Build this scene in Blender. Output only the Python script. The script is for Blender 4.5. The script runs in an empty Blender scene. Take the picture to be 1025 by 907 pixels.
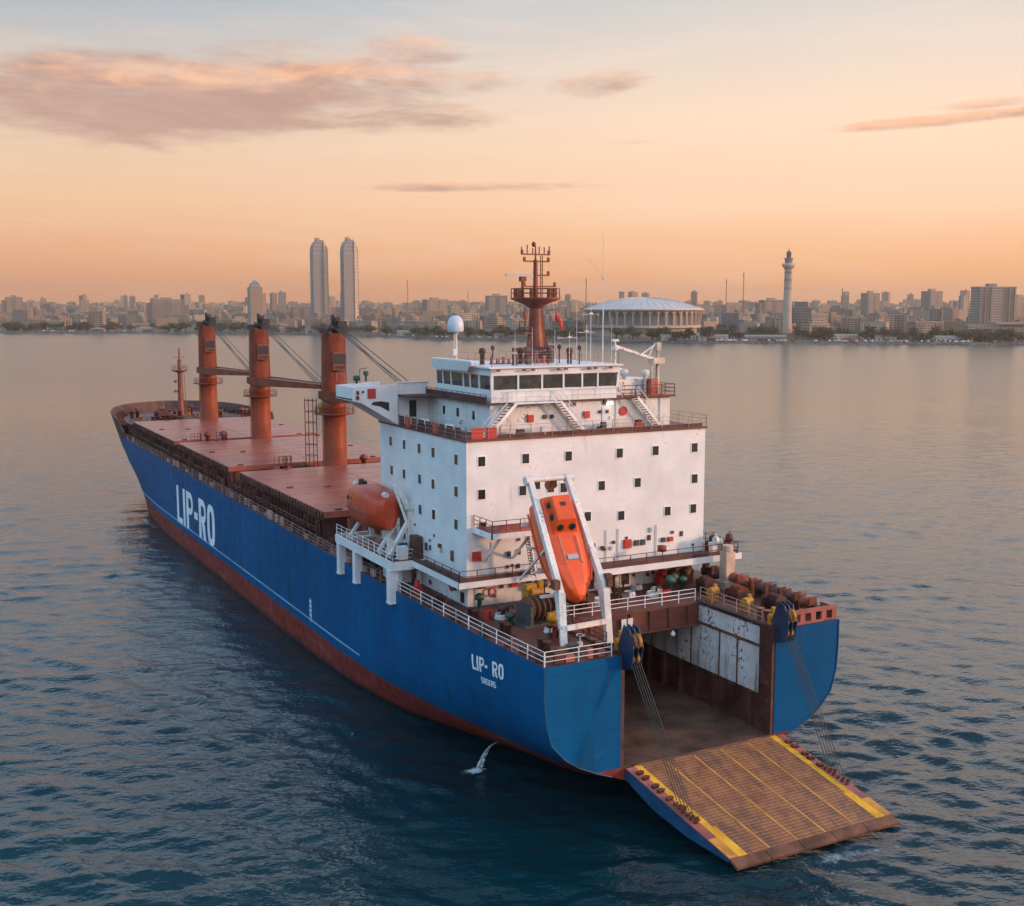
import bpy, math, random
from mathutils import Vector, Matrix
import numpy as np

scene = bpy.context.scene
COL = scene.collection
R = math.radians
random.seed(7)

# ------------------------------------------------------------------ camera
cam_data = bpy.data.cameras.new('camera')
cam_data.sensor_width = 36.0
cam_data.lens = 36.0 * 1158 / 1025
cam_data.clip_start = 0.5
cam_data.clip_end = 40000
camera = bpy.data.objects.new('camera', cam_data)
COL.objects.link(camera)
YAW = R(28.0)
camera.location = (0, 0, 38.5)
camera.rotation_euler = (R(90) - math.atan(145.5 / 1158), 0, -YAW)
scene.camera = camera

# ------------------------------------------------------------------ view + render settings
scene.view_settings.view_transform = 'Standard'
scene.view_settings.look = 'None'
scene.view_settings.gamma = 1
scene.view_settings.use_curve_mapping = False
scene.view_settings.exposure = 0.0
scene.render.engine = 'CYCLES'
cy = scene.cycles
cy.use_denoising = True
try:
    cy.denoiser = 'OPENIMAGEDENOISE'
except Exception:
    pass
cy.max_bounces = 6
cy.diffuse_bounces = 3
cy.glossy_bounces = 3
cy.transmission_bounces = 2
cy.transparent_max_bounces = 8
cy.volume_bounces = 0
cy.caustics_reflective = False
cy.caustics_refractive = False


# ------------------------------------------------------------------ node helper
class NT:
    """Small wrapper to write node trees compactly."""

    def __init__(self, tree):
        self.t = tree
        tree.nodes.clear()

    def n(self, kind, ins=None, **props):
        nd = self.t.nodes.new(kind)
        for k, v in props.items():
            setattr(nd, k, v)
        for k, v in (ins or {}).items():
            s = nd.inputs[k]
            if hasattr(v, 'is_output') or hasattr(v, 'links'):
                self.t.links.new(v, s)
            else:
                s.default_value = v
        return nd

    def m(self, op, a, b=0.0, c=0.0, clamp=False):
        nd = self.n('ShaderNodeMath', {0: a, 1: b, 2: c}, operation=op)
        nd.use_clamp = clamp
        return nd.outputs[0]

    def vm(self, op, a, b=(0, 0, 0), out=0):
        nd = self.n('ShaderNodeVectorMath', {0: a, 1: b}, operation=op)
        return nd.outputs[out]

    def mix(self, fac, a, b, mode='MIX'):
        nd = self.t.nodes.new('ShaderNodeMix')
        nd.data_type = 'RGBA'
        nd.blend_type = mode
        for i, v in ((0, fac), (6, a), (7, b)):
            s = nd.inputs[i]
            if hasattr(v, 'links'):
                self.t.links.new(v, s)
            else:
                if i > 0 and len(v) == 3:
                    v = (*v, 1)
                s.default_value = v
        return nd.outputs[2]

    def noise(self, vec, scale, detail=4, rough=0.55, dist=0.0):
        return self.n('ShaderNodeTexNoise', {'Vector': vec, 'Scale': scale, 'Detail': detail,
                                             'Roughness': rough, 'Distortion': dist}).outputs[0]

    def mapr(self, v, a, b, c=0.0, d=1.0, smooth=True):
        nd = self.n('ShaderNodeMapRange', {0: v, 1: a, 2: b, 3: c, 4: d})
        nd.interpolation_type = 'SMOOTHSTEP' if smooth else 'LINEAR'
        nd.clamp = True
        return nd.outputs[0]

    def scalev(self, vec, s):
        return self.n('ShaderNodeMapping', {'Vector': vec, 'Scale': s}).outputs[0]

    def ramp(self, fac, stops, interp='EASE'):
        nd = self.n('ShaderNodeValToRGB', {0: fac})
        cr = nd.color_ramp
        cr.interpolation = interp
        while len(cr.elements) < len(stops):
            cr.elements.new(0.5)
        for e, (p, c) in zip(cr.elements, stops):
            e.position = p
            e.color = (*c, 1) if len(c) == 3 else c
        return nd.outputs[0]

    def sep(self, vec):
        return self.n('ShaderNodeSeparateXYZ', {0: vec}).outputs

    def comb(self, x, y, z):
        return self.n('ShaderNodeCombineXYZ', {0: x, 1: y, 2: z}).outputs[0]


def srgb(r, g, b):
    f = lambda c: (c / 255 / 12.92) if c / 255 <= 0.04045 else ((c / 255 + 0.055) / 1.055) ** 2.4
    return (f(r), f(g), f(b))


# ------------------------------------------------------------------ sky
world = bpy.data.worlds.new('World')
scene.world = world
world.use_nodes = True
w = NT(world.node_tree)
d = w.n('ShaderNodeTexCoord').outputs['Generated']
d = w.vm('NORMALIZE', d)
fwd = (math.sin(YAW), math.cos(YAW), 0)
rgt = (math.cos(YAW), -math.sin(YAW), 0)
df = w.vm('DOT_PRODUCT', d, fwd, out=1)
dr = w.vm('DOT_PRODUCT', d, rgt, out=1)
dz = w.sep(d)[2]
az = w.m('ARCTAN2', dr, df)                      # 0 ahead, + to the right
el = w.m('ARCSINE', dz)
eln = w.m('DIVIDE', w.m('MAXIMUM', el, 0.0), R(90), clamp=True)
E_ = lambda deg: deg / 90.0
ahead_right = w.ramp(eln, [(E_(0), srgb(255, 166, 98)), (E_(1.5), srgb(255, 182, 120)), (E_(5), srgb(255, 212, 176)),
                           (E_(9), srgb(250, 219, 192)), (E_(15), srgb(206, 206, 204)), (E_(24), srgb(214, 209, 214)), (E_(36), srgb(140, 165, 195)), (E_(50), srgb(115, 150, 190)),
                           (E_(90), srgb(150, 185, 225))], 'LINEAR')
ahead_left = w.ramp(eln, [(E_(0), srgb(228, 152, 100)), (E_(1.5), srgb(236, 166, 116)), (E_(5), srgb(240, 194, 154)),
                          (E_(9), srgb(222, 200, 178)), (E_(15), srgb(150, 174, 193)), (E_(24), srgb(160, 186, 210)), (E_(36), srgb(95, 140, 182)), (E_(50), srgb(85, 130, 178)),
                          (E_(90), srgb(150, 185, 225))], 'LINEAR')
behind_left = w.ramp(eln, [(E_(0), srgb(140, 165, 190)), (E_(6), srgb(145, 185, 215)), (E_(20), srgb(145, 200, 240)),
                      (E_(45), srgb(150, 205, 245)), (E_(90), srgb(150, 185, 225))], 'LINEAR')
behind_right = w.ramp(eln, [(E_(0), srgb(235, 190, 170)), (E_(6), srgb(240, 208, 195)), (E_(20), srgb(225, 212, 215)),
                      (E_(45), srgb(180, 205, 235)), (E_(90), srgb(150, 185, 225))], 'LINEAR')
behind = w.mix(w.mapr(dr, -0.5, 0.4), behind_left, behind_right)
side = w.mapr(dr, -0.45, 0.35)
ahead = w.mix(side, ahead_left, ahead_right)
back = w.mapr(df, 0.55, -0.35)
sky = w.mix(back, ahead, behind)

# clouds, laid out by bearing and elevation in degrees
azd = w.m('MULTIPLY', az, 180 / math.pi)
eld = w.m('MULTIPLY', el, 180 / math.pi)
cl_vec = w.comb(w.m('MULTIPLY', azd, 0.15), w.m('MULTIPLY', eld, 0.75), 3.7)
n1 = w.noise(cl_vec, 1.0, 7, 0.62, 0.6)
fine = w.noise(w.comb(w.m('MULTIPLY', azd, 0.5), w.m('MULTIPLY', eld, 2.2), 9.1), 1.0, 6, 0.6, 0.4)
n1 = w.m('ADD', w.m('MULTIPLY', n1, 0.72), w.m('MULTIPLY', fine, 0.28))


def px2dir(px, py):
    """bearing and elevation in degrees of the cloud centres"""
    a = math.degrees(math.atan((px - 512.5) / 1158))
    e = math.degrees(math.atan((308 - py) / 1158 * math.cos(math.radians(a))))
    return a, e


total = None
lit_sum = None
#        centre px, py, half width deg, half height deg, density, tilt
for (px, py, hw, hh, dens, tilt) in (
        (150, 108, 13.5, 2.5, 1.35, 0.010), (340, 95, 9.0, 1.8, 1.05, 0.03), (400, 122, 6.5, 1.2, 0.85, 0.0), (420, 62, 3.8, 1.0, 0.85, 0.02),
        (592, 92, 3.4, 0.9, 0.82, 0.04), (475, 92, 4.0, 0.7, 0.7, 0.02), (520, 190, 5.0, 0.25, 0.45, 0.0), (925, 127, 7.0, 0.38, 1.0, 0.05), (965, 112, 3.2, 0.35, 0.7, 0.03),
        (470, 191, 7.0, 0.30, 0.6, 0.0), (625, 147, 2.6, 0.22, 0.6, 0.0), (62, 68, 2.0, 0.4, 0.7, -0.02),
        (235, 6, 3.0, 0.6, 0.75, 0.0), (118, 1, 1.0, 0.35, 0.9, 0.0), (285, 65, 5.0, 0.8, 0.6, -0.02),
        (520, 118, 3.0, 0.35, 0.4, 0.02)):
    a, e = px2dir(px, py)
    dx = w.m('DIVIDE', w.m('SUBTRACT', azd, a), hw)
    dyv = w.m('SUBTRACT', w.m('SUBTRACT', eld, e), w.m('MULTIPLY', w.m('SUBTRACT', azd, a), tilt))
    dy = w.m('DIVIDE', dyv, hh)
    r2 = w.m('ADD', w.m('MULTIPLY', dx, dx), w.m('MULTIPLY', dy, dy))
    mask = w.m('MULTIPLY', w.mapr(r2, 1.0, 0.0), dens)
    total = mask if total is None else w.m('MAXIMUM', total, mask)
    top = w.m('MULTIPLY', w.m('MULTIPLY', mask, dy), 1.0)
    lit_sum = top if lit_sum is None else w.m('ADD', lit_sum, top)
# plain broken cloud high overhead and behind, out of this view
cov = w.mapr(w.m('ADD', w.m('MULTIPLY', total, 0.74), w.m('MULTIPLY', w.m('SUBTRACT', n1, 0.5), 2.6)), 0.05, 0.95)
cov = w.m('MULTIPLY', cov, w.mapr(total, 0.0, 0.12))
relief = w.noise(w.comb(w.m('MULTIPLY', azd, 0.45), w.m('MULTIPLY', eld, 1.3), 1.3), 1.0, 5, 0.6, 0.5)
warm = w.mapr(w.m('ADD', w.m('ADD', lit_sum, w.m('MULTIPLY', w.m('SUBTRACT', relief, 0.5), 1.6)), w.m('MULTIPLY', azd, 0.018)), -0.25, 0.75)
cl_col = w.mix(warm, srgb(180, 140, 128), srgb(255, 186, 140))
sky = w.mix(w.m('MULTIPLY', cov, 0.84), sky, cl_col)
veil = w.noise(w.comb(w.m('MULTIPLY', azd, 0.07), w.m('MULTIPLY', eld, 0.55), 21.0), 1.0, 6, 0.62, 0.7)
sky = w.mix(w.m('MULTIPLY', w.mapr(veil, 0.42, 0.75), 0.22), sky, srgb(255, 226, 204))
below = w.mapr(el, -0.02, -0.10)
sky = w.mix(below, sky, srgb(70, 80, 95))
# brightness: the evening sky behind the viewer is the brighter half
gain = w.m('ADD', 1.12, w.m('MULTIPLY', back, 0.58))
gain = w.m('ADD', gain, w.m('MULTIPLY', w.m('MULTIPLY', w.mapr(eln, 0.16, 0.25), w.mapr(eln, 0.40, 0.30)), 1.35))
bg = w.n('ShaderNodeBackground', {'Color': sky, 'Strength': gain})
wo = w.n('ShaderNodeOutputWorld', {'Surface': bg.outputs[0]})

# ------------------------------------------------------------------ sun: low, to the right and a little behind
sun_d = bpy.data.lights.new('sun', 'SUN')
sun_d.energy = 3.2
sun_d.angle = R(6)
sun_d.color = (1.0, 0.56, 0.34)
sun = bpy.data.objects.new('sun', sun_d)
COL.objects.link(sun)
sv = Vector((0.80, -0.60, 0)).normalized() * math.cos(R(11)) + Vector((0, 0, math.sin(R(11))))
sun.rotation_euler = sv.to_track_quat('Z', 'Y').to_euler()
sun.location = (200, -150, 120)


# ------------------------------------------------------------------ mesh builder
class MB:
    def __init__(self):
        self.v = []
        self.f = []
        self.mi = []
        self.sm = []
        self.cur = 0

    def mat(self, i):
        self.cur = i
        return self

    def add(self, vs, fs, smooth=False):
        b = len(self.v)
        self.v += [tuple(p) for p in vs]
        for f in fs:
            self.f.append([b + i for i in f])
            self.mi.append(self.cur)
            self.sm.append(smooth)
        return self

    def box(self, x0, x1, y0, y1, z0, z1):
        vs = [(x0, y0, z0), (x1, y0, z0), (x1, y1, z0), (x0, y1, z0), (x0, y0, z1), (x1, y0, z1), (x1, y1, z1), (x0, y1, z1)]
        return self.add(vs, [(0, 3, 2, 1), (4, 5, 6, 7), (0, 1, 5, 4), (1, 2, 6, 5), (2, 3, 7, 6), (3, 0, 4, 7)])

    def cbox(self, c, sx, sy, sz, rz=0.0):
        """box standing on point c, turned by rz"""
        co, si = math.cos(rz), math.sin(rz)
        vs = []
        for z in (0, sz):
            for a, b in ((-1, -1), (1, -1), (1, 1), (-1, 1)):
                x, y = a * sx / 2, b * sy / 2
                vs.append((c[0] + x * co - y * si, c[1] + x * si + y * co, c[2] + z))
        return self.add(vs, [(0, 3, 2, 1), (4, 5, 6, 7), (0, 1, 5, 4), (1, 2, 6, 5), (2, 3, 7, 6), (3, 0, 4, 7)])

    def beam(self, p0, p1, wd, ht, up=(0, 0, 1)):
        """square bar from p0 to p1, wd across, ht along 'up'"""
        p0, p1 = Vector(p0), Vector(p1)
        a = (p1 - p0).normalized()
        u = Vector(up)
        s = a.cross(u)
        if s.length < 1e-4:
            s = a.cross(Vector((1, 0, 0)))
        s.normalize()
        u = s.cross(a)
        vs = []
        for p in (p0, p1):
            for i, j in ((-1, -1), (1, -1), (1, 1), (-1, 1)):
                vs.append(p + s * (i * wd / 2) + u * (j * ht / 2))
        return self.add(vs, [(0, 1, 2, 3), (7, 6, 5, 4), (0, 4, 5, 1), (1, 5, 6, 2), (2, 6, 7, 3), (3, 7, 4, 0)])

    def tube(self, p0, p1, r0, r1=None, n=8, cap=True):
        r1 = r0 if r1 is None else r1
        p0, p1 = Vector(p0), Vector(p1)
        a = (p1 - p0).normalized()
        s = a.cross(Vector((0, 0, 1)))
        if s.length < 1e-3:
            s = Vector((1, 0, 0))
        s.normalize()
        u = s.cross(a)
        vs = []
        for p, r in ((p0, r0), (p1, r1)):
            for i in range(n):
                t = 2 * math.pi * i / n
                vs.append(p + s * (math.cos(t) * r) + u * (math.sin(t) * r))
        self.add(vs, [(i, (i + 1) % n, n + (i + 1) % n, n + i) for i in range(n)], smooth=n > 5)
        if cap:
            self.add(vs[:n], [tuple(range(n))[::-1]])
            self.add(vs[n:], [tuple(range(n))])
        return self

    def path(self, pts, r, n=5):
        for a, b in zip(pts[:-1], pts[1:]):
            self.tube(a, b, r, n=n)
        return self

    def lathe(self, prof, c=(0, 0, 0), n=16, axis=None, smooth=True):
        """prof: (radius, height) pairs about z through c, or about 'axis'"""
        c = Vector(c)
        q = Vector((0, 0, 1)).rotation_difference(Vector(axis)).to_matrix() if axis is not None else Matrix.Identity(3)
        vs = []
        for r, h in prof:
            for i in range(n):
                t = 2 * math.pi * i / n
                vs.append(c + q @ Vector((r * math.cos(t), r * math.sin(t), h)))
        fs = []
        for k in range(len(prof) - 1):
            for i in range(n):
                j = (i + 1) % n
                fs.append((k * n + i, k * n + j, (k + 1) * n + j, (k + 1) * n + i))
        self.add(vs, fs, smooth)
        if prof[0][0] > 1e-3:
            self.add(vs[:n], [tuple(range(n))[::-1]])
        if prof[-1][0] > 1e-3:
            self.add(vs[-n:], [tuple(range(n))])
        return self

    def prism(self, poly, z0, z1):
        """plan polygon (x, y) counter-clockwise extruded from z0 to z1"""
        n = len(poly)
        vs = [(x, y, z0) for x, y in poly] + [(x, y, z1) for x, y in poly]
        return self.add(vs, [tuple(range(n))[::-1], tuple(range(n, 2 * n))] +
                        [(i, (i + 1) % n, n + (i + 1) % n, n + i) for i in range(n)])

    def slab(self, pts, off):
        """any flat polygon given in 3-D, thickened by vector off"""
        n = len(pts)
        off = Vector(off)
        vs = [Vector(p) for p in pts] + [Vector(p) + off for p in pts]
        return self.add(vs, [tuple(range(n)), tuple(range(n, 2 * n))[::-1]] +
                        [(i, n + i, n + (i + 1) % n, (i + 1) % n) for i in range(n)])

    def railing(self, pts, h=1.1, rails=3, step=1.6, rp=0.04, rr=0.03):
        for a, b in zip(pts[:-1], pts[1:]):
            a, b = Vector(a), Vector(b)
            L = (b - a).length
            k = max(1, round(L / step))
            for i in range(k + 1):
                p = a.lerp(b, i / k)
                self.tube(p, p + Vector((0, 0, h)), rp, n=5)
            for j in range(rails):
                z = h * (j + 1) / rails
                self.tube(a + Vector((0, 0, z)), b + Vector((0, 0, z)), rr, n=5)
        return self

    def build(self, name, mats, parent=None, origin=None, base=(0, 0, 0), bevel=0.0, rot=None):
        """base: where this mesh's own origin stands (verts are written relative to the parent's frame)"""
        me = bpy.data.meshes.new(name)
        b = Vector(base)
        me.from_pydata([Vector(p) - b for p in self.v], [], self.f)
        if not isinstance(mats, (list, tuple)):
            mats = [mats]
        for m in mats:
            me.materials.append(m)
        me.polygons.foreach_set('material_index', self.mi)
        me.polygons.foreach_set('use_smooth', self.sm)
        import bmesh as _bm
        bm = _bm.new()
        bm.from_mesh(me)
        _bm.ops.recalc_face_normals(bm, faces=bm.faces)
        bm.to_mesh(me)
        bm.free()
        o = bpy.data.objects.new(name, me)
        COL.objects.link(o)
        o.location = b
        if parent is not None:
            o.parent = parent
        if bevel:
            md = o.modifiers.new('bevel', 'BEVEL')
            md.width = bevel
            md.segments = 2
            md.limit_method = 'ANGLE'
        return o


def thing(name, label, cat, loc=(0, 0, 0), rz=0.0, group=None):
    o = bpy.data.objects.new(name, None)
    COL.objects.link(o)
    o.empty_display_size = 0.5
    o.location = loc
    o.rotation_euler = (0, 0, rz)
    return tag(o, label, cat, group)


def tag(o, label=None, cat=None, group=None, kind=None):
    if label:
        o['label'] = label
    if cat:
        o['category'] = cat
    if group:
        o['group'] = group
    if kind:
        o['kind'] = kind
    return o


def copy_tree(o, parent=None):
    c = o.copy()
    COL.objects.link(c)
    if parent is not None:
        c.parent = parent
    for ch in list(o.children):
        copy_tree(ch, c)
    return c


# ------------------------------------------------------------------ materials
def new_mat(name):
    m = bpy.data.materials.new(name)
    m.use_nodes = True
    return m, NT(m.node_tree)


def out(t, **ins):
    b = t.n('ShaderNodeBsdfPrincipled', ins)
    t.n('ShaderNodeOutputMaterial', {'Surface': b.outputs[0]})
    return b


RUST = (0.115, 0.042, 0.018)


def paint(name, col, rust=0.25, rough=0.5, var=0.25, scale=1.0, streak=0.5, metal=0.0, rust_col=RUST, spec=0.4):
    """weathered marine paint: mottling, vertical rust runs and chipped patches"""
    m, t = new_mat(name)
    p = t.n('ShaderNodeTexCoord').outputs['Object']
    big = t.noise(p, 0.35 * scale, 5, 0.6)
    sml = t.noise(p, 3.2 * scale, 5, 0.65)
    run = t.noise(t.scalev(p, (1.6 * scale, 1.6 * scale, 0.16 * scale)), 1.0, 5, 0.65)
    dark = tuple(c * (1 - var) * 0.9 for c in col)
    lite = tuple(min(0.9, c * (1 + var * 0.35) + 0.01) for c in col)
    c = t.mix(t.mapr(big, 0.3, 0.7), dark, lite)
    c = t.mix(t.m('MULTIPLY', t.mapr(sml, 0.45, 0.75), var * 0.8), c, tuple(x * 0.55 for x in col))
    k = t.m('MULTIPLY', t.mapr(run, 0.80 - 0.34 * rust, 0.92 - 0.24 * rust), streak)
    patch = t.mapr(t.m('ADD', t.m('MULTIPLY', big, 0.5), t.m('MULTIPLY', sml, 0.5)), 0.74 - 0.25 * rust, 0.80 - 0.22 * rust)
    k = t.m('MAXIMUM', k, patch)
    c = t.mix(k, c, rust_col)
    rg = t.m('ADD', rough, t.m('MULTIPLY', t.m('SUBTRACT', sml, 0.5), 0.3))
    bp = t.n('ShaderNodeBump', {'Strength': 0.25, 'Distance': 0.03, 'Height': sml})
    out(t, **{'Base Color': c, 'Roughness': rg, 'Metallic': metal, 'Normal': bp.outputs[0], 'Specular IOR Level': spec})
    return m


def plain(name, col, rough=0.5, metal=0.0, spec=0.5, var=0.15, scale=2.0):
    m, t = new_mat(name)
    p = t.n('ShaderNodeTexCoord').outputs['Object']
    n = t.noise(p, scale, 4, 0.6)
    c = t.mix(n, tuple(x * (1 - var) for x in col), tuple(min(1, x * (1 + var)) for x in col))
    out(t, **{'Base Color': c, 'Roughness': rough, 'Metallic': metal, 'Specular IOR Level': spec})
    return m


M = {}
M['white'] = paint('white_paint', (0.70, 0.70, 0.69), 0.56, 0.45, 0.04, 1.0, 0.5, rust_col=(0.44, 0.34, 0.27))
M['white_worn'] = paint('worn_white_paint', (0.68, 0.67, 0.64), 0.74, 0.5, 0.10, 1.6, 0.6, rust_col=(0.20, 0.10, 0.055))
M['white_rail'] = paint('white_rail_paint', (0.78, 0.77, 0.75), 0.25, 0.5, 0.15, 2.0, 0.5)
M['deck'] = paint('red_brown_deck_paint', (0.150, 0.045, 0.030), 0.35, 0.55, 0.45, 0.7, 0.0, rust_col=(0.06, 0.03, 0.02))
M['hatch'] = paint('hatch_cover_paint', (0.350, 0.090, 0.058), 0.50, 0.34, 0.18, 0.8, 0.0, rust_col=(0.20, 0.065, 0.045), spec=0.6)
M['crane'] = paint('orange_red_crane_paint', (0.255, 0.047, 0.013), 0.60, 0.48, 0.22, 0.8, 0.6, rust_col=(0.10, 0.03, 0.015), spec=0.2)
M['crane_dark'] = paint('dark_red_crane_paint', (0.200, 0.045, 0.025), 0.35, 0.5, 0.35, 1.0, 0.5, rust_col=(0.05, 0.02, 0.012))
M['crane_mid'] = paint('red_brown_crane_paint', (0.180, 0.036, 0.016), 0.45, 0.48, 0.30, 0.9, 0.7, rust_col=(0.07, 0.025, 0.014), spec=0.15)
M['side_rail'] = paint('faded_pink_rail_paint', (0.42, 0.27, 0.23), 0.45, 0.55, 0.3, 2.0, 0.6)
M['beige'] = paint('rust_stained_cream_paint', (0.70, 0.66, 0.60), 0.66, 0.5, 0.18, 1.4, 0.8)
M['brown'] = paint('dark_brown_steel', (0.085, 0.026, 0.018), 0.4, 0.6, 0.5, 1.4, 0.4, rust_col=(0.035, 0.018, 0.012))
M['rust'] = paint('rusty_steel', (0.140, 0.055, 0.028), 0.5, 0.75, 0.5, 1.6, 0.5, rust_col=(0.05, 0.025, 0.015))
M['mast'] = paint('rust_red_mast_paint', (0.210, 0.048, 0.022), 0.35, 0.5, 0.4, 1.5, 0.6, rust_col=(0.08, 0.03, 0.015))
M['red'] = plain('signal_red_paint', (0.42, 0.030, 0.022), 0.45)
M['yellow'] = paint('yellow_paint', (0.44, 0.20, 0.010), 0.75, 0.5, 0.3, 2.5, 0.4)
M['lifeboat'] = paint('orange_lifeboat_shell', (0.740, 0.092, 0.012), 0.05, 0.36, 0.14, 0.9, 0.3, rust_col=(0.40, 0.05, 0.02))
M['lifeboat_old'] = paint('faded_orange_lifeboat_shell', (0.560, 0.062, 0.018), 0.12, 0.40, 0.25, 0.9, 0.3, rust_col=(0.30, 0.05, 0.025))
M['black'] = plain('black_rubber', (0.016, 0.016, 0.018), 0.6)
M['rope'] = plain('steel_wire_rope', (0.045, 0.040, 0.038), 0.55, 0.3)
M['green'] = plain('dark_green_paint', (0.018, 0.060, 0.040), 0.5)
M['blockblue'] = paint('dark_blue_block_paint', (0.005, 0.028, 0.070), 0.7, 0.5, 0.3, 1.6, 0.5)
M['bluepart'] = paint('blue_painted_steel', (0.004, 0.060, 0.140), 0.35, 0.5, 0.3, 1.6, 0.3)
M['grey'] = plain('grey_paint', (0.33, 0.34, 0.35), 0.5)
M['dome'] = plain('pale_blue_fibreglass', (0.48, 0.54, 0.60), 0.35)
M['lamp'] = None

m, t = new_mat('dark_window_glass')
out(t, **{'Base Color': (0.014, 0.022, 0.022, 1), 'Roughness': 0.08, 'Specular IOR Level': 0.6})
M['glass'] = m
m, t = new_mat('tinted_bridge_glass')
p = t.n('ShaderNodeTexCoord').outputs['Object']
n = t.noise(p, 0.9, 3, 0.6)
out(t, **{'Base Color': t.mix(t.mapr(n, 0.45, 0.7), (0.010, 0.020, 0.020), (0.035, 0.060, 0.052)), 'Roughness': 0.06, 'Specular IOR Level': 0.6})
M['glass2'] = m
m, t = new_mat('lit_lamp')
e = t.n('ShaderNodeEmission', {'Color': (1.0, 0.93, 0.80, 1), 'Strength': 3.0})
t.n('ShaderNodeOutputMaterial', {'Surface': e.outputs[0]})
M['lamp'] = m

# hull paint: blue topsides over an oxide red bottom, with weld seams, scuffs and growth streaks
m, t = new_mat('hull_paint')
p = t.n('ShaderNodeTexCoord').outputs['Object']
X, Y, Z = t.sep(p)[0:3]
big = t.noise(p, 0.09, 5, 0.6)
mid = t.noise(p, 0.8, 5, 0.65)
run = t.noise(t.scalev(p, (0.55, 0.55, 0.05)), 1.0, 6, 0.65)
blue = t.mix(t.mapr(big, 0.3, 0.7), (0.001, 0.066, 0.172), (0.001, 0.090, 0.228))
blue = t.mix(t.m('MULTIPLY', t.mapr(run, 0.42, 0.8), 0.55), blue, (0.004, 0.040, 0.120))
scuff = t.noise(t.scalev(p, (0.5, 0.22, 1.2)), 1.0, 6, 0.7)
blue = t.mix(t.m('MULTIPLY', t.mapr(scuff, 0.62, 0.78), 0.35), blue, (0.05, 0.14, 0.27))
growth = t.m('MULTIPLY', t.mapr(t.noise(t.scalev(p, (0.3, 0.30, 0.02)), 1.0, 4, 0.6), 0.60, 0.68), t.mapr(Z, 8.5, 5.0))
blue = t.mix(t.m('MULTIPLY', growth, 0.6), blue, (0.008, 0.045, 0.050))
runs = t.m('MULTIPLY', t.mapr(t.noise(t.scalev(p, (1.1, 1.1, 0.028)), 1.0, 4, 0.6), 0.55, 0.72), t.mapr(Z, 4.5, 12.6))
blue = t.mix(t.m('MULTIPLY', runs, 0.55), blue, (0.020, 0.034, 0.050))
scrape = t.m('MULTIPLY', t.mapr(t.noise(t.scalev(p, (0.3, 0.055, 2.2)), 1.0, 6, 0.7), 0.56, 0.70), t.mapr(t.m('ABSOLUTE', t.m('SUBTRACT', Z, 5.2)), 2.6, 0.6))
blue = t.mix(t.m('MULTIPLY', scrape, 0.40), blue, (0.055, 0.125, 0.200))
frames = t.m('MULTIPLY', t.m('SINE', t.m('MULTIPLY', Y, 2.6)), t.noise(p, 0.12, 3, 0.5))
seam_z = t.m('LESS_THAN', t.m('FRACT', t.m('DIVIDE', Z, 2.4)), 0.022)
seam_y = t.m('LESS_THAN', t.m('FRACT', t.m('DIVIDE', Y, 8.3)), 0.006)
seam = t.m('MAXIMUM', seam_z, seam_y)
blue = t.mix(t.m('MULTIPLY', seam, 0.4), blue, (0.003, 0.025, 0.08))
red = t.mix(t.mapr(mid, 0.3, 0.75), (0.240, 0.040, 0.030), (0.120, 0.024, 0.020))
red = t.mix(t.mapr(t.noise(t.scalev(p, (0.4, 0.10, 1.5)), 1.0, 6, 0.7), 0.52, 0.75), red, (0.24, 0.115, 0.085))
red = t.mix(t.m('MULTIPLY', t.mapr(Z, 0.8, 0.2), 0.75), red, (0.020, 0.024, 0.022))
line = t.mapr(Y, -95 + 40, -95, 3.0, 4.05)
line = t.m('ADD', line, t.m('MULTIPLY', t.m('SUBTRACT', mid, 0.5), 0.10))
up = t.m('GREATER_THAN', Z, line)
c = t.mix(up, red, blue)
rust = t.m('MULTIPLY', t.mapr(t.noise(t.scalev(p, (0.9, 0.9, 0.12)), 1.0, 6, 0.7), 0.60, 0.76), 0.7)
c = t.mix(rust, c, (0.07, 0.045, 0.04))
bp = t.n('ShaderNodeBump', {'Strength': 0.35, 'Distance': 0.12, 'Height': t.m('SUBTRACT', t.m('ADD', t.noise(p, 0.33, 3, 0.5), t.m('MULTIPLY', frames, 0.16)), t.m('MULTIPLY', seam, 0.25))})
out(t, **{'Base Color': c, 'Roughness': t.mapr(mid, 0.2, 0.8, 0.45, 0.65), 'Normal': bp.outputs[0], 'Specular IOR Level': 0.08})
M['hull'] = m

# garage side: dirty white panels above, bare brown below is separate
M['panel'] = paint('stained_white_panel', (0.60, 0.60, 0.60), 0.85, 0.55, 0.25, 0.9, 0.8)
M['garage_floor'] = paint('worn_vehicle_deck', (0.095, 0.046, 0.026), 0.45, 0.7, 0.5, 1.2, 0.0, rust_col=(0.05, 0.03, 0.02))

# ramp deck: brown plating with thousands of little raised bars
m, t = new_mat('ribbed_ramp_deck')
p = t.n('ShaderNodeTexCoord').outputs['Object']
X, Y, Z = t.sep(p)[0:3]
bar = t.m('ABSOLUTE', t.m('SUBTRACT', t.m('FRACT', t.m('MULTIPLY', Y, 3.4)), 0.5))
colm = t.m('ABSOLUTE', t.m('SUBTRACT', t.m('FRACT', t.m('MULTIPLY', X, 2.1)), 0.5))
rib = t.m('MULTIPLY', t.mapr(bar, 0.18, 0.34), t.mapr(colm, 0.44, 0.40))
n = t.noise(p, 0.8, 6, 0.65)
wheel = t.noise(t.scalev(p, (1.4, 0.12, 1)), 1.0, 5, 0.65)
c = t.mix(t.mapr(n, 0.3, 0.7), (0.150, 0.056, 0.022), (0.270, 0.112, 0.044))
c = t.mix(t.m('MULTIPLY', t.mapr(wheel, 0.46, 0.66), 0.8), c, (0.075, 0.045, 0.032))
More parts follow.
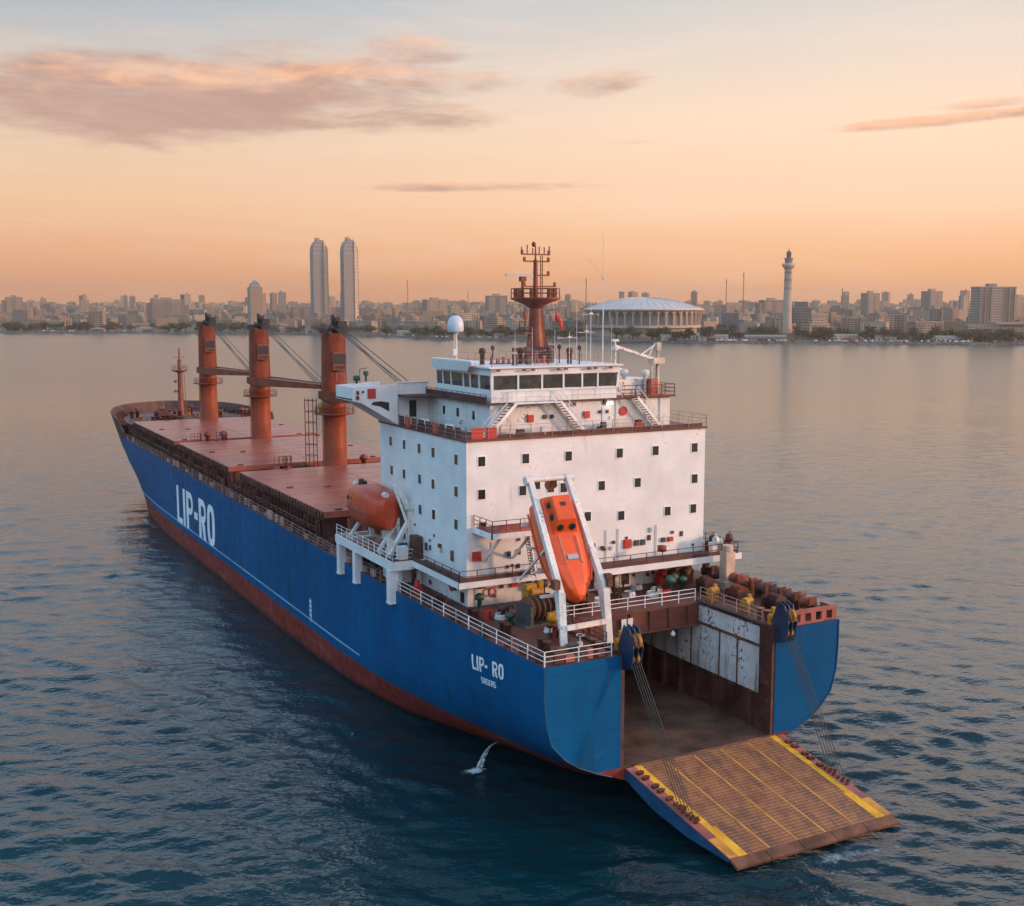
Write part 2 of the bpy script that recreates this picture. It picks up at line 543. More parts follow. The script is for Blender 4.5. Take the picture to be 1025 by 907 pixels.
c = t.mix(t.m('MULTIPLY', rib, t.mapr(n, 0.35, 0.65, 0.15, 0.65)), c, (0.360, 0.150, 0.050))
bp = t.n('ShaderNodeBump', {'Strength': 0.6, 'Distance': 0.05, 'Height': rib})
out(t, **{'Base Color': c, 'Roughness': 0.6, 'Normal': bp.outputs[0]})
M['ramp'] = m
M['pinkred'] = paint('faded_red_paint', (0.330, 0.095, 0.075), 0.3, 0.55, 0.3, 1.2, 0.2)
M['stripe'] = paint('worn_yellow_stripe', (0.72, 0.36, 0.012), 0.28, 0.6, 0.25, 2.2, 0.0, rust_col=(0.16, 0.075, 0.03))
M['stripe_thin'] = paint('worn_orange_lane_line', (0.58, 0.26, 0.035), 0.3, 0.6, 0.3, 2.0, 0.0, rust_col=(0.16, 0.075, 0.03))
M['white_mark'] = paint('white_lettering_paint', (0.80, 0.82, 0.84), 0.12, 0.5, 0.08, 1.0, 0.4, rust_col=(0.10, 0.20, 0.34))
M['line_mark'] = paint('pale_blue_line_paint', (0.18, 0.36, 0.52), 0.55, 0.5, 0.2, 0.5, 0.0, rust_col=(0.02, 0.12, 0.30))
M['crew_grey'] = plain('charcoal_steel', (0.05, 0.05, 0.055), 0.5)

# ====================================================================== THE SHIP
CX = 53.9
ROOT = (CX, 165.0, 0.0)
ship = thing('cargo_ship', 'large blue-hulled cargo ship with red hatch covers, white deckhouse and lowered stern ramp', 'ship', ROOT)


def sp(mb, name, mats, parent=None, base=None, bevel=0.0):
    """a part (or sub-part) of the ship whose vertices are written in world coordinates"""
    base = ROOT if base is None else base
    par = ship if parent is None else parent
    po = Vector((0, 0, 0))
    q = par
    while q is not None:
        po += q.location
        q = q.parent
    o = mb.build(name, mats, par, base=base, bevel=bevel)
    o.location = Vector(base) - po
    return o


# ---------------------------------------------------------------- hull
ST = {
    70: [(14.05, 12.8), (14.05, 10.5), (13.9, 8.5), (13.4, 6.8), (12.2, 5.5), (11.0, 4.7), (9.5, 4.0), (8.2, 3.5), (7.0, 3.0), (5.5, 2.7), (3, 2.6), (0, 2.6)],
    80: [(14.5, 12.8), (14.5, 10.5), (14.2, 8.3), (13.7, 6.3), (12.7, 4.6), (11.4, 3.2), (9.8, 2.1), (8.2, 1.2), (6.8, 0.5), (5.9, 0), (4, -0.8), (0, -1.2)],
    90: [(14.7, 12.8), (14.7, 10.5), (14.65, 8.0), (14.4, 5.8), (13.8, 4.0), (12.9, 2.6), (11.7, 1.4), (10.4, 0.6), (9.2, 0), (8, -0.7), (5, -1.5), (0, -2)],
    101: [(14.8, 12.8), (14.8, 10.5), (14.8, 8.0), (14.75, 5.8), (14.6, 4.0), (14.2, 2.5), (13.7, 1.2), (13.2, 0.4), (12.8, -0.2), (11, -1.0), (6, -2), (0, -2)],
    115: [(14.8, 12.8), (14.8, 10.5), (14.8, 8.0), (14.8, 5.8), (14.8, 4.0), (14.75, 2.5), (14.65, 1.2), (14.5, 0.3), (14.3, -0.3), (13, -1.2), (7, -2), (0, -2)],
    135: [(14.8, 12.8), (14.8, 10.5), (14.8, 8.0), (14.8, 5.8), (14.8, 4.0), (14.8, 2.5), (14.8, 1.2), (14.8, 0.2), (14.7, -0.5), (14, -1.4), (8, -2), (0, -2)],
    200: [(14.8, 12.8), (14.8, 10.5), (14.8, 8.0), (14.8, 5.8), (14.8, 4.0), (14.8, 2.5), (14.8, 1.2), (14.8, 0.2), (14.7, -0.5), (14, -1.4), (8, -2), (0, -2)],
    220: [(14.8, 12.8), (14.78, 10.5), (14.7, 8.0), (14.5, 5.8), (14.3, 4.0), (14.0, 2.5), (13.8, 1.2), (13.6, 0.2), (13.4, -0.5), (12.5, -1.4), (7, -2), (0, -2)],
    234: [(14.8, 12.8), (14.6, 10.5), (14.2, 8.0), (13.4, 5.8), (12.6, 4.0), (11.8, 2.5), (11.2, 1.2), (10.8, 0.2), (10.5, -0.5), (9, -1.4), (5, -2), (0, -2)],
    244.5: [(14.5, 12.8), (14.0, 10.5), (13.0, 8.0), (11.6, 5.8), (10.2, 4.0), (9.0, 2.5), (8.1, 1.2), (7.6, 0.2), (7.2, -0.5), (6, -1.4), (3, -2), (0, -2)],
    253.5: [(13.4, 12.8), (12.5, 10.5), (10.9, 8.0), (8.8, 5.8), (6.9, 4.0), (5.4, 2.5), (4.4, 1.2), (3.9, 0.2), (3.6, -0.5), (3, -1.4), (1.5, -2), (0, -2)],
    260: [(11.4, 12.8), (10.2, 10.5), (8.1, 8.0), (5.8, 5.8), (3.9, 4.0), (2.5, 2.5), (1.5, 1.2), (1.0, 0.2), (0.8, -0.5), (0.6, -1.4), (0.3, -2), (0, -2)],
    265.5: [(8.2, 12.8), (6.6, 10.5), (4.4, 8.0), (2.3, 5.8), (0.9, 4.0), (0.25, 2.6), (0.05, 2.3), (0.04, 2.2), (0.03, 2.1), (0.02, 2.0), (0.01, 1.9), (0, 1.8)],
    269: [(4.0, 12.8), (2.4, 10.6), (0.8, 8.4), (0.1, 7.6), (0.08, 7.4), (0.06, 7.3), (0.05, 7.2), (0.04, 7.1), (0.03, 7.0), (0.02, 6.9), (0.01, 6.8), (0, 6.7)],
    270.4: [(0.15, 12.8), (0.1, 11.4), (0.08, 11), (0.07, 10.9), (0.06, 10.8), (0.05, 10.7), (0.05, 10.6), (0.04, 10.5), (0.03, 10.4), (0.02, 10.3), (0.01, 10.2), (0, 10.1)],
}
SK = sorted(ST)
SA = np.array([ST[k] for k in SK], float)          # station, point, (off, z)


def section(y):
    """Hermite interpolation between stations"""
    y = min(max(y, SK[0]), SK[-1])
    i = min(max(int(np.searchsorted(SK, y, 'right')) - 1, 0), len(SK) - 2)
    y0, y1 = SK[i], SK[i + 1]
    t = (y - y0) / (y1 - y0)

    def slope(k):
        if k == 0 or k == len(SK) - 1:
            return np.zeros_like(SA[0]) if k else (SA[1] - SA[0]) / (SK[1] - SK[0])
        a = (SA[k] - SA[k - 1]) / (SK[k] - SK[k - 1])
        b = (SA[k + 1] - SA[k]) / (SK[k + 1] - SK[k])
        return np.where(a * b > 0, 2 * a * b / np.where(a + b == 0, 1, a + b), 0)
    m0, m1 = slope(i) * (y1 - y0), slope(i + 1) * (y1 - y0)
    h00, h10, h01, h11 = 2 * t**3 - 3 * t**2 + 1, t**3 - 2 * t**2 + t, -2 * t**3 + 3 * t**2, t**3 - t**2
    return h00 * SA[i] + h10 * m0 + h01 * SA[i + 1] + h11 * m1


def half(y, z):
    s = section(y)
    return float(np.interp(z, s[::-1, 1][1:], s[::-1, 0][1:]))


GAP = 7.4                                            # half width of the stern opening
FLOOR = 4.0
hull = MB()
ys = list(np.arange(70, 120, 2.5)) + list(np.arange(120, 210, 10)) + list(np.arange(210, 262, 2.0)) + [264, 266, 267.5, 268.4, 269, 269.8, 270.4]
rows = [section(y) for y in ys]
for s in (-1, 1):
    vs = [(CX + s * o, y, z) for y, row in zip(ys, rows) for o, z in row]
    n = 12
    fs = []
    for i in range(len(ys) - 1):
        for j in range(n - 1):
            fs.append((i * n + j, i * n + j + 1, (i + 1) * n + j + 1, (i + 1) * n + j))
    hull.add(vs, fs, True)
    # transom plating beside the opening, 3 cm inside the shell's aft edge
    s70 = [(o, z) for o, z in ST[70] if o > GAP]
    zin = float(np.interp(GAP, [7.0, 8.2], [3.0, 3.5]))
    poly = s70 + [(GAP, zin), (GAP, 12.8)]
    hull.add([(CX + s * o, 70.0, z) for o, z in poly], [tuple(range(len(poly)))])
low = [(-GAP, 3.17), (-7, 3.0), (-5.5, 2.7), (-3, 2.6), (3, 2.6), (5.5, 2.7), (7, 3.0), (GAP, 3.17), (GAP, FLOOR - .02), (-GAP, FLOOR - .02)]
hull.add([(CX + o, 70.0, z) for o, z in low], [tuple(range(len(low)))])
hull_o = sp(hull, 'hull', M['hull'])

# half-round guard along the edge of the transom and a pale line low on the side
for s in (-1, 1):
    e = MB()
    pts = [(CX + s * (o + .02), 69.97, z) for o, z in ST[70][:8]]
    e.path(pts, 0.07, 6)
    sp(e, 'transom_edge', M['bluepart'], hull_o)
yy = list(np.arange(106, 248, 2.0))
for s in (-1, 1):
    ln = MB()
    for a, b in zip(yy[:-1], yy[1:]):
        q = []
        for y_ in (a, b):
            for z_ in (4.0, 4.13):
                q.append((CX + s * (half(y_, z_) + .06), y_, z_))
        ln.add([q[0], q[2], q[3], q[1]], [(0, 1, 2, 3)])
        ln.add([(CX + s * half(a, 4.13), a, 4.15), (CX + s * half(b, 4.13), b, 4.15), q[3], q[1]], [(0, 1, 2, 3)])
    sp(ln, 'rubbing_strake', M['line_mark'], hull_o)


# ---------------------------------------------------------------- lettering (plates a few mm proud of the shell)
def ring(cx, cz, w_, h_, st, r, a0=0, a1=360, n=20):
    """rounded-rectangle ring as quads; st = stroke"""
    def pt(ang, wv, hv, rv):
        c_, s_ = math.cos(R(ang)), math.sin(R(ang))
        x_ = max(0, wv / 2 - rv) * (1 if c_ > 1e-6 else -1 if c_ < -1e-6 else 0) + rv * c_
        z_ = max(0, hv / 2 - rv) * (1 if s_ > 1e-6 else -1 if s_ < -1e-6 else 0) + rv * s_
        return cx + x_, cz + z_
    qs = []
    angs = []
    k = n
    for i in range(k + 1):
        angs.append(a0 + (a1 - a0) * i / k)
    for a, b in zip(angs[:-1], angs[1:]):
        qs.append([pt(a, w_, h_, r), pt(b, w_, h_, r), pt(b, w_ - 2 * st, h_ - 2 * st, max(r - st, .02)), pt(a, w_ - 2 * st, h_ - 2 * st, max(r - st, .02))])
    return qs


def rect(x0, x1, z0, z1, nx=1, nz=4):
    qs = []
    for i in range(nx):
        for j in range(nz):
            a, b = x0 + (x1 - x0) * i / nx, x0 + (x1 - x0) * (i + 1) / nx
            c_, d_ = z0 + (z1 - z0) * j / nz, z0 + (z1 - z0) * (j + 1) / nz
            qs.append([(a, c_), (b, c_), (b, d_), (a, d_)])
    return qs


def glyph(ch):
    """unit-height letters, returns quads and advance width"""
    t_ = 0.19
    if ch == 'L':
        return rect(0, t_, 0, 1) + rect(t_, .50, 0, t_ * .9), .58
    if ch == 'I':
        return rect(0, t_, 0, 1), .30
    if ch in 'PR':
        q = rect(0, t_, 0, 1)
        q += rect(t_, .33, 1 - t_ * .85, 1, nz=1) + rect(t_, .33, .42, .42 + t_ * .85, nz=1)
        q += [[(a + .33, b) for a, b in z] for z in
              [[(0.29 * math.cos(R(a)) * 1.0 if False else 0, 0)] for a in ()]]
        k = 10
        for i in range(k):
            a, b = R(-90 + 180 * i / k), R(-90 + 180 * (i + 1) / k)
            ro, ri, cz = .29, .29 - t_ * .85, .71
            wx = .85
            q.append([(.33 + ri * wx * math.cos(a), cz + ri * math.sin(a)), (.33 + ro * wx * math.cos(a), cz + ro * math.sin(a)),
                      (.33 + ro * wx * math.cos(b), cz + ro * math.sin(b)), (.33 + ri * wx * math.cos(b), cz + ri * math.sin(b))])
        if ch == 'R':
            q.append([(.36, 0), (.36 + t_, 0), (.30 + t_ * .8, .42), (.22, .42)])
        return q, .66
    if ch == 'O':
        q = []
        k = 24
        for i in range(k):
            a, b = 2 * math.pi * i / k, 2 * math.pi * (i + 1) / k
            def sup(th, rx, rz, e=.72):
                c_, s_ = math.cos(th), math.sin(th)
                return (.29 + rx * math.copysign(abs(c_) ** e, c_), .5 + rz * math.copysign(abs(s_) ** e, s_))
            q.append([sup(a, .29, .5), sup(b, .29, .5), sup(b, .29 - t_, .5 - t_ * .85), sup(a, .29 - t_, .5 - t_ * .85)])
        return q, .66
    if ch == '-':
        return rect(0, .30, .40, .58, nz=1), .40
    if ch == 'A':
        return rect(0, t_, 0, .8, nz=3) + rect(.38, .38 + t_, 0, .8, nz=3) + rect(0, .57, .8, 1, nz=1) + rect(t_, .38, .36, .52, nz=1), .66
    if ch == 'E':
        return rect(0, t_, 0, 1) + rect(t_, .46, 0, t_ * .8, nz=1) + rect(t_, .42, .42, .57, nz=1) + rect(t_, .46, 1 - t_ * .8, 1, nz=1), .56
    if ch == 'S':
        return (rect(0, .5, .84, 1, nz=1) + rect(0, .18, .5, .84, nz=1) + rect(0, .5, .42, .58, nz=1) +
                rect(.32, .5, .16, .42, nz=1) + rect(0, .5, 0, .16, nz=1)), .60
    return [], .35


def letter_mesh(text, y_start, z0, hgt, wscale, parent, name, inset=0.03, slope=0.0):
    """text that runs aft (towards -Y) along the port side"""
    adv = 0
    for ch in text:
        q, a = glyph(ch)
        mb = MB()
        for quad in q:
            vs = []
            for x_, z_ in quad:
                y_ = y_start - (adv + x_) * hgt * wscale
                zz = z0 + z_ * hgt + slope * (adv + x_) * hgt * wscale
                vs.append((CX - half(y_, zz) - inset, y_, zz))
            mb.add(vs, [(0, 1, 2, 3)])
        if q:
            sp(mb, name, M['white_mark'], parent)
        adv += a


letter_mesh('LIP-RO', 189.6, 3.9, 6.1, 1.30, hull_o, 'hull_letter', slope=0.006)
letter_mesh('LIP-', 80.9, 9.75, 1.25, 1.15, hull_o, 'stern_letter', slope=0.10)
letter_mesh('RO', 77.5, 10.08, 1.25, 1.15, hull_o, 'stern_letter', slope=0.10)
letter_mesh('SASEAS', 79.6, 8.95, .5, 1.35, hull_o, 'port_letter', slope=0.10)
# draught marks near midships
dm = MB()
for k in range(5):
    z_ = 3.9 + k * .52
    for y0, y1, a, b in ((121.5, 121.15, 0, .34), (121.05, 120.75, .0, .12), (121.05, 120.75, .22, .34)):
        dm.add([(CX - half(121, z_) - .03, y0, z_ + a), (CX - half(121, z_) - .03, y1, z_ + a), (CX - half(121, z_) - .03, y1, z_ + b), (CX - half(121, z_) - .03, y0, z_ + b)], [(0, 1, 2, 3)])
dm.add([(CX - half(121, 5) - .028, 121.1, 3.9), (CX - half(121, 5) - .028, 120.95, 3.9), (CX - half(121, 5) - .028, 120.95, 6.6), (CX - half(121, 5) - .028, 121.1, 6.6)], [(0, 1, 2, 3)])
sp(dm, 'draught_mark', M['white_mark'], hull_o)
# hull openings and scupper stains aft
sc = MB()
for (y_, z_) in ((92.5, 10.9), (88.0, 10.2), (84.6, 9.4), (104, 9.9)):
    for k in range(1):
        sc.tube((CX - half(y_, z_) - .02, y_, z_), (CX - half(y_, z_) + .3, y_, z_), .17, n=8)
sp(sc, 'scupper', M['black'], hull_o)

# ---------------------------------------------------------------- main deck
DK = 12.8
dk = MB()


def deck_strip(y0, y1, lo, hi, z=DK):
    """deck between offsets lo(y) and hi(y)"""
    ysn = np.linspace(y0, y1, max(2, int((y1 - y0) / 4)))
    vs = []
    for y_ in ysn:
        vs += [(CX + lo(y_), y_, z), (CX + hi(y_), y_, z)]
    dk.add(vs, [(2 * i, 2 * i + 1, 2 * i + 3, 2 * i + 2) for i in range(len(ysn) - 1)])


hb = lambda y_: section(y_)[0][0] - .01
deck_strip(70.02, 80.5, lambda y_: -hb(y_), lambda y_: -GAP)
deck_strip(70.02, 80.5, lambda y_: GAP, lambda y_: hb(y_))
deck_strip(80.5, 269.5, lambda y_: -hb(y_), lambda y_: hb(y_))
sp(dk, 'main_deck', M['deck'])

# ---------------------------------------------------------------- vehicle deck inside the stern
gf = MB().box(CX - GAP, CX + GAP, 70.05, 150, FLOOR - .3, FLOOR)
sp(gf, 'vehicle_deck', M['garage_floor'])
for s in (-1, 1):
    gw = MB()
    x0 = CX + s * GAP
    gw.box(min(x0, x0 + s * .2), max(x0, x0 + s * .2), 70.1, 150, FLOOR + .01, 6.9)
    for y_ in np.arange(72.5, 140, 2.45):
        gw.box(min(x0, x0 - s * .42), max(x0, x0 - s * .42), y_, y_ + .45, FLOOR + .01, 6.9)
    gw.box(min(x0, x0 - s * .12), max(x0, x0 - s * .12), 70.1, 140, 6.78, 6.98)
    sp(gw, 'garage_frame', M['brown'])
    gp = MB().box(min(x0 - s * .06, x0 + s * .2), max(x0 - s * .06, x0 + s * .2), 71.7, 150, 6.98, DK - .25)
    for y_ in (74.6, 77.0, 81, 87, 93):
        gp.mat(1).box(min(x0 - s * .11, x0 - s * .06), max(x0 - s * .11, x0 - s * .06), y_, y_ + .16, 7.0, 10.9).mat(0)
    gp.mat(1).box(min(x0 - s * .16, x0 - s * .06), max(x0 - s * .16, x0 - s * .06), 71.7, 110, 10.9, 11.12).mat(0)
    sp(gp, 'garage_side_panel', [M['panel'], M['rust']])
    jp = MB().box(min(x0 - s * .3, x0 + s * .25), max(x0 - s * .3, x0 + s * .25), 70.06, 71.65, FLOOR + .02, DK - .02)
    for z_ in (5.2, 6.6, 8, 9.4, 10.8):
        jp.box(min(x0 - s * .45, x0 - s * .3), max(x0 - s * .45, x0 - s * .3), 70.3, 71.3, z_, z_ + .3)
    sp(jp, 'door_jamb', M['brown'])
    cp = MB().box(min(x0 - s * .28, x0 + s * .3), max(x0 - s * .28, x0 + s * .3), 70.06, 80.3, DK + .01, DK + .2)
    sp(cp, 'coaming_edge', M['brown'])
ge = MB().box(CX - GAP, CX + GAP, 150, 150.3, FLOOR, DK - .1)
sp(ge, 'garage_end_bulkhead', M['brown'])
gc = MB().box(CX - GAP, CX + GAP, 80.6, 150, 11.2, 11.4)
for y_ in np.arange(82, 120, 2.4):
    gc.box(CX - GAP, CX + GAP, y_, y_ + .2, 10.8, 11.2)
sp(gc, 'garage_ceiling', M['brown'])
bm_ = MB().box(CX - GAP + .02, CX + GAP - .02, 80.1, 80.6, 10.75, DK + .06)
bm_.box(CX - GAP + .02, CX + GAP - .02, 79.9, 80.1, DK - .14, DK + .06).box(CX - GAP + .02, CX + GAP - .02, 79.9, 80.1, 10.75, 10.95)
for x_ in np.arange(CX - 6, CX + 7, 2.0):
    bm_.box(x_, x_ + .1, 79.92, 80.1, 10.95, DK - .14)
cb = sp(bm_, 'stern_cross_beam', M['deck'])
pl = MB().box(52.95, 53.45, 79.82, 79.9, 11.3, 12.3).box(53.6, 54.1, 79.82, 79.9, 11.3, 12.3)
sp(pl, 'warning_plate', M['white'], cb)
lp = MB().lathe([(.05, .5), (.22, .25), (.22, .05), (.0, .0)], (58.2, 79.7, 10.2), 8)
sp(lp, 'hanging_lamp', M['white'], cb)

# ---------------------------------------------------------------- stern ramp
RW = 6.70
H0, H1 = Vector((54.5, 69.9, FLOOR + .02)), Vector((56.35, 59.15, .75))
ax = (H1 - H0)
RL = ax.length
ay = ax.normalized()
axx = Vector((1, 0, 0))
an = axx.cross(-ay).normalized()
if an.z < 0:
    an = -an


def rp(u, v, h=0.0):
    """ramp coordinates: u across (+ starboard), v down the ramp from the hinge, h above the plate"""
    return H0 + axx * u + ay * v + an * h


def rbox(mb, u0, u1, v0, v1, h0, h1):
    vs = [rp(u0, v0, h0), rp(u1, v0, h0), rp(u1, v1, h0), rp(u0, v1, h0), rp(u0, v0, h1), rp(u1, v0, h1), rp(u1, v1, h1), rp(u0, v1, h1)]
    return mb.add(vs, [(0, 3, 2, 1), (4, 5, 6, 7), (0, 1, 5, 4), (1, 2, 6, 5), (2, 3, 7, 6), (3, 0, 4, 7)])


rb = MB()
# tapered body: deep at the hinge and mid length, thin at the toe
W2 = RW + .95
prof = [(0.15, -0.08, -0.9), (3.5, -0.08, -1.35), (7.0, -0.08, -1.15), (RL - .5, -0.08, -0.34)]
for a, b in zip(prof[:-1], prof[1:]):
    vs = [rp(-W2, a[0], a[2]), rp(W2, a[0], a[2]), rp(W2, a[0], a[1]), rp(-W2, a[0], a[1]),
          rp(-W2, b[0], b[2]), rp(W2, b[0], b[2]), rp(W2, b[0], b[1]), rp(-W2, b[0], b[1])]
    rb.add(vs, [(0, 1, 5, 4), (3, 7, 6, 2), (0, 4, 7, 3), (1, 2, 6, 5)])
rb.add([rp(-W2, prof[0][0], prof[0][2]), rp(W2, prof[0][0], prof[0][2]), rp(W2, prof[0][0], prof[0][1]), rp(-W2, prof[0][0], prof[0][1])], [(0, 1, 2, 3)])
rb.add([rp(-W2, RL - .5, -.34), rp(W2, RL - .5, -.34), rp(W2, RL - .5, -.08), rp(-W2, RL - .5, -.08)], [(0, 1, 2, 3)])
for s in (-1, 1):
    for v_ in np.arange(1, RL - 2, 1.5):
        rbox(rb, s * W2, s * (W2 + .06), v_, v_ + .09, -0.35, -.1)
ramp = sp(rb, 'stern_ramp', M['bluepart'])
rd = rbox(MB(), -RW + .402, RW - .402, 0.0, RL - .45, -.08, 0.0)
sp(rd, 'ramp_deck', M['ramp'], ramp)
for s in (-1, 1):
    ys_ = rbox(MB(), s * RW - .4 if s > 0 else -RW - .15, s * RW + .15 if s > 0 else -RW + .4, 0.0, RL - .45, -.078, .012)
    rbox(ys_, s * RW - .62 if s > 0 else -RW - .15, s * RW + .15 if s > 0 else -RW + .62, RL - 3.6, RL - .45, -.076, .016)
    sp(ys_, 'edge_stripe', M['stripe'], ramp)
    mg = rbox(MB(), s * RW + (.152 if s > 0 else -W2 + RW), s * RW + (W2 - RW if s > 0 else -.152), 0.1, RL - .45, -.078, .004)
    mg.mat(1)
    rbox(mg, s * RW + (.17 if s > 0 else -W2 + RW + .04), s * RW + (W2 - RW - .04 if s > 0 else -.17), RL - 2.6, RL - .5, -.05, .009)
    sp(mg, 'ramp_margin', [M['pinkred'], M['stripe_thin']], ramp)
    # lifting lugs, dogs and shackles on the margins
    for k, v_ in enumerate(np.array((.8, 1.45, 2.5, 3.1, 4.05)) + (.25 if s > 0 else 0)):
        lg = rbox(MB(), s * (RW + .28) - .1, s * (RW + .28) + .1, v_, v_ + .3, 0, .22)
        rbox(lg, s * (RW + .58) - .12, s * (RW + .58) + .12, v_ + .1, v_ + .35, 0, .2)
        lg.tube(rp(s * (RW + .12), v_ + .2, .2), rp(s * (RW + .72), v_ + .2, .2), .09, n=7)
        sp(lg, 'ramp_dog', M['brown'], ramp)
    for k in range(6):
        v_ = 4.9 + k * .42
        lg = rbox(MB(), s * (RW + .5) - .12, s * (RW + .5) + .14, v_, v_ + .12, 0, .26 + .16 * (k % 3))
        lg.tube(rp(s * (RW + .5) - .2, v_ + .06, .25), rp(s * (RW + .5) + .22 + .1 * (k % 2), v_ + .06, .25), .08, n=7)
        sp(lg, 'lifting_lug', M['brown'], ramp)
for u_ in (-4.1, -1.5, 1.1, 3.9):
    st_ = rbox(MB(), u_ - .07, u_ + .07, .3, RL - .5, -.077, .010)
    sp(st_, 'lane_line', M['stripe_thin'], ramp)
for k in range(5):
    u0 = -W2 + k * (2 * W2 / 5)
    fl = MB()
    vs = [rp(u0 + .03, RL - .44, .0), rp(u0 + 2 * W2 / 5 - .03, RL - .44, .0), rp(u0 + 2 * W2 / 5 - .03, RL + .35, -.18), rp(u0 + .03, RL + .35, -.18)]
    fl.slab(vs, -an * .2)
    sp(fl, 'ramp_flap', M['rust'], ramp)
hg = MB()
hg.tube(rp(-RW, -.02, -.05), rp(RW, -.02, -.05), .14, n=8)
sp(hg, 'ramp_hinge', M['rust'], ramp)

# sheave blocks on the quarters and the ramp falls
for s, xs in ((-1, CX - GAP + .55), (1, CX + GAP + .55)):
    bk = MB()
    yb = 69.35
    for dx in (-.42, 0, .42):
        pts = [(xs + dx, yb + .9, 11.6), (xs + dx, yb - .35, 12.0), (xs + dx, yb - .65, 13.6), (xs + dx, yb - .1, 14.9), (xs + dx, yb + .7, 15.1), (xs + dx, yb + 1.3, 13.6), (xs + dx, yb + 1.3, 12.3)]
        bk.slab(pts, (.09, 0, 0))
    bk.box(xs - .5, xs + .55, yb + .62, yb + 1.2, 12.6, 13.0)
    bko = sp(bk, 'sheave_block', M['blockblue'])
    for (zc, rr, yc) in ((14.0, .60, yb - .1), (12.7, .50, yb + .05), (13.4, .42, yb + .7)):
        for dx in (-.22, .22):
            sh = MB().lathe([(rr * .55, -.1), (rr, -.1), (rr * .86, 0), (rr, .1), (rr * .55, .1)], (xs + dx + .04, yc, zc), 14, axis=(1, 0, 0))
            sp(sh, 'sheave', M['rust'] if dx < 0 else M['yellow'], bko)
    yl = MB().cbox((xs - .3, yb + 1.6, DK + .2), .4, .4, .8).cbox((xs + .15, yb + 1.85, DK + .2), .3, .3, 1.3).lathe([(.25, 0), (.25, .4)], (xs - .6, yb + 1.5, DK + .8), 9, axis=(1, 0, 0))
    sp(yl, 'block_pedestal', M['yellow'], bko)
    for k in range(5):
        top_ = Vector((xs - .38 + k * .2, yb - .35, 12.4))
        bot = rp(s * (RW + .5), 5.0 + k * .42, .5)
        rpz = MB().tube(top_, bot, .035, n=5)
        sp(rpz, 'ramp_wire', M['rope'])

# ---------------------------------------------------------------- deck edge railings and bulwarks
aft_rail = MB().railing([(CX - hb(70.2) + .15, 70.2, DK), (CX - GAP - .8, 70.2, DK)], 1.1, 3, 2.4, .05, .03)
sp(aft_rail, 'stern_railing', M['white_rail'])
pr = MB()
pts = [(CX - hb(y_) + .12, y_, DK) for y_ in np.arange(70.2, 98, 4.6)]
pr.railing(pts, 1.1, 3, 2.3, .05, .028)
sp(pr, 'side_railing', M['white_rail'])
random.seed(11)
for y_ in np.arange(71, 97, 1.15):
    if random.random() < .5:
        sp(MB().box(CX - hb(y_) + .2, CX - hb(y_) + .5, y_, y_ + random.uniform(.3, 1.0), DK + .02, DK + random.uniform(.35, .8)), 'rail_stiffener', M['brown'])
for x_ in np.arange(CX - 13, CX - GAP - 1, .95):
    if random.random() < .7:
        sp(MB().box(x_, x_ + random.uniform(.4, .85), 70.35, 70.6, DK + .02, DK + random.uniform(.5, .95)), 'rail_stiffener', random.choice([M['brown'], M['pinkred']]))
for s in (-1, 1):
    fr = MB()
    pts = [(CX + s * (hb(y_) - .12), y_, DK) for y_ in np.arange(98 if s < 0 else 112, 236.1, 4.6)]
    fr.railing(pts, 1.1, 3, 1.9, .04, .022)
    sp(fr, 'side_railing', M['side_rail'])
    for y_ in np.arange(100, 236, 2.3):
        if random.random() < .8:
            wb = MB().box(min(CX + s * (hb(y_) - .5), CX + s * (hb(y_) - .25)), max(CX + s * (hb(y_) - .5), CX + s * (hb(y_) - .25)), y_, y_ + random.uniform(.35, 1.6), DK + .01, DK + random.uniform(.4, 1.05))
            sp(wb, 'rail_stiffener', random.choice([M['brown'], M['brown'], M['side_rail']]))
# starboard quarter bulwark with freeing ports
sbk = MB()
y0 = 70.12
xa, xb = CX + GAP + 1.5, CX + hb(70.2) - .1
sbk.box(xa, xb, y0, y0 + .14, DK + .9, DK + 1.25).box(xa, xb, y0, y0 + .14, DK + .01, DK + .2)
for x_ in np.linspace(xa, xb - .5, 5):
    sbk.box(x_, x_ + .5, y0 + .002, y0 + .138, DK + .2, DK + .9)
for y_ in np.arange(70.4, 84, 2.2):
    sbk.box(CX + hb(y_) - .3, CX + hb(y_) - .16, y_, y_ + 1.5, DK + .01, DK + 1.1)
sp(sbk, 'quarter_bulwark', M['pinkred'])
xr = MB().railing([(CX - GAP + .3, 80.35, DK + .06), (CX + GAP - .3, 80.35, DK + .06)], 1.1, 3, 1.75, .05, .032)
sp(xr, 'cross_beam_railing', M['white_rail'])
sr = MB().railing([(CX + GAP + .15, 71.9, DK + .2), (CX + GAP + .15, 80.2, DK + .2)], 1.1, 3, 1.6, .05, .03)
sp(sr, 'slot_railing', M['side_rail'])
sr = MB().railing([(CX - GAP - .15, 71.9, DK + .2), (CX - GAP - .15, 80.2, DK + .2)], 1.1, 3, 1.6, .045, .035)
sp(sr, 'slot_railing', M['brown'])

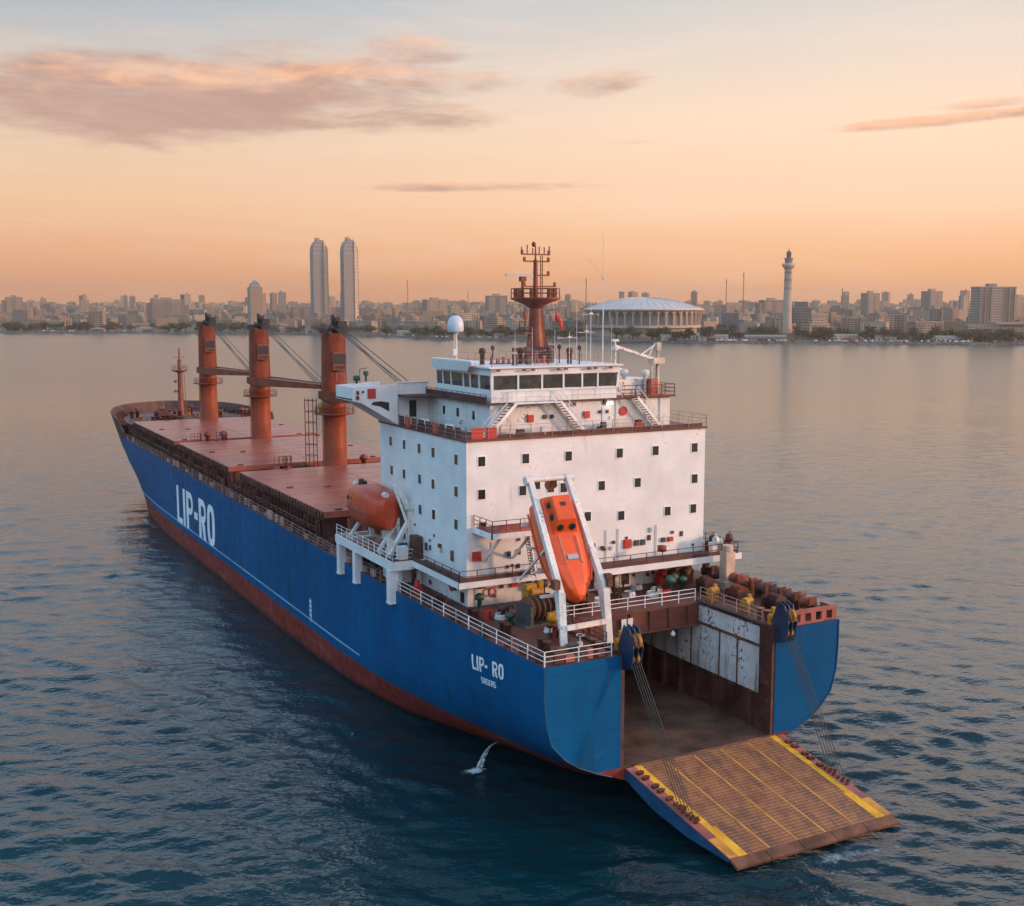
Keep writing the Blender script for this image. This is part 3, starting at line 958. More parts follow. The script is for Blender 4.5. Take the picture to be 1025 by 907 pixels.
# ---------------------------------------------------------------- bow: bulwark, raised deck, windlasses, mast
bw = MB()
yb_ = list(np.arange(236, 262, 1.5)) + [264, 266, 267.5, 268.4, 269, 269.8, 270.4]
for s in (-1, 1):
    vs = []
    for y_ in yb_:
        zt = DK + 3.9 * min(1, (y_ - 235.4) / 3.2) ** .6 + .5 * max(0, (y_ - 240) / 25)
        o = section(y_)[0][0]
        flare = .30 * (zt - DK)
        vs += [(CX + s * o, y_, DK), (CX + s * (o + flare * (1 if y_ < 268 else .4 if y_ < 270.2 else 0) - (.15 if y_ > 270.2 else 0)), y_ + (flare if y_ > 258 else 0), zt),
               (CX + s * max(0, o - .35 + flare), y_ - .25 + (flare if y_ > 258 else 0), zt), (CX + s * max(0, o - .35), y_ - .25, DK)]
    for i in range(len(yb_) - 1):
        for j in range(3):
            bw.add([vs[4 * i + j], vs[4 * i + j + 1], vs[4 * i + 5 + j], vs[4 * i + 4 + j]], [(0, 1, 2, 3)])
    bw.add(vs[:4], [(0, 1, 2, 3)])
    # stays inside
    for y_ in np.arange(239, 266, 1.6):
        o = section(y_)[0][0]
        bw.add([(CX + s * (o - .3), y_, 15.3), (CX + s * max(.1, o - 1.5), y_, 15.3), (CX + s * (o + .1), y_, 16.6)], [(0, 1, 2)])
sp(bw, 'bow_bulwark', M['brown'])
fd = MB()
ysn = list(np.arange(239.6, 268, 2)) + [269]
vs = []
for y_ in ysn:
    o = section(y_)[0][0] - .2
    vs += [(CX - o, y_, 15.2), (CX + o, y_, 15.2)]
fd.add(vs, [(2 * i, 2 * i + 1, 2 * i + 3, 2 * i + 2) for i in range(len(ysn) - 1)])
sp(fd, 'forecastle_deck', M['deck'])
fb = MB().box(CX - 13.6, CX + 13.6, 239.4, 239.6, DK, 15.3)
for x_ in np.arange(CX - 13, CX + 13, 1.7):
    fb.box(x_, x_ + .12, 239.28, 239.4, DK, 15.2)
for x_ in (CX - 8, CX - 1, CX + 7):
    fb.mat(1).box(x_, x_ + .9, 239.25, 239.39, DK + .1, DK + 2.0).mat(0)
sp(fb, 'forecastle_bulkhead', [M['brown'], M['black']])
frl = MB().railing([(CX - 13.2, 239.7, 15.3), (CX + 13.2, 239.7, 15.3)], 1.0, 3, 1.6, .04, .03)
sp(frl, 'forecastle_railing', M['brown'])


def winch(x_, y_, z_, rz, mat, drum_mat, k=1.0, name='mooring_winch'):
    """two side frames, ribbed drum, gearbox; its own base on the deck"""
    base = Vector((x_, y_, z_))
    q = Matrix.Rotation(rz, 3, 'Z')
    mb = MB()
    P = lambda a, b, c: base + q @ (Vector((a, b, c)) * k)
    for a in (-1.1, 1.1):
        mb.cbox(P(a, 0, 0), .22 * k, 1.5 * k, 1.25 * k, rz)
    mb.cbox(P(1.55, 0, 0), .7 * k, .9 * k, 1.0 * k, rz)
    mb.cbox(P(0, 0, 0), 3.4 * k, 1.7 * k, .16 * k, rz)
    o = sp(mb, name, mat)
    dr_ = MB()
    a0, a1 = P(-1.0, 0, .95), P(1.0, 0, .95)
    for i in range(5):
        f = i / 5
        p = a0.lerp(a1, f + .02)
        p2 = a0.lerp(a1, f + .06)
        dr_.tube(p, p2, .78 * k, n=16)
        dr_.tube(p2, a0.lerp(a1, min(1, f + .22)), .58 * k, n=14)
    sp(dr_, 'winch_drum', drum_mat, o)
    return o


for x_, y_, rz in ((CX - 5, 246, 0), (CX + 4, 246, 0), (CX - 4.5, 252, .4), (CX + 6, 251, -.3)):
    winch(x_, y_, 15.2, rz, M['brown'], M['crane_dark'], 1.1, 'windlass')
for i in range(26):
    y_ = random.uniform(240.6, 258)
    o = section(y_)[0][0] - 1.2
    x_ = CX + random.uniform(-o, o)
    fit = MB()
    r_ = random.uniform(.22, .5)
    h_ = random.uniform(.6, 1.5)
    if random.random() < .5:
        fit.lathe([(r_, 0), (r_, h_), (r_ * 1.25, h_), (r_ * 1.25, h_ + .15)], (x_, y_, 15.2), 10)
        fit.lathe([(r_, 0), (r_, h_), (r_ * 1.25, h_), (r_ * 1.25, h_ + .15)], (x_ + r_ * 3, y_, 15.2), 10)
        nm = 'mooring_bitt'
    else:
        fit.lathe([(r_ * .6, 0), (r_ * .6, h_ * 1.1), (r_ * 1.4, h_ * 1.15), (r_ * 1.4, h_ * 1.4), (r_ * .4, h_ * 1.6)], (x_, y_, 15.2), 10)
        nm = 'mushroom_vent'
    sp(fit, nm, random.choice([M['brown'], M['brown'], M['crane_dark'], M['crane_dark'], M['brown'], M['rust'], M['yellow']]))
fm = MB().lathe([(.95, 0), (.75, 1.2), (.55, 4), (.42, 9.5), (.40, 12.0), (.25, 12.4)], (53.6, 252.5, 15.2), 12)
fmo = sp(fm, 'foremast', M['crane_dark'])
fp = MB().lathe([(.3, 9.4), (1.7, 9.9), (1.7, 10.05), (.3, 10.05)], (53.6, 252.5, 15.2), 12)
fp.railing([(53.6 + 1.6 * math.cos(a), 252.5 + 1.6 * math.sin(a), 25.25) for a in np.linspace(0, 2 * math.pi, 9)], .9, 2, 1.3, .04, .03)
sp(fp, 'mast_platform', M['crane_dark'], fmo)
ft = MB().tube((53.6, 252.5, 27.2), (53.6, 252.5, 30.0), .16, n=6).beam((52.4, 252.5, 28), (54.8, 252.5, 28), .12, .12).cbox((53.6, 252.2, 27.0), .4, .4, .5)
ft.cbox((52.6, 252.3, 20.5), .7, .5, .5).cbox((52.6, 252.3, 22.6), .6, .4, .5).tube((54.3, 252.3, 15.3), (54.1, 252.3, 25.2), .05, n=5).tube((54.7, 252.3, 15.3), (54.5, 252.3, 25.2), .05, n=5)
sp(ft, 'mast_light', M['mast'], fmo)

# ---------------------------------------------------------------- hatches
HT = 16.0
HX0, HX1 = 41.0, 66.8
holds = [(199.4, 237.5), (163.2, 196.6), (121.4, 157.4)]
for hi_, (y0, y1) in enumerate(holds):
    cm = MB().box(HX0 + .35, HX1 - .35, y0 + .3, y1 - .3, DK, HT - .75)
    for y_ in np.arange(y0 + .5, y1 - .5, 1.35):
        for xs, dx in ((HX0 + .35, -.32), (HX1 - .35, .32)):
            cm.box(min(xs, xs + dx), max(xs, xs + dx), y_, y_ + .13, DK + .01, HT - .95)
    for xs, dx in ((HX0 + .35, -.42), (HX1 - .35, .42)):
        cm.box(min(xs, xs + dx), max(xs, xs + dx), y0 + .1, y1 - .1, HT - .95, HT - .8)
    for x_ in np.arange(HX0 + 1, HX1, 1.6):
        cm.box(x_, x_ + .13, y0 + .02, y0 + .3, DK, HT - .85)
    sp(cm, 'hatch_coaming', M['brown'])
    mid_ = (y0 + y1) / 2
    nsub = 2
    for k in range(nsub):
        a = y0 + (y1 - y0) * k / nsub + (.12 if k else 0)
        b = y0 + (y1 - y0) * (k + 1) / nsub - (.12 if k < nsub - 1 else 0)
        cv = MB().box(HX0, HX1, a, b, HT - .72, HT)
        # edge lips and a centre seam so the lid is not one blank plate
        for y_ in np.linspace(a, b, 5)[1:-1]:
            cv.mat(1).box(HX0 + .2, HX1 - .2, y_ - .02, y_ + .02, HT, HT + .012).mat(0)
        cv.mat(1)
        cv.box(CX - .03, CX + .03, a + .1, b - .1, HT, HT + .015)
        for x_, y_ in ((HX0 + 1.5, a + .6), (HX0 + 6, b - .7), (HX1 - 4, a + .7), (HX1 - 2, b - .7)):
            cv.box(x_, x_ + .8, y_, y_ + .25, HT, HT + .16)
        cvo = sp(cv, 'hatch_cover', [M['hatch'], M['brown']], bevel=.04)
        for xs, s in ((HX0, -1), (HX1, 1)):
            cl = MB().box(min(xs, xs + s * .06), max(xs, xs + s * .06), a + .2, b - .2, HT - .62, HT - .5)
            for y_ in np.arange(a + .4, b - .4, 1.1):
                cl.box(min(xs, xs + s * .14), max(xs, xs + s * .14), y_, y_ + random.uniform(.2, .6), HT - .8 - random.uniform(0, .4), HT - .15 + random.uniform(0, .1))
            sp(cl, 'cleat_rail', M['brown'], cvo)
    # cleats walkway pipe along the coaming, port and starboard
    for xs in (HX0 - .75, HX1 + .75):
        pp = MB()
        pp.tube((xs, y0, DK + 1.05), (xs, y1, DK + 1.05), .10, n=6).tube((xs - .12, y0, DK + 1.45), (xs - .12, y1, DK + 1.45), .07, n=6)
        for y_ in np.arange(y0, y1, 2.1):
            pp.box(xs - .3, xs + .15, y_, y_ + .16, DK, DK + 2.3 if random.random() < .5 else DK + 1.5)
        sp(pp, 'deck_pipework', M['brown'])
# gear in the gaps between hatches: small houses, vents, hydraulic posts
for yg in (161.2, 198.2, 119.5):
    for k in range(7):
        x_ = random.uniform(43, 65)
        if abs(x_ - 55.5) < 2.6:
            continue
        g = MB()
        hh_ = random.uniform(1.6, 3.0)
        if k % 2:
            g.railing([(x_, yg - .5, HT - .2), (x_ + 1.8, yg - .5, HT - .2), (x_ + 1.8, yg + .4, HT - .2)], 1.5, 3, .6, .05, .04)
            g.box(x_, x_ + 1.8, yg - .6, yg + .5, DK, HT - .2)
            nm = 'hatch_ladder'
        else:
            g.lathe([(.35, 0), (.35, hh_ + .9), (.62, hh_ + 1.0), (.62, hh_ + 1.5), (.2, hh_ + 1.8)], (x_, yg, DK), 10)
            nm = 'hold_ventilator'
        sp(g, nm, random.choice([M['brown'], M['crane_dark'], M['deck']]))
    wk = MB().box(HX0, HX1, yg - .9, yg + .9, DK, DK + .5)
    sp(wk, 'cross_deck_step', M['brown'])

# ---------------------------------------------------------------- deck cranes
CB = Vector((55.5, 158.9, DK))
crane_mb = MB().lathe([(2.0, 0), (2.0, .6), (1.72, .7), (1.66, 11.0), (1.75, 11.4), (1.75, 12.4), (1.60, 12.5)], CB, 28)
crane = sp(crane_mb, 'deck_crane', M['crane'], base=CB)
ch_ = MB()
z0 = CB.z + 12.5
# square-ish slewing tower, widening slightly towards the top
for (za, zb, wa, wb_) in ((z0, z0 + 9.6, 1.72, 1.55),):
    vs = []
    for zz, ww in ((za, wa), (zb, wb_)):
        for i in range(16):
            th = 2 * math.pi * i / 16
            c_, s_ = math.cos(th), math.sin(th)
            vs.append((CB.x + ww * math.copysign(abs(c_) ** .6, c_), CB.y + ww * math.copysign(abs(s_) ** .6, s_), zz))
    ch_.add(vs, [(i, (i + 1) % 16, 16 + (i + 1) % 16, 16 + i) for i in range(16)], True)
    ch_.add(vs[16:], [tuple(range(16))])
ch_.mat(1)
ch_.box(CB.x - 1.55, CB.x - 1.0, CB.y - 1.5, CB.y + 1.5, z0 + 9.5, z0 + 10.3)
ch_.box(CB.x + .2, CB.x + 1.5, CB.y - 1.7, CB.y + .9, z0 + 9.6, z0 + 11.3)
ch_.lathe([(.5, -.3), (.5, .3)], (CB.x + .3, CB.y - 1.0, z0 + 11.4), 12, axis=(1, 0, 0))
ch_.lathe([(.45, -.3), (.45, .3)], (CB.x - .7, CB.y - 1.3, z0 + 10.3), 12, axis=(1, 0, 0))
ch_.box(CB.x - .2, CB.x + .2, CB.y - .2, CB.y + .2, z0 + 9.6, z0 + 12.2)
tower = sp(ch_, 'crane_tower', [M['crane_mid'], M['black']], crane, base=CB)
cab = MB().box(CB.x - .9, CB.x + 1.0, CB.y - 2.5, CB.y - 1.5, z0 + 4.4, z0 + 7.0)
cab.mat(1).box(CB.x - .78, CB.x + .88, CB.y - 2.56, CB.y - 2.5, z0 + 5.3, z0 + 6.7).box(CB.x - .7, CB.x + .8, CB.y - 2.54, CB.y - 2.5, z0 + 4.6, z0 + 5.0)
sp(cab, 'operator_cab', [M['crane_dark'], M['black']], crane, base=CB)
rg_ = MB()
zr = CB.z + 10.6
rg_.lathe([(1.7, -.1), (2.9, -.1), (2.9, .06), (1.7, .06)], (CB.x, CB.y, zr), 24)
rg_.railing([(CB.x + 2.8 * math.cos(a), CB.y + 2.8 * math.sin(a), zr) for a in np.linspace(0, 2 * math.pi, 17)], 1.0, 2, 1.4, .035, .03)
sp(rg_, 'crane_platform', M['crane_dark'], crane, base=CB)
ld = MB()
for dx in (-.3, .3):
    ld.tube((CB.x - 1.95, CB.y + dx - .6, CB.z), (CB.x - 1.95, CB.y + dx - .6, zr + 1), .05, n=5)
for z_ in np.arange(CB.z + .4, zr, .45):
    ld.tube((CB.x - 1.95, CB.y - .9, z_), (CB.x - 1.95, CB.y - .3, z_), .03, n=4)
sp(ld, 'crane_ladder', M['crane_dark'], crane, base=CB)
jb = MB()
JZ0, JZ1 = CB.z + 12.6, CB.z + 14.0
JL = 35.0
ya, yb2 = CB.y - 1.5, CB.y - JL
# box jib: two side girders, tapering, cross-tied
for s in (-1, 1):
    pts = [(CB.x + s * 1.75, ya + 2.6, JZ0 + .1), (CB.x + s * 1.6, ya - 2, JZ0 - .1), (CB.x + s * .75, yb2, JZ1 - .1), (CB.x + s * .75, yb2, JZ1 + .55), (CB.x + s * 1.6, ya - 2, JZ0 + 1.35), (CB.x + s * 1.75, ya + 2.6, JZ0 + 1.2)]
    jb.slab(pts, (s * .28, 0, 0))
for i in range(1, 15):
    f = i / 15
    y_ = ya + (yb2 - ya) * f
    z_ = JZ0 + (JZ1 - JZ0) * f
    hw_ = 1.6 + (.75 - 1.6) * f
    jb.box(CB.x - hw_, CB.x + hw_, y_ - .15, y_ + .15, z_ + .1, z_ + .45)
vs = [(CB.x - 1.6, ya - 2, JZ0 + 1.2), (CB.x + 1.6, ya - 2, JZ0 + 1.2), (CB.x + .75, yb2, JZ1 + .45), (CB.x - .75, yb2, JZ1 + .45)]
jb.slab(vs, (0, 0, -.1))
jb.lathe([(.45, -.5), (.45, .5)], (CB.x, yb2 - .2, JZ1 + .3), 12, axis=(1, 0, 0))
jib = sp(jb, 'crane_jib', M['crane_mid'], crane, base=CB)
rpw = MB()
for dx in (-.55, -.2, .25, .6):
    rpw.tube((CB.x + dx, CB.y - 1.2, z0 + 10.6), (CB.x + dx * .7, yb2 + (.4 if abs(dx) > .3 else 4.5), JZ1 + .5), .06, n=5)
sp(rpw, 'luffing_wire', M['rope'], crane, base=CB)
hk = MB()
hy = yb2 + 1.2
for dx in (-.35, .35):
    hk.tube((CB.x + dx, hy, JZ1 - .1), (CB.x + dx, hy, JZ1 - 2.2), .05, n=5)
sp(hk, 'hoist_wire', M['rope'], crane, base=CB)
hb_ = MB()
hb_.lathe([(.25, 1.6), (.9, 1.2), (1.0, .5), (.55, -.2), (.2, -.5)], (CB.x, hy, JZ1 - 3.6), 12)
hb_.tube((CB.x, hy, JZ1 - 4.0), (CB.x, hy, JZ1 - 5.2), .16, n=6).tube((CB.x, hy, JZ1 - 5.2), (CB.x + .4, hy, JZ1 - 5.6), .14, n=6)
sp(hb_, 'hook_block', M['yellow'], crane, base=CB)
cb0 = Vector(crane.location)
for dy in (197.3 - 158.9, 235.0 - 158.9):
    c_ = copy_tree(crane, ship)
    c_.location = cb0 + Vector((0, dy, 0))
# guard frame beside the aft crane
gfm = MB()
for x_ in (52.0, 53.2):
    for y_ in (160.2, 161.8):
        gfm.tube((x_, y_, DK), (x_, y_, 25.5), .07, n=5)
for z_ in np.arange(14, 25.6, 1.6):
    gfm.path([(52.0, 160.2, z_), (53.2, 160.2, z_), (53.2, 161.8, z_), (52.0, 161.8, z_), (52.0, 160.2, z_)], .045, 4)
sp(gfm, 'ladder_cage', M['crane_dark'])

# ---------------------------------------------------------------- deckhouse
random.seed(23)
BD = 15.5                                           # boat deck level
UD = 27.4                                           # upper deck level
HX_0, HX_1 = 42.0, 67.0                             # house sides
HY0, HY1 = 87.2, 106.8
lt = MB().box(42.4, 66.2, 87.9, 106.5, DK, BD - .22)
low_house = sp(lt, 'lower_deckhouse', M['white_worn'])
mb = MB().box(HX_0, HX_1, HY0, HY1, BD + .02, UD - .16)
# faint plate seams standing a few mm proud
for z_ in (18.6, 21.5, 24.4):
    mb.box(HX_0 - .012, HX_1 + .012, HY0 - .012, HY1 + .012, z_, z_ + .05)
house = sp(mb, 'deckhouse', M['white'])


def fit(mbx, name, mat, parent):
    return sp(mbx, name, mat, parent)


def aft_window(x_, z_, y_, par, w_=.66, h_=.82):
    q = MB().box(x_ - w_ / 2 - .08, x_ + w_ / 2 + .08, y_ - .05, y_ - .005, z_ - h_ / 2 - .08, z_ + h_ / 2 + .08)
    q.mat(1).box(x_ - w_ / 2, x_ + w_ / 2, y_ - .065, y_ - .05, z_ - h_ / 2, z_ + h_ / 2)
    return sp(q, 'window', [M['white_rail'], M['glass']], par)


def port_window(y_, z_, x_, par, w_=.62, h_=.86):
    q = MB().box(x_ - .05, x_ - .005, y_ - w_ / 2 - .08, y_ + w_ / 2 + .08, z_ - h_ / 2 - .08, z_ + h_ / 2 + .08)
    q.mat(1).box(x_ - .065, x_ - .05, y_ - w_ / 2, y_ + w_ / 2, z_ - h_ / 2, z_ + h_ / 2)
    return sp(q, 'window', [M['white_rail'], M['glass']], par)


AFTW = [(43.43, 25.54), (47.69, 25.53), (52.01, 25.49), (57.38, 25.44), (61.32, 25.44), (65.76, 25.47), (43.42, 22.7), (47.4, 22.75), (48.79, 23.18), (50.2, 22.81), (51.52, 22.71), (55.49, 22.6), (59.38, 22.6), (65.83, 22.52), (43.46, 19.89), (52.68, 19.74), (54.04, 19.9), (57.63, 19.68), (62.79, 19.67), (65.74, 19.67)]
PORTW = [(89.12, 25.57), (93.93, 25.65), (97.06, 25.67), (100.6, 25.67), (103.97, 25.66), (89.16, 22.79), (93.99, 22.79), (97.01, 22.84), (100.69, 22.85), (103.79, 22.84), (89.2, 19.9), (93.91, 20.03), (96.97, 20.01), (100.63, 19.98)]
for x_, z_ in AFTW:
    aft_window(x_, z_, HY0, house)
for y_, z_ in PORTW:
    port_window(y_, z_, HX_0, house)
# small fittings on the lowest metres of the house and on the tier below it
def wall_box(x_, z_, y_, w_, h_, d_, mat, name, par):
    q = MB().box(x_ - w_ / 2, x_ + w_ / 2, y_ - d_, y_ - .004, z_ - h_ / 2, z_ + h_ / 2)
    q.box(x_ - w_ / 2 + .05, x_ + w_ / 2 - .05, y_ - d_ - .02, y_ - d_, z_ - h_ / 2 + .05, z_ + h_ / 2 - .05)
    return sp(q, name, mat, par)


def wall_box_p(y_, z_, x_, w_, h_, d_, mat, name, par):
    q = MB().box(x_ - d_, x_ - .004, y_ - w_ / 2, y_ + w_ / 2, z_ - h_ / 2, z_ + h_ / 2)
    q.box(x_ - d_ - .02, x_ - d_, y_ - w_ / 2 + .05, y_ + w_ / 2 - .05, z_ - h_ / 2 + .05, z_ + h_ / 2 - .05)
    return sp(q, name, mat, par)


for (x_, z_, w_, h_, mt, nm) in ((42.9, 17.4, .8, .8, 'red', 'fire_hose_box'), (58.3, 17.0, .8, .8, 'red', 'fire_hose_box'), (59.3, 17.0, .45, .5, 'crew_grey', 'vent_louvre'),
                                 (60.0, 17.0, .45, .5, 'green', 'vent_louvre'), (62.3, 17.0, .4, .4, 'green', 'vent_louvre'), (63.1, 17.0, .55, .4, 'red', 'fire_hose_box'),
                                 (46.0, 17.3, .3, .45, 'crew_grey', 'vent_louvre'), (47.0, 17.4, .25, .5, 'crew_grey', 'vent_louvre'), (54.6, 17.2, .35, .4, 'crew_grey', 'vent_louvre'),
                                 (55.6, 16.9, .3, .3, 'rust', 'junction_box'), (56.8, 17.3, .25, .25, 'rust', 'junction_box')):
    wall_box(x_, z_, HY0, w_, h_, .22, M[mt], nm, house)
for (x_, z_, w_, h_, mt, nm) in ((43.8, 14.6, .5, .5, 'red', 'fire_hose_box'), (45.7, 14.3, .25, .3, 'crew_grey', 'junction_box'), (46.9, 14.5, .75, .75, 'red', 'fire_hose_box'),
                                 (48.4, 14.5, .4, .6, 'rust', 'junction_box'), (57.2, 14.2, .55, .75, 'rust', 'vent_louvre'), (59.5, 14.6, .3, .3, 'red', 'fire_alarm'),
                                 (60.4, 14.2, .2, .3, 'crew_grey', 'junction_box'), (44.9, 13.6, .3, .3, 'rust', 'junction_box')):
    wall_box(x_, z_, 87.9, w_, h_, .2, M[mt], nm, low_house)
for (y_, z_, w_, h_, mt, nm) in ((100.5, 16.9, .3, .6, 'crew_grey', 'vent_louvre'), (97.5, 17.0, .3, .5, 'crew_grey', 'vent_louvre'), (95.6, 16.8, .35, .7, 'crew_grey', 'vent_louvre'),
                                 (92.6, 17.4, .5, .35, 'rust', 'junction_box'), (90.0, 17.0, .4, .9, 'rust', 'vent_louvre')):
    wall_box_p(y_, z_, HX_0, w_, h_, .16, M[mt], nm, house)
for (y_, z_, w_, h_, mt, nm) in ((96.5, 14.3, .3, .6, 'crew_grey', 'vent_louvre'), (93.0, 14.5, .3, .9, 'rust', 'junction_box'), (90.3, 14.2, .25, .8, 'crew_grey', 'vent_louvre'), (88.8, 13.5, .5, .9, 'brown', 'junction_box')):
    wall_box_p(y_, z_, 42.4, w_, h_, .16, M[mt], nm, low_house)


def door(x_, y_, z_, par, mat, opened=False, w_=.95, h_=2.0):
    q = MB().box(x_ - w_ / 2 - .1, x_ + w_ / 2 + .1, y_ - .07, y_ - .004, z_, z_ + h_ + .12)
    q.mat(1).box(x_ - w_ / 2, x_ + w_ / 2, y_ - .085, y_ - .07, z_ + .2, z_ + h_)
    o = sp(q, 'door', [M['white_rail'], mat], par)
    hd = MB().tube((x_ + w_ * .3, y_ - .13, z_ + 1.0), (x_ + w_ * .3, y_ - .13, z_ + 1.25), .03, n=5)
    sp(hd, 'handle', M['crew_grey'], o)
    return o


door(54.5, 87.9, DK, low_house, M['black'], w_=1.35)
door(58.6, 87.9, DK, low_house, M['black'], w_=.9)
hosereel = MB().lathe([(.5, 0), (.5, .2), (.2, .22), (.2, .3)], (64.2, 87.85, 14.4), 14, axis=(0, -1, 0))
sp(hosereel, 'hose_reel', M['red'], low_house)
random.seed(61)
for k in range(34):
    x_ = random.uniform(42.8, 65.8)
    low = k % 2
    if 44.5 < x_ < 49 and not low:
        pass
    s_ = random.uniform(.12, .34)
    wall_box(x_, random.uniform(13.3, 15.0) if low else random.uniform(15.9, 18.6), 87.9 if low else HY0, s_, s_ * random.uniform(.7, 1.6), random.uniform(.08, .2),
             M[random.choice(('rust', 'crew_grey', 'brown', 'grey', 'red', 'rust'))], random.choice(('junction_box', 'bracket_lamp', 'valve_box')), low_house if low else house)
for k in range(16):
    s_ = random.uniform(.12, .34)
    wall_box_p(random.uniform(88.5, 99), random.uniform(15.9, 18.4) if k % 2 else random.uniform(13.2, 15), HX_0 if k % 2 else 42.4, s_, s_ * random.uniform(.7, 1.8), random.uniform(.08, .18),
               M[random.choice(('rust', 'crew_grey', 'brown', 'grey'))], random.choice(('junction_box', 'bracket_lamp', 'valve_box')), house if k % 2 else low_house)
# pipes and cable trunks on the lowest walls
for x_ in (43.2, 45.2, 49.3, 52.0, 53.1, 61.2, 65.3):
    sp(MB().tube((x_, 87.78, DK + .05), (x_, 87.78, BD - .3), .05, n=5), 'wall_pipe', M['beige'], low_house)
for x_ in (44.4, 48.8, 56.0, 57.3, 61.5):
    sp(MB().tube((x_, HY0 - .1, BD + .1), (x_, HY0 - .1, 18.5), .05, n=5), 'wall_pipe', M['beige'], house)
for a, b, z_ in ((43.2, 52.0, 14.9), (54.9, 65.8, 15.1)):
    sp(MB().tube((a, 87.78, z_), (b, 87.78, z_), .045, n=5), 'wall_pipe', M['beige'], low_house)

# boat deck: walkway round the house, port platform with its pillars, aft gallery
bd = MB()
bd.box(40.7, 42.39, 85.9, 96.0, BD - .22, BD)                  # port walkway
bd.box(40.7, 51.2, 85.9, 87.19, BD - .22, BD)                  # aft gallery, port half
bd.box(53.3, 69.3, 84.6, 87.19, BD - .22, BD)                  # aft gallery, starboard half
bd.box(67.01, 69.3, 87.19, 104, BD - .22, BD)
bd.box(38.8, 42.39, 96.0, 111.0, BD - .22, BD)
bdo = sp(bd, 'boat_deck', M['deck'])
fs = MB()
fs.box(40.55, 40.69, 85.75, 96.0, BD - .45, BD + .05)
fs.box(40.55, 51.2, 85.72, 85.89, BD - .45, BD + .05)
fs.box(53.3, 69.45, 84.42, 84.59, BD - .5, BD + .06)
fs.box(69.31, 69.45, 84.6, 104, BD - .5, BD + .06)
fs.box(38.6, 38.79, 95.9, 111.1, BD - .75, BD + .06)
fs.box(38.8, 42.4, 95.82, 95.99, BD - .75, BD + .06)
fs.box(38.8, 42.4, 111.01, 111.15, BD - .75, BD + .06)
sp(fs, 'deck_fascia', M['white'], bdo)
for y_, wd_ in ((110.2, .75), (105.6, .75), (96.6, .85)):
    q = MB().box(38.55, 38.55 + wd_, y_ - wd_ / 2, y_ + wd_ / 2, 11.7, BD - .75)
    q.box(38.5, 38.6 + wd_, y_ - wd_ / 2 - .05, y_ + wd_ / 2 + .05, 11.6, 11.75)
    sp(q, 'platform_pillar', M['white'], bdo)
for y_, x_ in ((97, 41.6), (104, 41.8), (110, 41.8)):
    q = MB().box(x_, x_ + .3, y_ - .15, y_ + .15, DK, BD - .22)
    sp(q, 'platform_pillar', M['white_worn'], bdo)
# starboard pillar of the gallery (rusty post)
q = MB().box(66.2, 67.2, 82.6, 83.6, DK + .01, BD + .7).box(65.9, 67.5, 82.3, 83.9, DK + .01, DK + .7)
q.tube((66.7, 83.1, BD + .7), (66.7, 83.1, BD + 1.3), .5, n=10)
sp(q, 'capstan_post', paint('rusty_cream_paint', (.50, .36, .27), .5, .6, .3, 1.6, .8))
br = MB().railing([(38.75, 111.0, BD), (38.75, 96.0, BD), (40.7, 96.0, BD)], 1.1, 3, 1.5, .045, .025)
sp(br, 'platform_railing', M['white_rail'], bdo)
br = MB().railing([(40.7, 96.0, BD), (40.7, 85.95, BD), (50.8, 85.95, BD)], 1.0, 2, 1.6, .045, .035)
br.box(40.68, 40.72, 86, 96, BD + .06, BD + .42).box(40.7, 51.0, 85.93, 85.97, BD + .06, BD + .42)
sp(br, 'gallery_railing', M['brown'], bdo)
br = MB().railing([(53.6, 84.7, BD), (69.2, 84.7, BD), (69.2, 103, BD)], 1.05, 2, 1.7, .045, .035)
br.box(53.6, 69.2, 84.68, 84.72, BD + .06, BD + .40)
sp(br, 'gallery_railing', M['brown'], bdo)
# clutter on the gallery
for x_, y_, k in ((66.9, 85.6, 1.1), (67.8, 86.0, .8), (68.4, 85.5, 1.2), (67.4, 86.8, 1.0)):
    q = MB().cbox((x_, y_, BD), .55 * k, .5 * k, 1.0 * k).lathe([(.35 * k, 0), (.35 * k, .3)], (x_, y_ - .3, BD + 1.2 * k), 9, axis=(1, 0, 0)).tube((x_, y_, BD + k), (x_ + .5, y_, BD + 1.7 * k), .05)
    sp(q, 'deck_winch', random.choice([M['brown'], M['crew_grey'], M['white_worn']]), bdo)
hl = MB().lathe([(.05, 0), (.42, .05), (.42, .55), (.1, .6)], (60.6, 84.9, BD + .95), 12)
sp(hl, 'searchlight', M['mast'], bdo)

# upper deck plate and railing
ud = MB().box(41.85, 67.15, 87.05, 107.0, UD - .16, UD)
udo = sp(ud, 'upper_deck', M['deck'])
ur = MB().railing([(41.95, 101.8, UD), (41.95, 87.15, UD), (67.05, 87.15, UD), (67.05, 98, UD)], 1.1, 3, 2.1, .035, .018)
sp(ur, 'upper_railing', M['side_rail'], udo)
random.seed(31)
for y_ in np.arange(88.2, 101.0, 1.55):
    sp(MB().box(41.99, 42.03, y_ + .1, y_ + 1.35, UD + .05, UD + .95), 'rail_dodger', M['brown'] if random.random() < .6 else M['red'], udo)
for x_ in (42.5, 43.8):
    sp(MB().box(x_, x_ + 1.1, 87.2, 87.24, UD + .05, UD + 1.0), 'rail_dodger', M['red'], udo)
for x_ in np.arange(45, 66, 1.55):
    sp(MB().box(x_ + .05, x_ + 1.5, 87.2, 87.23, UD + .03, UD + .38), 'rail_dodger', M['brown'], udo)

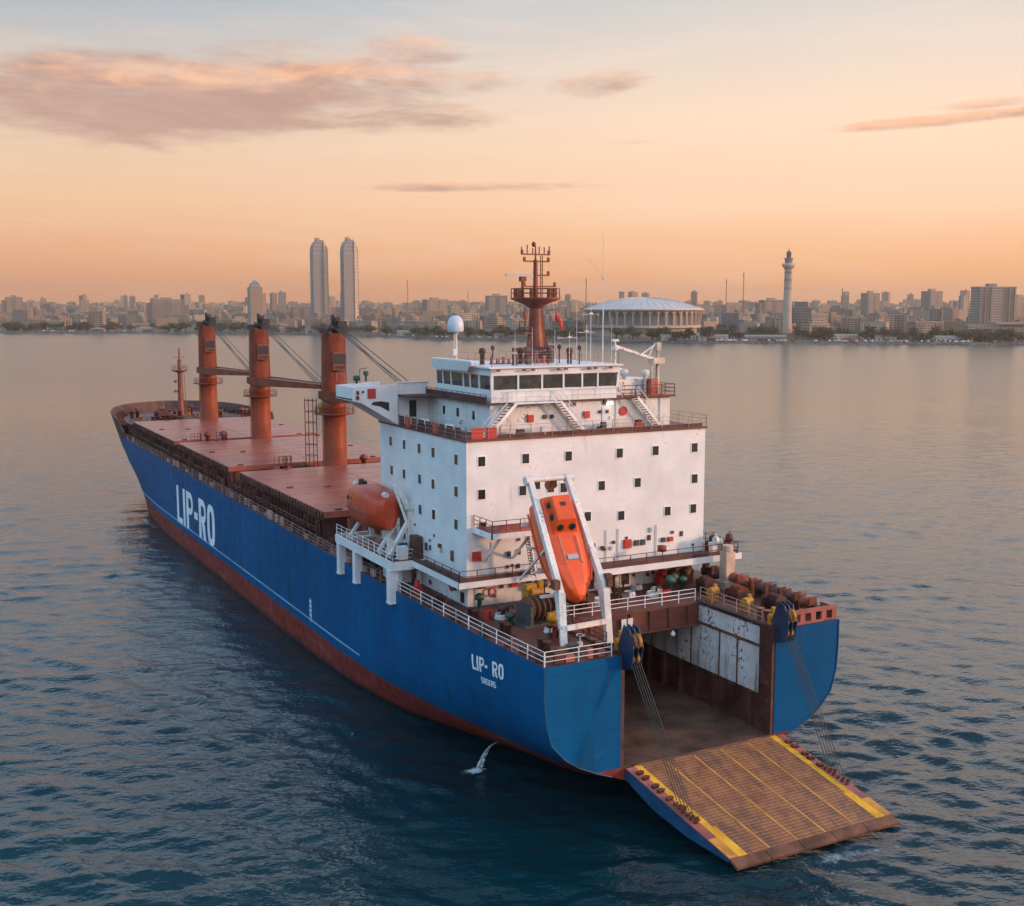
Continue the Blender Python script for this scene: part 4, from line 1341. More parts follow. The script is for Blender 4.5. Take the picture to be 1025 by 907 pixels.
# tier under the bridge
T0, T1 = UD, 30.3
AY = 89.0                                           # aft wall of the two upper tiers
tw_ = MB().box(45.2, 58.3, AY, 103.5, T0 + .01, T1 - .12)
tw_.box(58.301, 64.6, AY + .6, 103.5, T0 + .01, T1 - .12)
tier = sp(tw_, 'upper_deckhouse', M['white_worn'])
pw = MB().box(42.05, 45.19, 102.2, 103.5, T0 + .01, T1 - .12)
sp(pw, 'wing_bulkhead', M['white'], tier)
for y_ in (98.5, 95.5, 92.2):
    port_window(y_, 29.0, 45.2, tier, .5, .8)
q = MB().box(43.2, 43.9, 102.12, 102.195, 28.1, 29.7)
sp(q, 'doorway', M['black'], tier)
for x_, z_, mt, nm, s_ in ((49.1, 28.8, 'red', 'fire_hose_box', .62), (54.9, 28.9, 'red', 'fire_hose_box', .62), (50.6, 28.9, 'crew_grey', 'vent_louvre', .36), (51.3, 28.9, 'crew_grey', 'vent_louvre', .32),
                           (56.4, 29.1, 'crew_grey', 'vent_louvre', .28), (57.1, 29.1, 'crew_grey', 'vent_louvre', .28), (53.6, 29.9, 'crew_grey', 'vent_louvre', .3), (56.9, 29.95, 'crew_grey', 'vent_louvre', .35)):
    wall_box(x_, z_, AY, s_, s_, .18, M[mt], nm, tier)
door(58.0 - .9, AY, T0, tier, M['white'], w_=.8)
lmp = MB().box(57.0, 57.6, AY - .3, AY - .1, 29.75, 29.95)
sp(lmp, 'wall_lamp', M['lamp'], tier)
rl_ = MB().lathe([(.42, 0), (.42, .12)], (59.3, AY + .59, 29.0), 14, axis=(0, -1, 0))
sp(rl_, 'alarm_bell', M['red'], tier)
for x_ in (46.2, 53.0, 58.1, 61.8, 63.4):
    yy_ = AY - .08 if x_ < 58.3 else AY + .52
    sp(MB().tube((x_, yy_, T0 + .05), (x_, yy_, T1 - .2), .05, n=5), 'wall_pipe', M['beige'], tier)
for k in range(9):
    x_ = random.choice([47.5, 49.8, 52.2, 55.8, 58.8, 60.2, 62.2, 63.6, 56.6]) + random.uniform(-.3, .3)
    q = MB().cbox((x_, 88.2 + random.uniform(-.3, .3), UD), random.uniform(.4, .9), .4, random.uniform(.4, .9))
    sp(q, 'deck_locker', random.choice([M['red'], M['brown'], M['white_worn'], M['crew_grey']]), udo)


def stair(p0, p1, wd, name, par, mat, across=(0, 1, 0)):
    p0, p1 = Vector(p0), Vector(p1)
    a = Vector(across) * wd / 2
    q = MB()
    for s in (-1, 1):
        q.beam(p0 + a * s, p1 + a * s, .08, .26)
        q.tube(p0 + a * s + Vector((0, 0, 1)), p1 + a * s + Vector((0, 0, 1)), .035, n=5)
        for f in (0, .33, .66, 1):
            p = p0.lerp(p1, f) + a * s
            q.tube(p, p + Vector((0, 0, 1)), .03, n=5)
    n = max(4, int((p1.z - p0.z) / .24))
    for i in range(1, n):
        p = p0.lerp(p1, i / n)
        q.mat(1).beam(p - a, p + a, .24, .05)
        q.mat(0)
    return sp(q, name, [mat, M['brown']], par)


stair((44.3, 88.3, UD), (47.2, 88.3, T1), .9, 'stair', udo, M['white_rail'])
stair((54.2, 88.3, UD), (51.6, 88.3, T1), .9, 'stair', udo, M['white_rail'])
stair((62.9, 88.9, UD), (60.2, 88.9, T1), .8, 'stair', udo, M['white_rail'])
ga = MB().box(47.2, 51.6, 87.8, 88.99, T1 - .1, T1)
sp(ga, 'stair_landing', M['white_rail'], udo)

# bridge deck, wheelhouse
bdk = MB().box(44.6, 58.9, AY - .35, 107.0, T1 - .119, T1)
bdk.box(58.901, 65.0, AY + .2, 107.0, T1 - .119, T1)
bdk.box(42.0, 44.599, 99.5, 107, T1 - .119, T1)
bridge_deck = sp(bdk, 'bridge_deck', M['brown'])
brl = MB().railing([(44.7, 101.6, T1), (44.7, AY - .25, T1)], .7, 2, 1.2, .035, .03)
brl.box(44.66, 44.70, AY - .2, 101.6, T1 + .05, T1 + .55)
sp(brl, 'bridge_deck_railing', M['brown'], bridge_deck)
WX0, WX1 = 45.3, 58.2
WT = 33.4
wh = MB()
# lower band, glazing posts and upper band; the aft-starboard end leans in
wh.box(WX0, WX1, AY + .02, 100.6, T1 + .001, T1 + 1.05)
wh.box(WX0 + .12, WX1 - .1, AY + .14, 100.4, T1 + 1.05, T1 + 2.35)
wh.box(WX0 - .02, WX1 + .25, AY - .02, 100.6, T1 + 2.35, WT - .14)
wheel = sp(wh, 'wheelhouse', M['white'])
xs_ = [WX0, 47.95, 50.35, 52.55, 54.5, 56.15, WX1 + .05]
for i, x_ in enumerate(xs_):
    wd_ = .16 if 0 < i < len(xs_) - 1 else .22
    posts = MB().beam((x_ + (0.1 if i == 0 else 0), AY + .08, T1 + 1.05), (x_ + (.1 if i == 0 else .16 if i == len(xs_) - 1 else 0), AY + .08, T1 + 2.36), wd_, .16, up=(0, 1, 0))
    sp(posts, 'window_post', M['white'], wheel)
yp_ = [AY + .1, 91.4, 93.2, 94.6, 97.2, 99.0, 100.5]
for i, y_ in enumerate(yp_):
    posts = MB().beam((WX0 + .08, y_, T1 + 1.05), (WX0 + .08, y_ + .12, T1 + 2.36), .16, .2, up=(0, 1, 0))
    sp(posts, 'window_post', M['white'], wheel)
for a, b in zip(xs_[:-1], xs_[1:]):
    q = MB().slab([(a + .12, AY + .1, T1 + 1.12), (b - .1, AY + .1, T1 + 1.12), (b - .1 + (.08 if b > 58 else 0), AY + .1, T1 + 2.3), (a + .12, AY + .1, T1 + 2.3)], (0, .03, 0))
    sp(q, 'bridge_window', M['glass2'], wheel)
for a, b in zip(yp_[:-1], yp_[1:]):
    q = MB().slab([(WX0 + .09, a + .12, T1 + 1.12), (WX0 + .09, b - .1, T1 + 1.12), (WX0 + .09, b - .02, T1 + 2.3), (WX0 + .09, a + .2, T1 + 2.3)], (.03, 0, 0))
    sp(q, 'bridge_window', M['glass2'], wheel)
gb = MB().box(WX0 - .02, WX1, AY - .03, AY + .015, T1 + .45, T1 + .50)
gb.railing([(46.8, AY - .28, T1), (58.6, AY - .28, T1)], 1.0, 1, 2.4, .03, .025)
sp(gb, 'grab_rail', M['white_rail'], wheel)
rf = MB()
rf.prism([(WX0 - .35, AY - .3), (WX1 + .5, AY - .3), (WX1 + .5, 101), (WX0 - .35, 101)], WT - .14, WT)
rf.slab([(44.3, 91.0, WT + .35), (WX0 - .36, 91.0, WT + .35), (WX0 - .36, 99.5, WT + .35), (44.3, 99.5, WT + .35)], (0, 0, .12))
rf.slab([(44.3, 91.0, WT + .35), (44.3, 99.5, WT + .35), (44.5, 99.5, WT - .5), (44.5, 92.2, WT - .5)], (.1, 0, 0))
rfo = sp(rf, 'wheelhouse_roof', M['white'], wheel)
# little gear under the eaves
for x_ in np.arange(46, 58, 1.1):
    if random.random() < .7:
        sp(MB().cbox((x_ + random.uniform(-.3, .3), AY - .35, WT - .38), .3, .2, .16), 'deck_floodlight', M['crew_grey'], wheel)

# bridge wings: boxed ends reaching past the house side, sloped underneath
WY0, WY1 = 101.9, 106.4
def wing(s):
    xi = CX + s * (CX - 41.9)
    xo = CX + s * (CX - 37.4)
    xm = CX + s * (CX - 38.3)
    prof = [(xo, 29.85), (xm, 29.6), (xi, 27.42), (xi, 31.3), (xo, 31.1)]
    q = MB().slab([(x_, WY0, z_) for x_, z_ in prof], (0, .22, 0))
    q.slab([(x_, WY1, z_) for x_, z_ in prof], (0, .22, 0))
    q.slab([(xo, WY0 + .22, 29.85), (xo, WY1, 29.85), (xo, WY1, 31.1), (xo, WY0 + .22, 31.1)], (s * -.18, 0, 0))
    q.slab([(xo, WY0 + .22, 29.9), (xi, WY0 + .22, 29.9), (xi, WY1, 29.9), (xo, WY1, 29.9)], (0, 0, .12))
    q.slab([(xm, WY0 + .22, 29.6), (xm, WY1, 29.6), (xi, WY1, 27.42), (xi, WY0 + .22, 27.42)], (0, 0, .12))
    wo_ = sp(q, 'bridge_wing', M['white'])
    # inboard bulwark that joins the wing to the wheelhouse
    ib = MB().box(min(xi, CX + s * (CX - 45.2)), max(xi, CX + s * (CX - 45.2)), WY0 + .3, WY0 + .45, T1, T1 + 1.1)
    ib.box(min(xi, CX + s * (CX - 45.2)), max(xi, CX + s * (CX - 45.2)), WY0 + .2, WY0 + .5, T1 + 1.1, T1 + 1.2)
    sp(ib, 'wing_bulwark', M['white'], wo_)
    return wo_, xi, xo


wg, xi, xo = wing(-1)
wing(1)
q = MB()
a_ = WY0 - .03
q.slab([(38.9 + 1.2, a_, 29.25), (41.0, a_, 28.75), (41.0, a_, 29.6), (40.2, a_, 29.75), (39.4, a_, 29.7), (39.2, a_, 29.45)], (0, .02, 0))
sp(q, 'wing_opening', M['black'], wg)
q = MB().box(38.85, 39.65, a_ - .06, a_ + .02, 30.05, 30.95)
sp(q, 'lifebuoy_box', M['red'], wg)
q = MB().box(37.7, 37.95, a_ - .2, a_, 30.0, 30.3).box(37.75, 37.95, a_ - .2, a_, 30.45, 30.8).box(38.3, 38.45, a_ - .15, a_, 30.6, 30.8)
sp(q, 'signal_lamp', M['rust'], wg)
q = MB().lathe([(.12, 0), (.12, .25), (.3, .3), (.3, .7), (.1, .8)], (38.2, 103, 31.4), 10).lathe([(.1, 0), (.1, .5), (.26, .6), (.26, .95), (.1, 1.0)], (39.7, 104.5, 31.5), 10)
q.path([(38.9, 104.0, 31.4), (38.9, 104, 32.7), (39.6, 104, 32.8)], .04)
sp(q, 'wing_searchlight', M['green'], wg)
wr = MB().railing([(37.5, WY1 + .1, 31.36), (37.5, WY0 + .1, 31.36), (41.5, WY0 + .1, 31.36)], .9, 1, 1.8, .018, .012)
sp(wr, 'wing_railing', M['grey'], wg)

# starboard block top with provision crane
sb = MB()
sb.box(58.95, 64.9, AY + .25, AY + .35, T1, T1 + .12)
sb.railing([(59.0, AY + .3, T1), (64.9, AY + .3, T1), (64.9, 100, T1)], 1.05, 3, 1.45, .045, .035)
sp(sb, 'bridge_deck_railing', M['mast'], bridge_deck)
q = MB().box(59.4, 63.2, 91.5, 92.0, T1 + .0, T1 + 1.5)
q.box(60.0, 62.0, 91.4, 91.5, T1 + .5, T1 + 1.1)
sp(q, 'deck_locker', M['white_worn'], bridge_deck)
q = MB()
for x_, y_ in ((63.3, 90.6), (63.3, 91.4)):
    q.cbox((x_, y_, T1), .8, .6, 1.5)
q.mat(1).box(63.0, 63.35, 90.28, 90.3, T1 + .3, T1 + .7).box(63.4, 63.68, 90.28, 90.3, T1 + .8, T1 + 1.3)
sp(q, 'life_jacket_locker', [M['pinkred'], M['red']], bridge_deck)
pcr = MB().tube((64.3, 91.3, T1), (64.3, 91.3, 35.1), .19, .15, n=10).tube((63.6, 91.3, T1), (63.6, 91.3, 33.4), .13, n=8)
pcr.cbox((64.2, 91.3, 33.2), 1.3, .9, .55).cbox((64.3, 91.3, 34.4), .5, .5, .8)
pco = sp(pcr, 'provision_crane', paint('cream_crane_paint', (.60, .50, .40), .4, .5, .3, 1.8, .6))
pj = MB().beam((64.0, 91.2, 33.6), (58.9, 90.6, 35.0), .16, .24)
pj.beam((62.2, 91.0, 34.1), (64.3, 91.3, 35.2), .1, .1).beam((63.1, 91.1, 33.8), (63.9, 91.3, 35.1), .08, .08)
sp(pj, 'crane_jib', M['white_worn'], pco)
pr_ = MB().tube((59.0, 90.6, T1), (59.0, 90.6, 35.6), .15, .10, n=8).lathe([(.3, 0), (.3, .35)], (59.0, 90.6, 34.6), 8).cbox((59.0, 90.6, 35.4), .7, .25, .2)
sp(pr_, 'jib_rest', M['white_worn'], pco)
pw_ = MB().tube((59.1, 90.6, 35.2), (64.3, 91.3, 35.3), .025, n=4).tube((64.1, 91.2, 33.2), (64.1, 91.2, 31.2), .03, n=4)
sp(pw_, 'hoist_wire', M['rope'], pco)
for x_, y_ in ((62.7, 91.0), (61.3, 92.5), (62.0, 94.5)):
    q = MB().lathe([(.14, 0), (.14, 1.5), (.38, 1.9), (.38, 2.3), (.12, 2.4)], (x_, y_, T1), 10)
    sp(q, 'mushroom_vent', random.choice([M['white_worn'], M['crew_grey'], M['brown']]), bridge_deck)

# ---------------------------------------------------------------- monkey island: radar mast, dome, rails, whips
mi = MB()
mi.railing([(WX0 + .1, 96, WT), (WX0 + .1, AY + .1, WT), (WX1 + .2, AY + .1, WT), (WX1 + .2, 100, WT)], 1.1, 2, 2.0, .03, .016)
mi.railing([(WX0 + 1.0, 94.2, WT), (WX1 - .6, 94.2, WT)], 1.1, 2, 1.6, .03, .02)
sp(mi, 'roof_railing', M['side_rail'], wheel)
ri = MB()
ri.box(47.4, 54, 93.4, 93.5, WT, WT + .12)
for x_ in np.arange(47.5, 54, .6):
    ri.box(x_, x_ + random.uniform(.1, .3), 93.3, 93.6, WT, WT + random.uniform(.3, .75))
sp(ri, 'roof_coaming', M['pinkred'], wheel)
for k in range(15):
    x_, y_ = random.uniform(46.2, 57.5), random.uniform(90, 96)
    q = MB()
    kind_ = k % 3
    if kind_ == 0:
        q.cbox((x_, y_, WT), .4, .35, random.uniform(.6, 1.2)).cbox((x_, y_, WT + 1.2), .5, .2, .35)
        nm = 'roof_equipment'
    elif kind_ == 1:
        q.lathe([(.06, 0), (.06, 1.3), (.18, 1.35), (.2, 1.6), (.05, 1.75)], (x_, y_, WT), 8)
        nm = 'antenna_pot'
    else:
        q.lathe([(.22, 0), (.22, .9), (.3, 1.0), (.3, 1.4), (.1, 1.5)], (x_, y_, WT), 10)
        nm = 'magnetic_compass'
    sp(q, nm, random.choice([M['crew_grey'], M['brown'], M['brown'], M['mast'], M['crew_grey']]), wheel)
for x_, y_, h_, r_ in ((56.9, 91.5, 5.6, .045), (50.0, 90.2, 3.4, .03), (52.2, 90.0, 3.2, .03), (48.0, 89.7, 3.0, .035), (58.1, 89.8, 4.2, .03), (57.5, 95, 5.0, .03), (53.6, 89.8, 3.0, .04), (55.4, 89.8, 3.6, .04), (45.5, 97, 2.2, .03)):
    q = MB().tube((x_, y_, WT), (x_, y_, WT + h_), r_, r_ * .55, n=5)
    if r_ >= .04:
        q.tube((x_ - .9, y_, WT + h_ * .8), (x_ + .9, y_, WT + h_ * .8), .025, n=4)
        q.cbox((x_, y_, WT + h_ * .8), .3, .2, .16)
    sp(q, 'whip_aerial', M['white_worn'], wheel)
# tall aerial with V arms standing on the starboard deck
q = MB().tube((57.9, 91.0, WT), (57.9, 91.0, 45.4), .07, .025, n=6)
q.tube((57.9, 91.0, 41.2), (56.3, 91.0, 43.0), .02, n=4).tube((57.9, 91.0, 41.2), (59.5, 91.0, 43.0), .02, n=4).lathe([(.05, 0), (.16, .1), (.05, .25)], (57.9, 91, 41.1), 8)
sp(q, 'whip_aerial', M['white_worn'], wheel)
q = MB().lathe([(.2, 0), (.14, 2.5), (.26, 2.6), (.26, 2.75)], (44.75, 95.0, WT + .2), 10)
q.cbox((44.55, 94.8, WT + .8), .4, .3, .6).tube((44.4, 94.9, WT), (44.6, 94.9, WT + 3), .04, n=5)
dmo = sp(q, 'dome_pedestal', M['white_worn'], wheel)
q = MB().lathe([(.68, 2.75), (.74, 2.9), (.74, 3.35), (.69, 3.68), (.54, 3.98), (.28, 4.16), (.0, 4.21)], (44.75, 95.0, WT + .2), 24)
sp(q, 'satellite_dome', M['dome'], dmo)

MX, MY = 54.1, 97.0
q = MB()
for (za, zb, ra, rb_) in ((WT, WT + 1.2, 1.35, .92), (WT + 1.2, WT + 3.6, .92, .66), (WT + 3.6, WT + 6.0, .66, .54)):
    q.tube((MX, MY, za), (MX, MY, zb), ra, rb_, n=8)
for dx, dy in ((1.5, -.5), (-1.4, -.7), (1.2, .9)):
    q.beam((MX + dx, MY + dy, WT), (MX + dx * .3, MY + dy * .3, WT + 3.6), .22, .22)
mast = sp(q, 'radar_mast', M['mast'])
q = MB().lathe([(.55, 5.0), (1.0, 5.35), (2.4, 5.9), (2.4, 6.05), (.3, 6.05)], (MX, MY, WT), 20)
q.railing([(MX + 2.3 * math.cos(a), MY + 2.3 * math.sin(a), WT + 6.05) for a in np.linspace(0, 2 * math.pi, 13)], .85, 2, 1.2, .045, .035)
for a in np.linspace(0, 6, 7):
    q.cbox((MX + 1.9 * math.cos(a), MY + 1.9 * math.sin(a), WT + 6.05), .25, .25, .8)
sp(q, 'mast_platform', M['mast'], mast)
q = MB().tube((MX, MY, WT + 6.0), (MX, MY, WT + 9.6), .26, .20, n=8).tube((MX, MY, WT + 9.6), (MX, MY, 44.3), .10, .07, n=6)
for dx in (.55, .75):
    q.tube((MX + dx, MY, WT + 6), (MX + dx, MY, WT + 10), .05, n=5)
for z_ in np.arange(WT + 6.3, WT + 9.6, .4):
    q.tube((MX + .55, MY, z_), (MX + .75, MY, z_), .03, n=4)
sp(q, 'mast_pole', M['mast'], mast)
q = MB()
for z_, a, b in ((WT + 10.1, -1.55, 1.55), (WT + 9.45, -1.3, 1.5), (WT + 8.15, -.2, 1.5), (WT + 7.1, -1.3, 2.2)):
    q.beam((MX + a, MY, z_), (MX + b, MY, z_), .13, .13)
    q.cbox((MX + a + .1, MY, z_ + .05), .2, .2, .35).cbox((MX + b - .1, MY, z_ + .05), .2, .2, .35)
for dx in (-1.5, -.9, -.3, .4, .95, 1.5):
    q.tube((MX + dx, MY, WT + 10.1), (MX + dx, MY, WT + 10.1 + random.uniform(.5, .95)), .06, n=5)
q.lathe([(.05, 0), (.2, .1), (.2, .35), (.05, .5)], (MX - .2, MY, 44.2), 8)
sp(q, 'mast_yard', M['mast'], mast)
q = MB().tube((MX - 1.55, MY - .3, WT + 6.0), (MX - 1.55, MY - .3, WT + 7.6), .18, .14, n=8).cbox((MX - 1.55, MY - .3, WT + 7.55), .55, .5, .45)
ro_ = sp(q, 'radar_pedestal', M['mast'], mast)
q = MB().beam((MX - 3.5, MY - .6, WT + 8.12), (MX - .35, MY - .1, WT + 8.12), .2, .22)
sp(q, 'radar_scanner', M['grey'], ro_)
q = MB().box(MX - 1.5, MX - .6, MY - .5, MY + .5, WT + 2.6, WT + 2.75)
q.railing([(MX - .6, MY - .5, WT + 2.75), (MX - 1.45, MY - .5, WT + 2.75), (MX - 1.45, MY + .5, WT + 2.75)], 1.0, 2, .9, .04, .03)
q.tube((MX - 1.3, MY - .4, WT + 3.4), (MX - 1.3, MY - .4, WT + 5.0), .07, n=5).cbox((MX - 1.3, MY - .4, WT + 4.0), .3, .3, .8)
sp(q, 'lookout_step', M['mast'], mast)
q = MB()
for k in range(3):
    q.tube((MX + .9 + k * .2, MY, WT + .1), (MX + .5 + k * .1, MY, WT + 5.6), .04, n=5)
q.tube((MX + 2.1, MY - .2, WT + 6), (MX + 2.1, MY - .2, WT + 1), .02, n=4)
sp(q, 'mast_ladder', M['mast'], mast)
# courtesy flag on its halyard (separate thing, it only hangs there)
fl = MB()
vs = []
for i in range(5):
    for j in range(4):
        vs.append((MX + 2.12 + i * .2, MY - .2 + .12 * math.sin(i * 1.4 + j * .5), WT + 4.9 - j * .32 - i * .14 - .05 * i * i))
fl.add(vs, [(i * 4 + j, i * 4 + j + 1, i * 4 + j + 5, i * 4 + j + 4) for i in range(4) for j in range(3)], True)
fo = fl.build('flag', M['red'], base=(MX + 2.12, MY - .2, WT + 4.0))
tag(fo, 'small red flag drooping from a halyard beside the radar mast', 'flag')
md = fo.modifiers.new('cloth_thickness', 'SOLIDIFY')
md.thickness = .015

# ---------------------------------------------------------------- lifeboats
def boat_shell(L, Wd, Hh, blunt=.75):
    """enclosed lifeboat along +Y (bow at +L/2): pointed ends, full canopy"""
    q = MB()
    n = 18
    rows_ = []
    ys_ = [-.5, -.49, -.45, -.38, -.28, -.15, 0, .15, .28, .36, .42, .46, .49, .5]
    for f in ys_:
        t_ = abs(f) * 2
        if f > 0:
            w_ = Wd / 2 * max(.02, (1 - t_ ** 2.4)) ** .75
            keel = Hh * .34 * t_ ** 3.0
        else:
            w_ = Wd / 2 * max(.02, (1 - (t_ * .97) ** 5.5)) ** .6
            keel = Hh * .10 * t_ ** 3
        top_ = Hh * (1 - .20 * t_ ** 2.2 - (.12 * max(0, f) * 2))
        row = []
        for i in range(n):
            th = 2 * math.pi * i / n
            c_, s_ = math.cos(th), math.sin(th)
            zc = Hh * .45 + (keel * .4)
            hz = (top_ - zc) if s_ > 0 else (zc - keel)
            e1 = blunt if s_ > 0 else .82
            row.append((w_ * math.copysign(abs(c_) ** e1, c_), f * L, zc + hz * math.copysign(abs(s_) ** (blunt + .02 if s_ > 0 else .9), s_)))
        rows_.append(row)
    vs = [p for r_ in rows_ for p in r_]
    fs_ = []
    for k in range(len(ys_) - 1):
        for i in range(n):
            j = (i + 1) % n
            fs_.append((k * n + i, k * n + j, (k + 1) * n + j, (k + 1) * n + i))
    q.add(vs, fs_, True)
    q.add(rows_[0], [tuple(range(n))])
    q.add(rows_[-1], [tuple(range(n))[::-1]])
    return q


# davit-launched boat on the port platform: own frame, bow forward
lb = thing('lifeboat', 'faded orange enclosed lifeboat hung level in its white davit at the port platform', 'lifeboat', (40.0, 104.6, BD + 1.9))
lbm = MB()
lbm = boat_shell(9.8, 3.5, 4.1, blunt=.55)
o = lbm.build('boat_shell', M['lifeboat_old'], lb)
q = MB()
for s in (-1, 1):
    q.tube((s * 1.72, -4.1, 1.75), (s * 1.72, 2.0, 1.80), .07, n=6)
sp_ = q.build('fender_strip', M['crew_grey'], lb)
q = MB().lathe([(.28, 0), (.28, .55), (.12, .6)], (0, 2.4, 3.7), 10).cbox((0.1, 2.0, 3.7), .5, .6, .45)
q.build('hatch_turret', M['black'], lb)
q = MB()
for y_ in (-2.2, -1.0, .4, 1.6):
    q.box(-1.68, -1.55, y_, y_ + .5, 2.5, 2.85)
q.build('porthole', M['glass'], lb)
# davit
dv = MB()
for y_ in (100.4, 108.2):
    dv.beam((41.6, y_, BD), (40.9, y_, BD + 3.1), .42, .42)
    dv.beam((40.9, y_, BD + 3.0), (39.9, y_, BD + 5.6), .34, .34)
    dv.beam((39.1, y_, BD + .2), (40.9, y_, BD + 2.6), .3, .3)
    dv.beam((39.1, y_, BD + .1), (41.7, y_, BD + .1), .4, .2)
    dv.box(40.4, 41.2, y_ - .35, y_ + .35, BD + 2.7, BD + 3.3)
    dv.tube((39.9, y_ - .25, BD + 5.5), (39.9, y_ + .25, BD + 5.5), .3, n=10)
    dv.tube((39.9, y_, BD + 5.5), (40.0, y_, BD + 4.9), .06, n=5)
dv.beam((40.8, 100.4, BD + 3.0), (40.8, 108.2, BD + 3.0), .2, .2)
dv.beam((41.75, 99.0, BD), (41.75, 99.0, BD + 4.6), .62, .62)
dv.beam((41.7, 99.0, BD + 4.4), (40.6, 99.6, BD + 6.6), .4, .5)
dv.beam((41.4, 98.8, BD + 3.0), (40.4, 99.3, BD + 6.3), .22, .22)
dv.beam((39.4, 98.2, BD + .2), (41.6, 98.9, BD + 3.2), .34, .34)
dv.box(41.2, 42.0, 98.5, 99.5, BD + 4.3, BD + 4.9)
dvo = sp(dv, 'lifeboat_davit', M['white_worn'])
q = MB().cbox((41.2, 98.6, BD), .8, 1.0, 1.4).lathe([(.5, -.5), (.5, .5)], (40.6, 99.2, BD + .8), 12, axis=(0, 1, 0)).cbox((40.2, 97.2, BD), .9, .7, 1.2).cbox((39.5, 98.5, BD), .4, .4, 1.7)
sp(q, 'davit_winch', M['white_worn'], dvo)
q = MB().cbox((41.5, 97.0, BD), .7, 1.3, 2.1)
sp(q, 'equipment_locker', M['brown'], dvo)
q = MB().box(40.0, 40.9, 97.6, 97.7, BD + .1, BD + 1.4)
sp(q, 'control_panel', M['bluepart'], dvo)

# free-fall boat on the aft launching frame
FB = Vector((45.75, 75.0, 16.3))                    # bow tip
FS = Vector((46.15, 79.9, 23.0))                    # upper (stern) end on the axis
ff_axis = (FB - FS).normalized()
ff = thing('free_fall_lifeboat', 'bright orange free-fall lifeboat pointing steeply bow down in the aft launching frame', 'lifeboat')
FL = (FB - FS).length + .5
ctr = (FB + FS) / 2 + Vector((-.1, 0, -.25))
yv = ff_axis
xv = Vector((1, -.12, 0))
xv = (xv - yv * xv.dot(yv)).normalized()
zv = xv.cross(yv)
if zv.z < 0:
    zv, xv = -zv, -xv
mw = Matrix((xv, yv, zv)).transposed().to_4x4()
mw.translation = ctr - zv * 1.6
ff.matrix_world = mw


def hard_shell(L, sections):
    """faceted hull: rows of (f along, half-width factor, keel rise, top factor)"""
    base_ = [(0, 0.0), (.55, .10), (.95, .95), (1.0, 1.35), (.92, 1.55), (.70, 2.55), (.34, 2.85)]
    q = MB()
    rows_ = []
    for f, wf, kr, tf in sections:
        row = []
        for x_, z_ in base_:
            row.append((x_ * wf, f * L, kr + (z_ * tf if z_ < 1.4 else 1.35 * tf + (z_ - 1.35) * tf)))
        full = row + [(-x_, y_, z_) for x_, y_, z_ in row[:0:-1]]
        rows_.append(full)
    n = len(rows_[0])
    vs = [p for r_ in rows_ for p in r_]
    q.add(vs, [(k * n + i, k * n + (i + 1) % n, (k + 1) * n + (i + 1) % n, (k + 1) * n + i) for k in range(len(rows_) - 1) for i in range(n)])
    q.add(rows_[0], [tuple(range(n))])
    q.add(rows_[-1], [tuple(range(n))[::-1]])
    return q


WS = 1.12
q = hard_shell(FL, [(a, b * WS, c_, d_) for a, b, c_, d_ in ((-.5, 1.35, .25, .80), (-.47, 1.62, .10, .92), (-.3, 1.85, 0, 1.0), (-.05, 1.9, 0, 1.0), (.15, 1.80, .05, .97), (.30, 1.45, .25, .88), (.40, 1.0, .55, .74), (.47, .5, .95, .52), (.5, .12, 1.3, .30))])
o = q.build('boat_shell', M['lifeboat'], ff, bevel=.10)
q = MB()
yy0, yy1 = -FL * .46, -FL * .14
base_ = [(-1.05, yy0), (1.05, yy0), (1.15, yy1 + .5), (-1.15, yy1 + .5)]
topp = [(-.78, yy0 + .15), (.78, yy0 + .15), (.80, yy1 - .55), (-.80, yy1 - .55)]
vs = [(x_, y_, 2.45) for x_, y_ in base_] + [(x_, y_, 3.75) for x_, y_ in topp]
q.add(vs, [(4, 5, 6, 7), (0, 1, 5, 4), (1, 2, 6, 5), (2, 3, 7, 6), (3, 0, 4, 7)])
cn = q.build('conning_cab', M['lifeboat'], ff, bevel=.10)
A_, B_ = Vector((0, yy1 + .5, 2.45)), Vector((0, yy1 - .55, 3.75))
fn = Vector((0, (B_ - A_).z, -(B_ - A_).y)).normalized()
if fn.y < 0:
    fn = -fn
for x_ in (-.52, .52):
    c_ = A_.lerp(B_, .58) + Vector((x_, 0, 0))
    q = MB().lathe([(.30, -.02), (.30, .05), (.24, .06)], c_, 14, axis=tuple(fn))
    q.build('cab_window', M['glass'], cn)
for s in (-1, 1):
    for y_ in (yy0 + .7, yy0 + 1.75):
        q = MB().lathe([(.27, -.02), (.27, .05), (.2, .06)], (s * .93, y_, 3.12), 14, axis=(s * .96, 0, .27))
        q.build('cab_window', M['glass'], cn)
q = MB().box(-.2, .2, yy0 + .8, yy0 + 1.1, 3.75, 3.82)
q.build('roof_hatch', M['black'], cn)
for s in (-1, 1):
    q = MB().tube((s * .75, -.6, 2.98), (s * .68, 1.6, 2.9), .045, n=5)
    for y_ in (-.6, .5, 1.6):
        q.tube((s * .74, y_, 2.6), (s * .74, y_, 2.96), .03, n=4)
    q.build('grab_rail', M['side_rail'], ff)
    q = MB().path([(s * 1.88 * WS, -FL * .40, 1.36), (s * 1.96 * WS, -FL * .05, 1.38), (s * 1.84 * WS, FL * .15, 1.38), (s * 1.5 * WS, FL * .30, 1.42)], .09, 6)
    q.build('fender_strip', M['lifeboat_old'], ff)
for s in (-1, 1):
    for y_ in (-2.0, -.2, 1.2):
        q = MB().slab([(s * 1.62, y_, 2.15), (s * 1.62, y_ + .4, 2.15), (s * 1.58, y_ + .4, 2.3), (s * 1.58, y_, 2.3)], (s * .02, 0, 0))
        q.build('reflective_tape', M['white_rail'], ff)
q = MB().box(-.45, .45, .9, 1.3, 2.84, 2.93)
